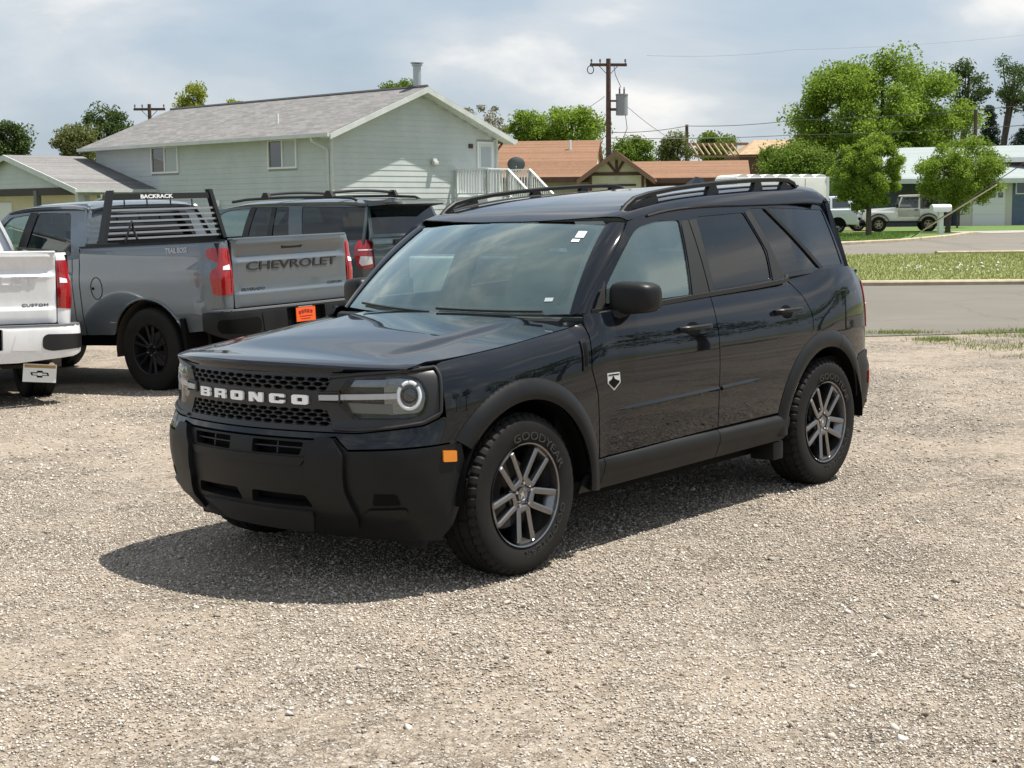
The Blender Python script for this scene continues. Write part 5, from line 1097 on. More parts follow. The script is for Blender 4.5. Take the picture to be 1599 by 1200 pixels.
M_SID=mat('grey_green_siding',(.42,.46,.44),.6,build=noisy((.46,.495,.50),(.525,.56,.56),1.2,(.5,.65),det=6))
M_TRIM=mat('pale_trim',(.55,.58,.55),.5,build=noisy((.50,.525,.51),(.60,.62,.605),2))
M_WTRIM=mat('white_trim',(.75,.76,.76),.45)
M_BEI=mat('beige_siding',(.62,.54,.38),.7,build=noisy((.58,.50,.35),(.66,.58,.42),1.5))
M_BEI2=mat('khaki_stucco',(.46,.42,.31),.85,build=noisy((.42,.385,.28),(.50,.46,.34),2,bump=.1))
M_BRN=mat('brown_trim',(.10,.05,.035),.6,build=noisy((.085,.04,.03),(.12,.062,.045),4))
M_PANE=mat('window_pane',(.03,.035,.04),.05,spec=.8,coat=1)
M_BLIND=mat('window_blind',(.38,.42,.42),.6,coat=.6)
def siding(fr,name,parent,face,u0,u1,z0,z1,m,h=.205,top=None,holes=()):
    "lapped boards on a wall face; face(u,z,out)->point; top(z)->(u0,u1) clips boards under a gable"
    k=int(math.ceil((z1-z0)/h))
    for i in range(k):
        a=z0+i*h;b=min(z1,a+h);spans=[(u0,u1)]
        if top is not None:
            t=top(b+.02);spans=[(max(u0,t[0]),min(u1,t[1]))]
        for (ha,hb,hz0,hz1) in holes:
            if hz0<(a+b)/2<hz1:
                ns=[]
                for s0,s1 in spans:
                    if ha>s0: ns.append((s0,min(s1,ha)))
                    if hb<s1: ns.append((max(s0,hb),s1))
                spans=ns
        for s0,s1 in spans:
            if s1-s0<.05: continue
            v=[face(s0,a,.016),face(s1,a,.016),face(s1,b+.006,.003),face(s0,b+.006,.003),face(s0,a,-.01),face(s1,a,-.01),face(s1,b+.006,-.01),face(s0,b+.006,-.01)]
            O('siding_board',v,[(0,1,2,3),(5,4,7,6),(4,5,1,0),(3,2,6,7),(4,0,3,7),(1,5,6,2)],m,parent,0)
def slab(pts,th):
    "thin solid over a quad of points (ccw from above), thickness downwards"
    p=[np.asarray(q,float) for q in pts];d=_vec(0,0,-th);return [q+d for q in p]+p
def roof_slab(name,pts,th,m,parent,Mi):
    b=B();b.hexa([np.array(Mi@Vector(q)) for q in slab(pts,th)]);return b.o(name,m,parent,0)
def win(parent,face,u0,u1,z0,z1,split=True,left=None,right=None,frame=None):
    fm=frame or M_WTRIM;w=.07
    f=B()
    def bx(a,b,c,d,o0,o1): f.hexa([face(a,c,o0),face(b,c,o0),face(b,c,o1),face(a,c,o1),face(a,d,o0),face(b,d,o0),face(b,d,o1),face(a,d,o1)])
    bx(u0,u1,z0,z0+w,-.01,.07);bx(u0,u1,z1-w,z1,-.01,.07);bx(u0,u0+w,z0+w,z1-w,-.01,.07);bx(u1-w,u1,z0+w,z1-w,-.01,.07)
    um=(u0+u1)/2
    if split: bx(um-.035,um+.035,z0+w,z1-w,-.01,.06)
    wo=f.o('window',fm,parent,0)
    for a,b,m in ((u0+w,um-.035,left or M_PANE),(um+.035,u1-w,right or M_BLIND)) if split else ((u0+w,u1-w,left or M_PANE),):
        g=B();g.hexa([face(a,z0+w,-.005),face(b,z0+w,-.005),face(b,z0+w,.02),face(a,z0+w,.02),face(a,z1-w,-.005),face(b,z1-w,-.005),face(b,z1-w,.02),face(a,z1-w,.02)]);g.o('pane',m,wo,0)
    return wo
def col(o,e,u):
    "distance along level line o+t*e at which the photo column u is crossed"
    k=(u-799.5)/FPX/math.cos(PITCH)*1.0
    k=(W2(u,300,1.)[0]);return (k*o[1]-o[0])/(e[0]-k*e[1])
def boxp(b,F,a0,a1,b0,b1,z0,z1): return b.hexa([F(a0,b0,z0),F(a1,b0,z0),F(a1,b1,z0),F(a0,b1,z0),F(a0,b0,z1),F(a1,b0,z1),F(a1,b1,z1),F(a0,b1,z1)])
def grey_house():
    c0=W2(517,205,55.);z0=zg1(c0[0],c0[1])-.1
    ang=math.atan2(.714,.70);F0=Frame((c0[0],c0[1],z0),ang)         # a along the gable wall (away to the right), b along the long wall (away to the left)
    root=thing('split_level_house','pale grey-green sided two-storey house with grey shingle roof and flue pipe','house',M=F0.M())
    L=Frame((0,0,0),0);H=c0[2]-z0;GW=col(c0,F0.e1,776);LW=col(c0,F0.e2,152)
    rise=1.62;ov=.50;mid=GW/2;th=.16
    # core walls
    wc=mat('wall_core',(.36,.385,.385),.8)
    wl=B().box(.02,GW-.02,.02,LW-.02,0,H).o('wall',wc,root,0)
    B().prism([(.03,H),(GW-.03,H),(mid,H+rise-.03)],.018,LW-.03,'y').o('gable_core',M_SID,root,0)
    lf=lambda u,z,o:_vec(-o,u,z)            # long wall, outside is -a
    gf=lambda u,z,o:_vec(u,-o,z)            # gable wall, outside is -b
    wz=lambda v,t:W2(600,v,c0[1]+F0.e2[1]*t)[2]-z0
    w1=(col(c0,F0.e2,281),col(c0,F0.e2,239));w2=(col(c0,F0.e2,466),col(c0,F0.e2,421))
    zt1,zb1=2.55+z0*0+1.55+.03,3.12;zt=W2(444,217.5,c0[1]+F0.e2[1]*2.8)[2]-z0;zb=W2(444,264,c0[1]+F0.e2[1]*2.8)[2]-z0
    hl=[(w1[0],w1[1],zb,zt),(w2[0],w2[1],zb,zt)]
    siding(L,'long',wl,lf,0,LW,.3,H,M_SID,holes=hl)
    for a,b in (w1,w2):
        win(root,lf,a,b,zb,zt,left=M_BLIND,right=M_PANE)
    d0=col(c0,F0.e1,744.5);d1=col(c0,F0.e1,770.5);dz=2.20;dzt=dz+2.12
    siding(L,'gable',wl,gf,0,GW,.3,H+rise-.05,M_SID,top=lambda z:(0,GW) if z<H else ((z-H)/rise*mid,GW-(z-H)/rise*mid),holes=[(d0,d1,dz,dzt)])
    for u,f_ in ((0,lf),(0,gf)): pass
    cb=B();cb.box(-.045,.06,-.045,.06,.2,H-.02);cb.o('corner_trim',M_TRIM,root,0)
    B().box(GW-.06,GW+.045,-.045,.06,.2,H-.02).o('corner_trim',M_TRIM,root,0)
    # door with storm window
    dr=B();dr.box(d0+.02,d1-.02,-.05,.02,dz,dzt).o('door_frame',M_WTRIM,root,0)
    dd=B().box(d0+.12,d1-.12,-.07,-.04,dz+.04,dzt-.10).o('door',mat('door_grey_white',(.62,.64,.65),.5),root,0)
    B().box(d0+.20,d1-.20,-.085,-.06,dz+1.15,dzt-.20).o('door_pane',mat('door_glass',(.33,.38,.40),.1,coat=1),dd,0)
    B().box(d0+.20,d1-.20,-.085,-.06,dz+.20,dz+1.02).o('door_pane',mat('door_glass'),dd,0)
    # roof: two slopes, ridge cap, fascia, gutter, soffit
    sl=rise/mid;ze=H-ov*sl+.10;b0=-ov-.05;b1=LW+ov
    zr=H+rise+.10
    rf=B().hexa([_vec(*p) for p in slab([(-ov,b0,ze),(mid,b0,zr),(mid,b1,zr),(-ov,b1,ze)],.05)]).o('roof_slope',M_SHG,root,0)
    B().hexa([_vec(*p) for p in slab([(mid,b0,zr),(GW+ov,b0,ze),(GW+ov,b1,ze),(mid,b1,zr)],.05)]).o('roof_slope',M_SHG,root,0)
    B().tube([(mid,b0,zr+.01),(mid,b1,zr+.01)],.07,6).o('ridge_cap',mat('ridge_dark',(.10,.10,.105),.9),root)
    for sgn,(xa,xb) in ((1,(-ov,mid)),(-1,(GW+ov,mid))):
        for bb in (b0-.03,b1+.0):
            q=[(xa,bb,ze-.02),(xb,bb,zr-.02),(xb,bb+.03,zr-.02),(xa,bb+.03,ze-.02)]
            B().hexa([_vec(p[0],p[1],p[2]-.20) for p in q]+[_vec(*p) for p in q]).o('barge_board',M_TRIM,root,0)
        q=[(xa,b0,ze-.06),(xb,b0,zr-.06),(xb,0.,zr-.06),(xa,0.,ze-.06)]
        B().hexa([_vec(p[0],p[1],p[2]-.12) for p in q]+[_vec(*p) for p in q]).o('soffit',M_TRIM,root,0)
    B().box(-ov-.02,.0,0.,b1,ze-.12,ze-.10).o('soffit',M_TRIM,root,0)
    g=B().box(-ov-.12,-ov,b0,b1,ze-.13,ze+.0).o('gutter',M_TRIM,root,0)
    B().tube([(-ov-.06,.45,ze-.12),(-ov-.06,.40,ze-.26),(-.10,.12,ze-.55),(-.07,.10,1.0)],.05,6).o('downpipe',M_TRIM,root)
    B().box(GW+ov,GW+ov+.12,b0,b1,ze-.13,ze+.0).o('gutter',M_TRIM,root,0)
    B().tube([(GW+ov+.05,.2,ze-.1),(GW+.1,.1,ze-.45),(GW+.08,.1,.8)],.05,6).o('downpipe',mat('pipe_copper',(.30,.20,.16),.5),root)
    # flue, vent pipe, wall lamp, vent box, meter
    tf=col(F0(mid,0,0),F0.e2,651)
    fl=B().cyl((mid+.1,tf,zr-.15),.15,.95,'z',16).o('flue_pipe',mat('galvanised',(.42,.45,.48),.45,.6),root)
    B().cyl((mid+.1,tf,zr+.80),.20,.05,'z',16).cyl((mid+.1,tf,zr+.88),.24,.05,'z',16).cyl((mid+.1,tf,zr+.93),.20,.05,'z',16,r2=.05).o('flue_cap',mat('galvanised'),fl)
    B().cyl((.95,col(F0(.95,0,0),F0.e2,436),ze+.5),.055,.46,'z',10).o('roof_vent',M_WTRIM,root)
    lt=col(c0,F0.e1,676);B().box(lt-.10,lt+.10,-.16,.0,3.52,3.62,b=.02).box(lt-.10,lt+.12,-.22,-.05,3.38,3.54,b=.03).o('wall_lamp',mat('lamp_grey_white',(.55,.56,.55),.4),root)
    vt=col(c0,F0.e1,735);B().box(vt-.10,vt+.10,-.06,0,4.05,4.22).o('wall_vent',mat('vent_dark',(.06,.03,.02),.6),root)
    B().box(-.10,0,col(c0,F0.e2,342)-.1,col(c0,F0.e2,342)+.1,1.9,2.15,b=.02).o('wall_box',M_WTRIM,root)
    # ---- deck with stairs: a thing of its own
    dk=thing('porch_deck','white wooden porch deck with railing and steps beside the grey house door','deck',M=F0.M())
    da0=d0-1.15;da1=d1+.25;D=1.75
    for i in range(12): B().box(da0+(da1-da0)*i/12,da0+(da1-da0)*(i+1)/12-.012,-D,-.05,dz-.10,dz-.02).o('deck_board',M_TRIM,dk,0)
    B().box(da0,da1,-D-.04,-D,dz-.28,dz-.03).box(da0-.04,da0,-D,-.05,dz-.28,dz-.03).o('rim_joist',M_TRIM,dk,0)
    def rail(p,q,z,nm):
        p=np.array(p,float);q=np.array(q,float);n=max(3,int(np.linalg.norm(q-p)/.145));h=1.0
        for i in range(n+1):
            c=p+(q-p)*i/n;s_=.045 if i in (0,n) else .018
            B().box(c[0]-s_,c[0]+s_,c[1]-s_,c[1]+s_,c[2]+(.08 if s_<.04 else -.25),c[2]+h).o('post' if s_>.04 else 'baluster',M_TRIM,dk,0)
        for zz,w in ((h,.05),(.08,.035)):
            d=(q-p)/np.linalg.norm(q-p);nrm=np.cross(d,[0,0,1]);nrm/=np.linalg.norm(nrm)
            B().hexa([p+nrm*w+[0,0,zz],q+nrm*w+[0,0,zz],q-nrm*w+[0,0,zz],p-nrm*w+[0,0,zz],p+nrm*w+[0,0,zz+.05],q+nrm*w+[0,0,zz+.05],q-nrm*w+[0,0,zz+.05],p-nrm*w+[0,0,zz+.05]]).o('handrail',M_WTRIM if zz>.5 else M_TRIM,dk,0)
    rail((da0,-.1,dz),(da0,-D,dz),0,'');rail((da0,-D,dz),(d0-.05,-D,dz),0,'');rail((da1,-.1,dz),(da1,-D,dz),0,'')
    ns=11;run=.255;sx0=d0-.05;sx1=da1
    for i in range(ns): B().box(sx0,sx1,-D-run*(i+1),-D-run*i,dz-.2*(i+1)-.05,dz-.2*(i+1)).o('step',M_TRIM,dk,0)
    e=(-D-run*ns,dz-.2*ns)
    rail((sx0,-D,dz),(sx0,e[0],e[1]),0,'');rail((sx1,-D,dz),(sx1,e[0],e[1]),0,'')
    for a,b in ((da0,-D),(da1,-D),(sx0,-D)): B().box(a-.06,a+.06,b-.06,b+.06,0,dz-.05).o('deck_post',M_TRIM,dk,0)
    # satellite dish on its mast by the deck
    p=W2(806,257,61.5);sd=thing('satellite_dish','dark grey satellite dish above the deck railing','satellite dish',loc=(p[0],p[1],zg1(p[0],p[1])))
    hz=p[2]-zg1(p[0],p[1]);v=[];f=[]
    for i in range(6):
        for k in range(24):
            r=.335*i/5;a=2*math.pi*k/24;v.append((r*math.cos(a)*1.05,-.10+.35*r*r*2-.1*r*math.sin(a),hz+.88*r*math.sin(a)))
    f=[(i*24+k,i*24+(k+1)%24,(i+1)*24+(k+1)%24,(i+1)*24+k) for i in range(5) for k in range(24)]
    O('dish',v,f,mat('dish_grey',(.10,.12,.125),.5),sd);B().tube([(0,.08,0),(0,.08,hz-.25),(0,0,hz)],.03,8).o('mast',mat('galvanised'),sd);B().tube([(0,-.1,hz-.3),(0,-.5,hz-.1)],.02,6).o('arm',mat('galvanised'),sd)
    # ---- carport at the left end
    cp=thing('carport','open grey carport with low gable roof and white posts left of the grey house','carport',M=F0.M())
    ta=LW*0+col(c0,F0.e2,240);tb=ta+10.8;tm=(ta+tb)/2;m_=3.35;ce=2.72;ca=4.12;o2=.35
    # local: gable faces -a, ridge along +a at b=tm
    S=(ca-ce)/(tm-ta)
    for s,(q0,q1) in ((1,(ta-o2,tm)),(-1,(tb+o2,tm))):
        zz0=ce-o2*S
        B().hexa([_vec(*p) for p in slab([(-m_-.3,q0,zz0),(.0,q0,zz0),(.0,q1,ca),(-m_-.3,q1,ca)],.06)]).o('roof_slope',M_SHG,cp,0)
        q=[(-m_-.34,q0,zz0),(-m_-.34,q1,ca),(-m_-.30,q1,ca),(-m_-.30,q0,zz0)]
        B().hexa([_vec(p[0],p[1],p[2]-.22) for p in q]+[_vec(*p) for p in q]).o('barge_board',M_TRIM,cp,0)
    g2=lambda u,z,o:_vec(-m_-o,u,z)
    B().prism([(ta,ce),(tm,ca-.06),(tb,ce)],-m_+.0,-m_+.08,'x').o('gable_core',wc,cp,0)
    siding(L,'cg',cp,g2,ta,tb,ce,ca-.08,M_SID,top=lambda z:(ta+(z-ce)/S,tb-(z-ce)/S))
    B().box(-m_,-.05,ta,ta+.12,ce-.32,ce).o('beam',M_TRIM,cp,0);B().box(-m_-.05,-m_+.10,ta,tb,ce-.30,ce-.0).o('beam',mat('beam_dark',(.06,.05,.045),.8),cp,0)
    B().box(-m_-.45,.0,ta-o2-.10,ta-o2,ce-o2*S-.12,ce-o2*S).o('gutter',M_TRIM,cp,0)
    B().tube([(-m_+.7,ta-o2-.05,ce-.3),(-m_+.7,ta-o2-.05,ce-.45),(-m_+.05,ta+.05,ce-.75),(-m_+.05,ta-.02,.3)],.05,6).o('downpipe',M_TRIM,cp)
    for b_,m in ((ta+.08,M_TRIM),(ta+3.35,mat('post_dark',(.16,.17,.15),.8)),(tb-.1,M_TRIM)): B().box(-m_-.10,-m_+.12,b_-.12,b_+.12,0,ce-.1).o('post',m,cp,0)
    B().box(-3.0,-2.8,ta+.2,ta+.5,0.,2.4).o('post',M_TRIM,cp,0)
    return F0
GH=grey_house()
def simple_gable(name,label,cat,F,LA,LB,H,rise,ov,roofm,wallm,trim,ridge_along='a',bands=0):
    "plain gabled block in frame F: LA along a, LB along b; returns root"
    r=thing(name,label,cat,M=F.M());B().box(0,LA,0,LB,0,H).o('wall',wallm,r,0)
    if ridge_along=='a':
        mid=LB/2;s=rise/mid;B().prism([(0,H),(LB,H),(mid,H+rise-.05)],.02,LA-.02,'x').o('gable_wall',wallm,r,0)
        for q0,q1 in ((-ov,mid),(LB+ov,mid)):
            z0=H-ov*s+.08;z1=H+rise+.08
            B().hexa([_vec(*p) for p in slab([(-ov,q0,z0),(LA+ov,q0,z0),(LA+ov,q1,z1),(-ov,q1,z1)],.08)]).o('roof_slope',roofm,r,0)
            y0,y1=(q0-.06,q0) if q0<0 else (q0,q0+.06)
            B().box(-ov,LA+ov,y0,y1,z0-.20,z0-.01).o('fascia',trim,r,0)
            for a in (-ov-.05,LA+ov):
                q=[(a,q0,z0),(a,q1,z1),(a+.05,q1,z1),(a+.05,q0,z0)];B().hexa([_vec(p[0],p[1],p[2]-.24) for p in q]+[_vec(*p) for p in q]).o('barge_board',trim,r,0)
    return r
# beige house seen through the carport
p=W2(60,330,80.);F=Frame((p[0]-9,p[1]-2,zg1(p[0],p[1])),RAD(8));r=thing('beige_house','beige sided house seen through the carport opening','house',M=F.M())
B().box(0,18,0,7,0,2.9).o('wall',M_BEI,r,0)
for i in range(13): B().box(-.02,6.2,-.03,0,.25+i*.2,.43+i*.2).o('siding_board',M_BEI,r,0)
B().hexa([_vec(*q) for q in slab([(-.6,-.6,2.85),(18.6,-.6,2.85),(18.6,3.5,4.2),(-.6,3.5,4.2)],.12)]).o('roof_slope',M_SHB,r,0);B().hexa([_vec(*q) for q in slab([(-.6,3.5,4.2),(18.6,3.5,4.2),(18.6,7.6,2.85),(-.6,7.6,2.85)],.12)]).o('roof_slope',M_SHB,r,0)
B().box(-.6,18.6,-.68,-.6,2.62,2.86).o('fascia',M_WTRIM,r,0)
fw_=lambda u,z,o:_vec(u,-o,z)
for a in (4.2,9.3,11.2): win(r,fw_,a,a+1.3,1.0,2.0,split=True)
B().box(7.0,8.0,-.06,.02,.1,2.1).o('door',M_WTRIM,r,0)
# ---- brown-roofed bungalow with garage gable
def brown_house():
    c=W2(938,272,74.);z0=zg1(c[0],c[1]);e1ang=math.atan2(.20,.98)          # roof ridge runs nearly across the view
    p0=W2(720,272,78.);F=Frame((p0[0],p0[1],z0),RAD(-7));LA=col(F.o+F.e2*4.5,F.e1,932)
    H=W2(912,272,77)[2]-z0;zr=W2(860,222,81.5)[2]-z0
    r=thing('brown_roof_bungalow','khaki bungalow with brown shingle roof and timbered garage gable','house',M=F.M())
    B().box(0,LA,0,9,0,H).o('wall',M_BEI2,r,0);ov=.55;s=(zr-H)/4.5
    for q0,q1 in ((-ov,4.5),(9+ov,4.5)):
        z_=H-ov*s+.08
        B().hexa([_vec(*q) for q in slab([(-1,q0,z_),(LA+.2,q0,z_),(LA+.2-2.6*0,q1,zr+.08),(-1,q1,zr+.08)],.10)]).o('roof_slope',M_SHB,r,0)
        if q0<0: B().box(-1,LA+.2,q0-.06,q0,z_-.28,z_-.01).o('fascia',M_BRN,r,0)
    B().prism([(0,H),(9,H),(4.5,zr)],LA-.1,LA,'x').o('gable_wall',M_BEI2,r,0)
    B().cyl((LA*.80,3.2,zr-.5),.07,.55,'z',10).o('roof_vent',M_WTRIM,r)
    # garage wing with its gable facing the camera
    ga=col(F.o-F.e2*1.6,F.e1,920);gb=col(F.o-F.e2*1.6,F.e1,1006);gm=(ga+gb)/2;g0=-1.6;gr=W2(970,238,75)[2]-z0
    G=r
    B().box(ga,gb,g0,6,0,H).o('garage_wall',mat('garage_cream',(.66,.62,.48),.8,build=noisy((.62,.58,.44),(.70,.66,.52),2)),G,0)
    B().prism([(ga,H),(gb,H),(gm,gr)],g0,5,'y').o('garage_gable',mat('garage_cream'),G,0)
    for x0 in (ga,gb-.14): B().box(x0,x0+.14,g0-.04,g0,0,H).o('timber',M_BRN,G,0)
    B().box(ga,gb,g0-.05,g0,H-.12,H+.04).o('timber',M_BRN,G,0)
    def tim(x0,z0_,x1,z1_):
        d=np.array([x1-x0,z1_-z0_]);n=np.array([-d[1],d[0]])/np.linalg.norm(d)*.065
        B().hexa([_vec(x0-n[0],g0-.06,z0_-n[1]),_vec(x0+n[0],g0-.06,z0_+n[1]),_vec(x0+n[0],g0,z0_+n[1]),_vec(x0-n[0],g0,z0_-n[1]),_vec(x1-n[0],g0-.06,z1_-n[1]),_vec(x1+n[0],g0-.06,z1_+n[1]),_vec(x1+n[0],g0,z1_+n[1]),_vec(x1-n[0],g0,z1_-n[1])]).o('timber',M_BRN,G,0)
    tim(gm,H,gm,H+(gr-H)*.62);tim(gm,H,gm-.42,H+(gr-H)*.52);tim(gm,H,gm+.42,H+(gr-H)*.72)
    S=(gr-H)/(gm-ga);oo=.55
    for q0,q1 in ((ga-oo,gm),(gb+oo,gm)):
        z_=H-oo*S+.08
        B().hexa([_vec(*q) for q in slab([(q0,g0-.7,z_),(q1,g0-.7,gr+.08),(q1,4.0,gr+.08),(q0,4.0,z_)],.10)]).o('roof_slope',M_SHB,G,0)
        q=[(q0,g0-.76,z_),(q1,g0-.76,gr+.08),(q1,g0-.70,gr+.08),(q0,g0-.70,z_)];B().hexa([_vec(p[0],p[1],p[2]-.26) for p in q]+[_vec(*p) for p in q]).o('barge_board',mat('barge_brown',(.24,.14,.10),.7),G,0)
    zd=W2(950,291,75)[2]-z0
    gd=B().box(ga+.45,gb-.45,g0-.02,g0+.03,0,zd).o('garage_door',mat('garage_cream'),G,0)
    B().box(ga+.40,gb-.40,g0-.05,g0,zd,zd+.10).o('door_head',mat('beam_dark',(.06,.05,.045),.8),G,0)
    for k in range(1,4): B().box(ga+.45,gb-.45,g0-.03,g0-.018,zd*k/4-.015,zd*k/4+.015).o('panel_joint',M_BRN,gd,0)
    B().box(gm-.12,gm+.12,g0-.05,g0,zd+.28,zd+.44).o('house_number_plate',mat('plate_cream',(.55,.52,.42),.6),G,0)
    # right-hand wing, lower
    a2=col(F.o,F.e1,1160);zr2=W2(1080,250,80)[2]-z0;H2=W2(1080,277,76)[2]-z0
    B().box(gb,a2,1.5,9,0,H2).o('wing_wall',mat('dark_brown_wall',(.10,.065,.05),.8),r,0)
    for q0,q1 in ((.8,5.2),(9.7,5.2)):
        B().hexa([_vec(*q) for q in slab([(gb-1,q0,H2),(a2+.4,q0,H2),(a2+.4,q1,zr2),(gb-1,q1,zr2)],.10)]).o('roof_slope',M_SHB,r,0)
    B().box(gb-.4,a2+.4,.74,.80,H2-.26,H2-.02).o('fascia',M_BRN,r,0)
    return F
brown_house()
# ---- house frame under construction behind
def frame_house():
    p=W2(1115,245,108.);z0=zg1(p[0],p[1]);F=Frame((p[0],p[1],z0),RAD(4));r=thing('house_under_construction','bare timber roof of a house under construction behind the brown bungalow','house',M=F.M())
    m=mat('raw_timber',(.52,.36,.20),.8,build=noisy((.30,.20,.11),(.40,.28,.17),3));zt=lambda v,Y=108:W2(1150,v,Y)[2]-z0
    B().box(1.8,8.0,0,5,0,zt(240)).o('wall',mat('sheathing_brown',(.16,.08,.06),.8),r,0)
    a0=2.2;a1=8.6
    B().hexa([_vec(1.7,-.3,zt(242)),_vec(a1,-.3,zt(240)),_vec(a1,5,zt(240)),_vec(1.7,5,zt(242)),_vec(3.4,2.4,zt(217)),_vec(a1-.2,2.4,zt(216)),_vec(a1-.2,2.6,zt(216)),_vec(3.4,2.6,zt(217))]).o('roof_sheathing',m,r,0)
    for i in range(8):
        x=-1.2+i*.42;B().hexa([_vec(x,-.2,zt(244)),_vec(x+.06,-.2,zt(244)),_vec(x+.06,2.6,zt(225)),_vec(x,2.6,zt(225)),_vec(x,-.2,zt(241)),_vec(x+.06,-.2,zt(241)),_vec(x+.06,2.6,zt(221)),_vec(x,2.6,zt(221))]).o('rafter',m,r,0)
    B().box(-1.4,3,2.55,2.65,zt(225),zt(220.5)).o('ridge_board',m,r,0);B().box(-1.4,3,-.1,0,zt(246),zt(243)).o('wall_plate',m,r,0)
frame_house()
# ---- house on the right with garage
def right_house():
    p=W2(1530,330,92.);z0=zg1(p[0],p[1]);F=Frame((p[0]-1.0,p[1],z0),RAD(6));r=thing('blue_garage_house','blue-grey house with white garage door and pale teal roof at the right','house',M=F.M())
    zt=lambda v,Y=92:W2(1550,v,Y)[2]-z0;H=zt(278)
    B().box(-.2,14,0,8,0,H).o('wall',mat('blue_siding',(.10,.15,.22),.7,build=noisy((.09,.135,.20),(.12,.17,.245),3)),r,0)
    B().box(-.2,3.0,-.05,0,0,H).o('pale_wall',mat('garage_pale',(.60,.58,.50),.7),r,0)
    gd=B().box(.55,2.55,-.10,-.03,0,zt(286)).o('garage_door',M_WTRIM,r,0)
    for i in range(4): B().box(.72+i*.46,1.02+i*.46,-.115,-.09,zt(309),zt(301)).o('garage_window',M_PANE,gd,0)
    for k in (1,2,3): B().box(.55,2.55,-.108,-.099,zt(286)*k/4,zt(286)*k/4+.02).o('panel_joint',M_TRIM,gd,0)
    fw=lambda u,z,o:_vec(u,-o,z)
    win(r,fw,3.2,5.0,zt(304),zt(283),split=True)
    for q0,q1,z0_,z1_ in ((-.9,4,H-.05,zt(240)),(8.9,4,H-.05,zt(240))): B().hexa([_vec(*q) for q in slab([(-6.2,q0,z0_),(15,q0,z0_),(15,q1,z1_),(-4.0,q1,z1_)],.12)]).o('roof_slope',M_SHT,r,0)
    B().box(-6.2,15,-.98,-.9,H-.32,H-.04).o('fascia',M_TRIM,r,0)
    B().box(-5.8,-.2,1.0,8,0,H).o('brick_wing',mat('slate_blue_wall',(.07,.085,.10),.8,build=noisy((.06,.075,.09),(.085,.10,.12),6)),r,0)
    # second pale roof showing between the small trees
    p=W2(1395,250,97.);F2=Frame((p[0],p[1],zg1(p[0],p[1])),RAD(-20));r2=thing('teal_roof_bungalow','brick bungalow with pale teal roof glimpsed between the two small round trees','house',M=F2.M())
    z2=zg1(p[0],p[1]);zt2=lambda v:W2(1420,v,97.)[2]-z2
    B().box(-1,8,0,7,0,zt2(252)).o('wall',mat('dull_brick',(.20,.09,.065),.85,build=noisy((.17,.075,.055),(.24,.11,.08),12)),r2,0)
    for q0,q1 in ((-.7,3.5),(7.7,3.5)): B().hexa([_vec(*q) for q in slab([(-2,q0,zt2(250)),(9,q0,zt2(250)),(9,q1,zt2(228)),(-2,q1,zt2(228))],.14)]).o('roof_slope',M_SHT,r2,0)
    B().box(-2,9,-.78,-.7,zt2(257),zt2(250.5)).o('fascia',M_WTRIM,r2,0)
right_house()
# ---- utility poles and wires
M_POLE=mat('pole_timber',(.09,.055,.042),.85,build=noisy((.07,.042,.032),(.12,.075,.058),6));M_WIRE=mat('wire',(.05,.05,.05),.6);M_INS=mat('insulator',(.12,.09,.08),.3)
def upole(u,vtop,Y,label,arm=1.0,r=.16,trans=False,skew=.2,low=True):
    p=W2(u,vtop,Y);z0=zg1(p[0],p[1]);h=p[2]-z0;o=thing('utility_pole',label,'utility pole',loc=(p[0],p[1],z0),rotz=skew,group='utility poles')
    B().cyl((0,0,-.5),r*1.15,h+.5,'z',12,r2=r*.85).o('pole',M_POLE,o)
    if arm:
        ar=B().box(-arm,arm,-.06,.06,h-.42,h-.26).o('crossarm',M_POLE,o,0)
        for x in (-arm*.92,-arm*.45,arm*.92): B().cyl((x,0,h-.26),.03,.10,'z',8).cyl((x,0,h-.16),.065,.14,'z',8,r2=.04).o('insulator',M_INS,ar)
        B().tube([(-.55*arm,0,h-.36),(0,-.02,h-.95),(.55*arm,0,h-.36)],.022,5).o('arm_brace',M_POLE,o)
    if trans:
        t=B().cyl((.75,-.1,h-3.15),.34,1.1,'z',18).cyl((.75,-.1,h-2.05),.36,.08,'z',18).o('transformer',mat('transformer_grey',(.26,.29,.31),.5),o)
        for x in (.62,.88): B().cyl((x,-.1,h-1.98),.05,.30,'z',8).cyl((x,-.1,h-1.70),.03,.12,'z',8).o('bushing',M_INS,t)
        B().box(.1,.45,-.14,-.02,h-2.9,h-2.75).box(.1,.45,-.14,-.02,h-2.4,h-2.3).o('bracket',M_POLE,t)
        B().tube([(.95,-.1,h-3.1),(1.05,-.1,h-3.9),(.75,-.1,h-4.6),(.2,-.1,h-5.2)],.02,5).tube([(.7,-.1,h-1.6),(.4,0,h-.9),(.3,0,h-.3)],.018,5).o('lead',M_WIRE,t)
        B().tube([(-.28,0,h-6.0),(-.30,0,0)],.045,6).o('conduit',mat('conduit_grey',(.15,.15,.16),.6),o)
        lr=[(-arm*.98+.18*math.cos(a),-.05,h-.62+.22*math.sin(a)) for a in np.linspace(0,2*math.pi,14)];B().tube(lr,.028,5).o('jumper_loop',M_WIRE,o)
        B().box(.15,1.15,-.05,.05,h-7.42,h-7.28).box(-.1,.95,-.05,.05,h-8.5,h-8.4).o('side_bracket',M_POLE,o)
    return np.array([p[0],p[1],z0]),h
upole(950,92,88,'tall brown utility pole with grey transformer behind the brown roof',1.05,.155,True,.12)
upole(1072.5,195,130,'thin distant utility pole right of the transformer pole',0,.16)
upole(233,163,105,'utility pole crossarm showing above the left slope of the grey roof',1.05,.14,False,.05)
upole(1524,172,104,'grey utility pole before the dark spruces at the right',0,.14)
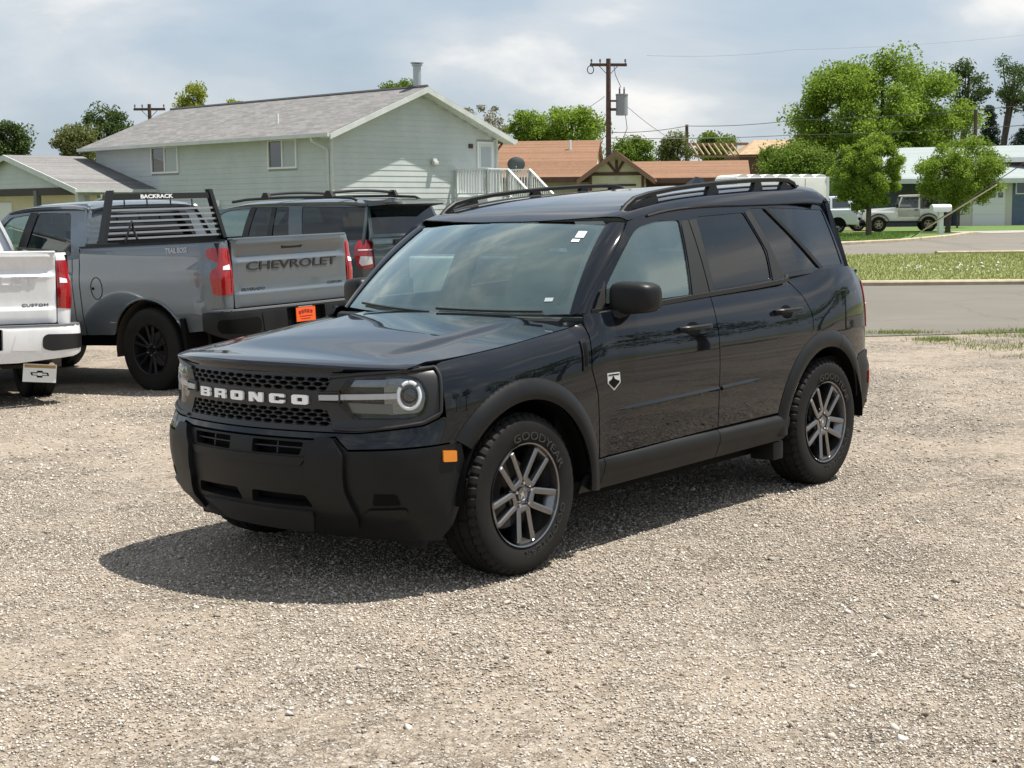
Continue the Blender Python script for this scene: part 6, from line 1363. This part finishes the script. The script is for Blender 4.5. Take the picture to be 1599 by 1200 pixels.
def wire(pts,label,r=.018,sag=0.):
    P=[np.array(W2(*q)) for q in pts];out=[]
    for i in range(len(P)-1):
        for t in np.linspace(0,1,10,endpoint=(i==len(P)-2)): out.append(P[i]*(1-t)+P[i+1]*t-_vec(0,0,sag*4*t*(1-t)))
    o=B().tube(out,r,5).o('overhead_wire',M_WIRE);tag(o,label,'wire','overhead wires')
wire([(955,207,88),(1072,197,130*.70),(1240,188,92),(1599,165,86)],'upper telephone wire running right from the transformer pole',.022,.12)
wire([(955,216,88),(1240,211,92),(1599,196,86)],'lower telephone wire running right from the transformer pole',.022,.1)
wire([(966,155,88),(1040,213,96)],'service wire dropping right from the transformer pole',.014,.1)
wire([(944,151,88),(905,176,95)],'service wire dropping left from the transformer pole',.014,.05)
wire([(1010,87,88),(1240,78,110),(1599,55,130)],'faint high power line crossing the sky above the trees',.006,.2)
# guy guard: yellow tube over the guy wire of an out-of-frame pole
g0=W2(1418,388,60.);g0[2]=zg1(g0[0],g0[1]);g1=W2(1556,289,52.);g2=W2(1640,228,46.)
o=thing('guy_wire','slanting guy wire with pale yellow plastic guard before the small trees','guy wire',loc=tuple(g0));d1=g1-g0;d2=g2-g0
B().tube([(0,0,0),tuple(d2)],.014,6).o('cable',M_WIRE,o);B().tube([(0,0,0),tuple(d1)],.024,8).o('guard',mat('guard_yellow',(.62,.58,.34),.5),o)
# mailbox
p=W2(1468,367,68.);z=zg1(p[0],p[1]);o=thing('mailbox','white mailbox on a thick white post at the lawn edge','mailbox',loc=(p[0],p[1],z),rotz=RAD(12))
B().box(-.10,.10,-.10,.10,0,1.02).o('post',M_WTRIM,o,0)
pr=[(-.18,0),(.18,0),(.18,.2)]+[(.18*math.cos(a),.2+.14*math.sin(a)) for a in np.linspace(.2,math.pi-.2,7)]+[(-.18,.2)]
B().prism([(a,b+1.0) for a,b in pr],-.44,.44,'x').o('box',mat('mailbox_white',(.78,.79,.80),.35),o,30);B().box(.44,.46,-.15,.15,1.04,1.25).o('door',M_TRIM,o)
# ------------------------------------------------------------------ vehicles across the street, trailer, neighbour in the row
def bev_prism(poly,hw,m,name,parent,bev=.06,taper=0.,zt=None):
    "side outline extruded across the car, upper part drawn in, edges rounded"
    bm=bmesh.new();n=len(poly);L=[bm.verts.new((x,-hw,z)) for x,z in poly];Rr=[bm.verts.new((x,hw,z)) for x,z in poly]
    bm.faces.new(L);bm.faces.new(Rr[::-1])
    for i in range(n): bm.faces.new((L[(i+1)%n],L[i],Rr[i],Rr[(i+1)%n]))
    if taper:
        z0=min(z for x,z in poly);z1=max(z for x,z in poly)
        for v in bm.verts: v.co.y*=1-taper*(v.co.z-z0)/(z1-z0)
    bmesh.ops.recalc_face_normals(bm,faces=bm.faces[:]);bmesh.ops.bevel(bm,geom=[e for e in bm.edges],offset=bev,segments=3,profile=.6,affect='EDGES',clamp_overlap=True)
    me=bpy.data.meshes.new(name);bm.to_mesh(me);bm.free();me.materials.append(m);me.polygons.foreach_set('use_smooth',[True]*len(me.polygons));me.set_sharp_from_angle(angle=RAD(40));return link(bpy.data.objects.new(name,me),parent)
def far_car(name,label,cat,M,paint,body,green,wins,hw,wb,r,rim,extra=None,taper=.22,rimm=None,group=None,rear=None):
    root=thing(name,label,cat,M=M,group=group);bev_prism(body,hw,paint,'body',root,.07);zb=min(z for x,z in green);zt=max(z for x,z in green)
    if green: bev_prism(green,hw-.03,paint,'cabin',root,.05,taper)
    yy=lambda z:(hw-.03)*(1-taper*(z-zb)/(zt-zb))+.006
    for sg in (1,-1):
        for w,m in wins: patch('side_window',rpoly(w,.03),lambda q:np.stack([q[:,0],sg*yy(q[:,1]),q[:,1]],1),m,root,.3,rim=0,out=OYS)
        for x in (0,wb):
            tyre_wheel(root,'wheel',(x,sg*(hw-.12),r),0 if sg>0 else math.pi,r=r,hw=.11,rim_r=rim,style='five',rimmat=rimm or mat('wheel_silver',(.5,.5,.51),.3,.8),seg=32,lug=0)
            arcp=[(x+(r+.045)*math.cos(a),sg*(hw+.004),r+(r+.045)*math.sin(a)) for a in np.linspace(-.2,math.pi+.2,14)];O('wheel_arch',[(x,sg*(hw+.004),r)]+arcp,[(0,i,i+1) if sg<0 else (0,i+1,i) for i in range(1,14)],M_BLACK,root,0)
    return root
def rearbits(root,x,hw,zl,zw0,zw1,plate=None,slope=.0):
    for sg in (1,-1): B().box(x-.03,x+.10,min(sg*(hw-.30),sg*(hw+.005)),max(sg*(hw-.30),sg*(hw+.005)),zl,zl+.20,b=.02).o('tail_lamp',M_RED,root)
    B().hexa([_vec(x+.05,-hw+.2,zw0),_vec(x+.07,-hw+.2,zw0),_vec(x+.07,hw-.2,zw0),_vec(x+.05,hw-.2,zw0),_vec(x+slope,-hw+.3,zw1),_vec(x+slope+.02,-hw+.3,zw1),_vec(x+slope+.02,hw-.3,zw1),_vec(x+slope,hw-.3,zw1)]).o('rear_window',M_PANE,root,0)
    B().box(x-.08,x+.1,-hw+.08,hw-.08,.38,.62,b=.04).o('rear_bumper',mat('bumper_grey',(.45,.46,.47),.4),root)
    if plate: B().box(x-.10,x-.085,-.16,.16,.70,.86).o('dealer_plate',mat('plate_orange',(.75,.10,.008),.5),root,0)
P_OFFW=mat('off_white_paint',(.80,.81,.79),.3,coat=.8);P_SILV=mat('silver_white_paint',(.60,.64,.68),.28,.1,coat=1.)
def at_px(u,Y,th): 
    x=W2(u,340,Y)[0];return car_matrix(x,Y,zg1(x,Y),RAD(th),0,0)
# off-roader: origin at the rear axle
jm=at_px(1447,76.0,172)
j=thing('white_jeep','white off-road vehicle with tan soft top and black fender flares on the drive','off-road vehicle',M=jm)
B().box(-.62,3.05,-.72,.72,.52,.98,b=.04).box(-.62,1.55,-.74,.74,.70,1.12,b=.03).o('body',P_OFFW,j)
B().hexa([_vec(1.5,-.70,.95),_vec(3.0,-.62,.92),_vec(3.0,.62,.92),_vec(1.5,.70,.95),_vec(1.5,-.66,1.20),_vec(2.98,-.56,1.12),_vec(2.98,.56,1.12),_vec(1.5,.66,1.20)]).o('hood',P_OFFW,j)
tan=mat('tan_soft_top',(.22,.17,.12),.8)
B().hexa([_vec(-.58,-.70,1.10),_vec(.42,-.70,1.10),_vec(.42,.70,1.10),_vec(-.58,.70,1.10),_vec(-.48,-.62,1.76),_vec(.42,-.62,1.80),_vec(.42,.62,1.80),_vec(-.48,.62,1.76)]).o('soft_top',tan,j,0)
B().hexa([_vec(.40,-.64,1.74),_vec(1.32,-.62,1.74),_vec(1.32,.62,1.74),_vec(.40,.64,1.74),_vec(.42,-.60,1.82),_vec(1.26,-.58,1.80),_vec(1.26,.58,1.80),_vec(.42,.60,1.82)]).o('roof_panel',mat('tan_light',(.50,.43,.34),.8),j,0)
for sg in (1,-1):
    y0=sg*.74
    dr=B().hexa([_vec(.42,y0,.66),_vec(1.42,y0,.66),_vec(1.42,y0*.98,.66),_vec(.42,y0*.98,.66),_vec(.42,y0,1.16),_vec(1.50,y0,1.16),_vec(1.50,y0*.98,1.16),_vec(.42,y0*.98,1.16)]).o('door',P_OFFW,j,0)
    for a,b,c,d in (((.42,1.16),(.49,1.16),(.49,1.76),(.42,1.78)),((1.42,1.16),(1.50,1.16),(1.30,1.76),(1.22,1.76)),((.42,1.70),(1.30,1.70),(1.28,1.77),(.42,1.78))):
        B().prism([a,b,c,d],sg*.66,sg*.70).o('door_frame',P_OFFW,j,0)
    B().prism([(.49,1.16),(1.42,1.16),(1.24,1.70),(.49,1.70)],sg*.672,sg*.682).o('side_window',M_PANE,j,0);B().prism([(-.46,1.18),(.34,1.18),(.34,1.70),(-.40,1.68)],sg*.705,sg*.715).o('side_window',M_PANE,j,0)
    B().box(.52,.66,min(sg*.75,sg*.79),max(sg*.75,sg*.79),1.05,1.10).o('door_handle',M_RUB,dr,0);B().box(1.45,1.58,min(sg*.78,sg*.95),max(sg*.78,sg*.95),1.18,1.36,b=.02).o('door_mirror',M_RUB,j)
    for x in (0,2.373):
        tyre_wheel(j,'wheel',(x,sg*.70,.375),0 if sg>0 else math.pi,r=.375,hw=.115,rim_r=.205,style='five',rimmat=mat('wheel_tan_alloy',(.55,.50,.40),.35,.6),seg=36,lug=0)
        fl=[(x+.50*math.cos(a),.46+.46*math.sin(a)) for a in np.linspace(.0,math.pi,11)]
        v=[];
        for (a,b) in fl: v+=[(a,sg*.72,b),(a,sg*.88,b-.02),(a,sg*.88,b-.08)]
        O('fender_flare',v,[(3*i+k,3*i+k+1,3*i+k+4,3*i+k+3) for i in range(10) for k in (0,1)],mat('flare_black',(.03,.035,.035),.6),j,0)
        B().box(x-.42,x+.42,min(sg*.3,sg*.70),max(sg*.3,sg*.70),.45,.90).o('wheel_well',M_BLACK,j,0)
B().box(.5,1.9,-.80,.80,.44,.54,b=.02).o('side_step',M_RUB,j);B().box(3.0,3.12,-.62,.62,.55,1.08,b=.03).o('grille',P_OFFW,j);B().box(3.08,3.24,-.75,.75,.46,.60).o('front_bumper',M_RUB,j)
for sg in (1,-1): B().cyl((3.10,sg*.45,.92),.09,.05,'x',16).o('headlight',M_CHROME,j);B().box(-.66,-.60,sg*.66-.06,sg*.66+.06,.82,1.0).o('tail_lamp',M_RED,j,0)
sp=B().lathe([(-.11,.20),(-.12,.30),(-.10,.36),(.10,.36),(.12,.30),(.11,.20)],28,axis='x',c=(-.78,.10,1.02)).o('spare_wheel',M_TYRE,j);B().cyl((-.90,.10,1.02),.20,.06,'x',20).o('spare_rim',mat('wheel_silver',(.5,.5,.51),.3,.8),sp)
B().hexa([_vec(1.30,-.62,1.76),_vec(1.50,-.66,1.18),_vec(1.50,.66,1.18),_vec(1.30,.62,1.76),_vec(1.28,-.62,1.76),_vec(1.48,-.66,1.18),_vec(1.48,.66,1.18),_vec(1.28,.62,1.76)]).o('windscreen',M_PANE,j,0)
B().box(-.72,-.60,-.7,.7,.46,.62).o('rear_bumper',M_RUB,j,0)
# white SUV nearer the trailer
ws=far_car('white_suv','white SUV beside the trailer, rear end toward the lawn tree','suv',at_px(1304,75.,176),P_SILV,[(-.95,.42),(3.6,.42),(3.75,.75),(3.6,1.0),(2.6,1.12),(-.85,1.18),(-.98,.85)],[(-.88,1.14),(2.45,1.10),(1.6,1.74),(-.55,1.80)],[([(-.62,1.24),(-.42,1.66),(.25,1.68),(.25,1.22)],M_PANE),([(.36,1.22),(.36,1.68),(1.2,1.68),(1.2,1.2)],M_PANE),([(1.3,1.2),(1.3,1.66),(1.6,1.64),(2.15,1.18)],M_PANE)],.93,2.8,.37,.24,group='vehicles parked across the street');rearbits(ws,-.95,.93,1.0,1.22,1.70,slope=.3)
ws2=far_car('white_hatchback','white car tail end between the white SUV and the lawn tree trunk','car',at_px(1338,80.,172),P_SILV,[(-.85,.38),(3.3,.38),(3.45,.7),(2.4,.95),(-.75,1.05),(-.9,.8)],[(-.6,1.0),(2.1,.95),(1.3,1.42),(-.1,1.45)],[([(-.2,1.08),(.0,1.36),(.6,1.38),(.6,1.06)],M_PANE),([(.7,1.06),(.7,1.38),(1.25,1.36),(1.75,1.02)],M_PANE)],.86,2.6,.33,.21,group='vehicles parked across the street');rearbits(ws2,-.85,.86,.86,1.05,1.38,slope=.4)
# enclosed cargo trailer
p=W2(1292,330,61.);q=W2(1150,330,60.);z=zg1(p[0],p[1]);F=Frame((q[0],q[1],z),math.atan2(p[1]-q[1],p[0]-q[0]));LT=math.hypot(p[0]-q[0],p[1]-q[1]);HT=W2(1290,277,61.)[2]-z
t=thing('cargo_trailer','white enclosed cargo trailer showing behind the black SUV roof','trailer',M=F.M())
B().box(0,LT,0,2.2,.45,HT,b=.03).o('body',mat('trailer_white',(.74,.74,.71),.45,build=noisy((.70,.70,.66),(.78,.78,.75),2)),t,30)
for k in range(5): B().box(LT*k/4-.02,LT*k/4+.02,-.012,0,.5,HT-.05).o('side_rib',M_TRIM,t,0)
for k in range(7):
    c=LT*(k+.5)/7;a=np.linspace(0,math.pi,7);B().prism([(c+.24*math.cos(x),HT-.01+.13*math.sin(x)) for x in a],.02,2.18).o('roof_bow',mat('roof_white',(.80,.80,.79),.5),t,30)
B().box(LT,LT+.03,.05,2.15,.5,HT-.1).o('rear_door',M_WTRIM,t,0);B().box(LT-.06,LT+.05,-.03,.03,.45,HT+.02).o('corner_post',M_WTRIM,t,0)
for a in (1.4,2.2): B().cyl((a,-.02,.36),.36,.22,'y',20).o('wheel',M_TYRE,t)
# neighbour in the row, mostly hidden: its tail shows through the black SUV's glass
nb=far_car('white_crossover','white crossover with orange dealer plate, seen only through the black SUV windows','suv',car_matrix(.50,21.3,zg1(.5,21.3),2.53,0,0),P_OFFW,[(-.95,.42),(3.4,.42),(3.55,.75),(3.4,.95),(2.5,1.02),(-.85,1.05),(-.98,.85)],[(-.85,1.0),(2.3,1.0),(1.5,1.46),(-.5,1.50)],[([(-.5,1.08),(-.35,1.40),(.3,1.42),(.3,1.07)],M_PANE),([(.4,1.07),(.4,1.42),(1.4,1.40),(2.0,1.04)],M_PANE)],.90,2.7,.35,.23);rearbits(nb,-.95,.90,.85,1.06,1.44,plate=True,slope=.3)
# ------------------------------------------------------------------ trees and shrubs
def leafm(n,a,b,c,tr=.4): return mat(n,b,.7,spec=.2,build=_leafmat(a,b,c,tr))
LM={'bright':leafm('leaf_bright',(.111,.185,.019),(.189,.283,.033),(.288,.390,.056),.45),'mid':leafm('leaf_mid',(.083,.146,.019),(.139,.215,.030),(.211,.283,.047),.45),'dark':leafm('leaf_dark',(.045,.078,.021),(.075,.117,.032),(.121,.166,.052)),
 'blue':leafm('leaf_spruce',(.020,.039,.026),(.033,.059,.040),(.058,.085,.056),.15),'olive':leafm('leaf_olive',(.083,.107,.033),(.139,.166,.052),(.211,.215,.079)),'yellow':leafm('leaf_yellow',(.156,.195,.023),(.232,.283,.037),(.333,.351,.066)),'grey':leafm('leaf_grey',(.133,.137,.084),(.211,.205,.122),(.288,.264,.168))}
M_BARK=mat('bark',(.09,.07,.055),.9,build=noisy((.06,.045,.035),(.12,.095,.075),10,bump=.5))
def leaves(name,centers,radii,n,size,m,parent,flat=.8,shell=.55,drop=0.):
    c=np.array(centers);r=np.array(radii);k=rng.integers(0,len(c),n);d=rng.normal(0,.52,(n,3));dl=np.linalg.norm(d,axis=1);d*=(np.minimum(dl,1.15)/dl)[:,None];q=1.
    p=c[k]+d*q*r[k][:,None]*np.array([1,1,flat]);p[:,2]-=drop*rng.random(n)
    a=rng.normal(0,1,(n,3));a/=np.linalg.norm(a,axis=1)[:,None];b=np.cross(a,rng.normal(0,1,(n,3)));b/=np.linalg.norm(b,axis=1)[:,None]+1e-9
    s=(size*(.45+.8*rng.random(n)))[:,None];V=np.stack([p-a*s,p+b*s*.55,p+a*s,p-b*s*.55],1).reshape(-1,3);F=np.arange(4*n).reshape(-1,4)
    me=bpy.data.meshes.new(name);me.vertices.add(len(V));me.vertices.foreach_set('co',V.ravel());me.loops.add(F.size);me.loops.foreach_set('vertex_index',F.ravel().astype(np.int32));me.polygons.add(n);me.polygons.foreach_set('loop_start',np.arange(0,4*n,4,dtype=np.int32));me.polygons.foreach_set('loop_total',np.full(n,4,np.int32));me.update()
    me.materials.append(m);return link(bpy.data.objects.new(name,me),parent)
def tree(label,u0,u1,v0,v1,Y,leaf,base_u=None,n=5000,size=.16,clumps=60,cl=.16,shape='round',name='tree',trunk=.16,gap=0.,group='trees behind the houses',vis_trunk=True):
    "crown fills the photo box u0..u1, v0..v1 at distance Y"
    lo=W2((u0+u1)/2,v1,Y);hi=W2((u0+u1)/2,v0,Y);bx=W2(base_u if base_u is not None else (u0+u1)/2,v1,Y);z0=zg1(bx[0],bx[1]);w=(u1-u0)*Y/FPX/2;h=hi[2]-lo[2]
    t=thing(name,label,'shrub' if name=='shrub' else 'tree',loc=(bx[0],bx[1],z0),group=group)
    cx=lo[0]-bx[0];zc=(lo[2]+hi[2])/2-z0;cen=[];rad=[]
    for i in range(clumps):
        while True:
            p=rng.random(3)*2-1
            rr=np.linalg.norm(p)
            if rr>1: continue
            if shape=='round' and rr<.35: continue
            if shape=='cone' and math.hypot(p[0],p[1])>.95*(1-(p[2]+1)/2)+.08: continue
            if shape=='dome' and (p[2]<-.2 and math.hypot(p[0],p[1])>.9): continue
            break
        cen.append((cx+p[0]*w*(1-cl*.6),p[1]*w*.85*(1-cl*.6),zc+p[2]*h/2*(1-cl*.5)));rad.append(w*cl*(.8+1.1*rng.random())*(1 if shape!='cone' else .8))
    cr=leaves('crown',cen,rad,int(n*2.2),size*.60,LM[leaf],t)
    tb=B();zt=zc+.15*h;tr=trunk
    pts=[(0,0,-.1),(cx*.15,0,zt*.35),(cx*.5,.05,zt*.7),(cx*.9,0,zt)];tb.tube(pts,[tr*1.25,tr,tr*.8,tr*.35],8)
    tk=tb.o('trunk',M_BARK,t)
    for i in range(min(14,clumps//3)):
        c=cen[i];f=.45+.4*rng.random();s=np.array([cx*f*.9,0,zt*f]);c=np.array(c)
        if c[2]<s[2]: s[2]=max(.4,c[2]-.3)
        B().tube([s,(s+c)/2+[0,0,.05*h],c],[tr*.42,tr*.28,tr*.10],5).o('limb',M_BARK,tk)
    return t
tree('dark leafy tree at the far left edge above the carport roof',-30,50,182,262,95,'dark',n=4500,size=.17,clumps=50,cl=.22)
tree('bushy olive tree left of the grey house roof',82,165,196,262,92,'olive',n=4000,size=.15,clumps=45,cl=.24)
tree('taller green tree rising behind the left slope of the grey roof',128,212,160,262,96,'dark',n=4500,size=.16,clumps=45,cl=.22)
tree('light green treetop showing above the roof ridge, left one',272,332,128,215,100,'yellow',n=2600,size=.15,clumps=26,cl=.30)
tree('small open treetop above the middle of the grey roof ridge',343,394,136,205,102,'yellow',n=900,size=.15,clumps=14,cl=.22)
tree('round green treetop beside the metal flue',588,660,112,205,104,'mid',n=3200,size=.15,clumps=34,cl=.26)
tree('thin half-bare grey-green tree right of the house gable',706,800,158,240,108,'grey',n=1300,size=.15,clumps=40,cl=.12)
tree('bright green tree between house gable and utility pole, left crown',792,862,168,250,100,'bright',n=4500,size=.15,clumps=40,cl=.24)
tree('bright green tree just left of the transformer pole',838,948,150,250,101,'bright',n=6500,size=.16,clumps=50,cl=.22)
tree('low dark green trees beyond the brown roof right of the pole',952,1028,213,275,150,'mid',n=4500,size=.22,clumps=40,cl=.26)
tree('yellowish green tree beyond the brown roof wing',1024,1092,206,275,125,'olive',n=4000,size=.18,clumps=40,cl=.24)
tree('distant tree left of the timber-framed house',1085,1150,206,262,135,'mid',n=3500,size=.2,clumps=36,cl=.25)
tree('large spreading green tree behind the white jeep',1238,1518,85,300,106,'bright',base_u=1366,n=38000,size=.20,clumps=150,cl=.115,shape='round',trunk=.38)
tree('dense dark green shrub left of the large tree',1178,1305,226,292,70,'mid',n=9000,size=.11,clumps=70,cl=.18,name='shrub',trunk=.08)
tree('tall bare-limbed dark tree with leafy tufts right of the large tree',1478,1548,78,200,122,'dark',base_u=1500,n=2600,size=.18,clumps=26,cl=.26,trunk=.30)
tree('leaning dark tree with sparse tufts at the right edge',1545,1625,76,190,120,'dark',base_u=1560,n=2200,size=.18,clumps=24,cl=.22,trunk=.26)
tree('dark blue spruce at the right edge',1512,1572,150,300,112,'blue',n=9000,size=.15,clumps=90,cl=.22,shape='cone')
tree('second dark spruce, cut off by the right edge',1556,1660,160,300,116,'blue',n=12000,size=.16,clumps=110,cl=.20,shape='cone')
tree('small dark red-leaved tree before the spruces',1508,1534,198,275,108,'dark',n=1500,size=.12,clumps=20,cl=.3)
def lawn_tree(label,u0,u1,v0,v1,bu,bv,Y):
    t=tree(label,u0,u1,v0,v1,Y,'bright',base_u=bu,n=17000,size=.095,clumps=120,cl=.125,trunk=.11,group='small round lawn trees');return t
lawn_tree('small round green lawn tree left of the jeep, trunk on the lawn',1294,1413,206,332,1357,370,65.)
lawn_tree('small round green lawn tree behind the mailbox',1426,1568,214,328,1480,362,71.5)
tree('dense green bush beside the white garage door',1460,1530,262,338,84,'mid',n=4000,size=.10,clumps=36,cl=.22,name='shrub',trunk=.05,group='garden bushes')
# street trees off to the right: out of view, mirrored in the dark bodywork
for i,(x,y,h,w,lf) in enumerate(((27,9,7.5,2.6,'mid'),(33,17,9.0,3.2,'dark'),(24.5,21.5,6.5,2.3,'bright'),(38,4,8.0,3.0,'mid'),(30,-3,7.0,2.6,'dark'),(42,26,9.5,3.4,'mid'),(48,14,9,3.3,'dark'),(36,-12,8,3,'mid'))):
    z0=zg1(x,y);t=thing('tree','leafy street tree beyond the right edge, seen only mirrored in the black paintwork','tree',loc=(x,y,z0),group='street trees beyond the right edge')
    cen=[];rad=[]
    for k in range(34):
        p=rng.normal(0,1,3);p/=np.linalg.norm(p);q=.45+.5*rng.random();cen.append((p[0]*w*q,p[1]*w*q,h*.62+p[2]*h*.36*q));rad.append(w*.26*(.7+.6*rng.random()))
    leaves('crown',cen,rad,2600,.16,LM[lf],t);B().tube([(0,0,-.1),(.05,0,h*.3),(0,.05,h*.7)],[.2,.16,.06],8).o('trunk',M_BARK,t)

for i,(x,y,h,w,lf) in enumerate(((-38,88,8,4,'mid'),(-47,82,7,3.6,'dark'),(-56,92,9,4.5,'mid'),(-66,84,8,4,'olive'))):
    t=thing('tree','leafy tree far left of the carport, outside the photo','tree',loc=(x,y,zg1(x,y)),group='trees beyond the left edge');cen=[];rad=[]
    for k in range(30):
        q=rng.normal(0,1,3);q/=np.linalg.norm(q);s=.4+.55*rng.random();cen.append((q[0]*w*s,q[1]*w*s,h*.58+q[2]*h*.40*s));rad.append(w*.30)
    leaves('crown',cen,rad,3200,.17,LM[lf],t);B().tube([(0,0,-.1),(0,0,h*.6)],[.22,.1],8).o('trunk',M_BARK,t)
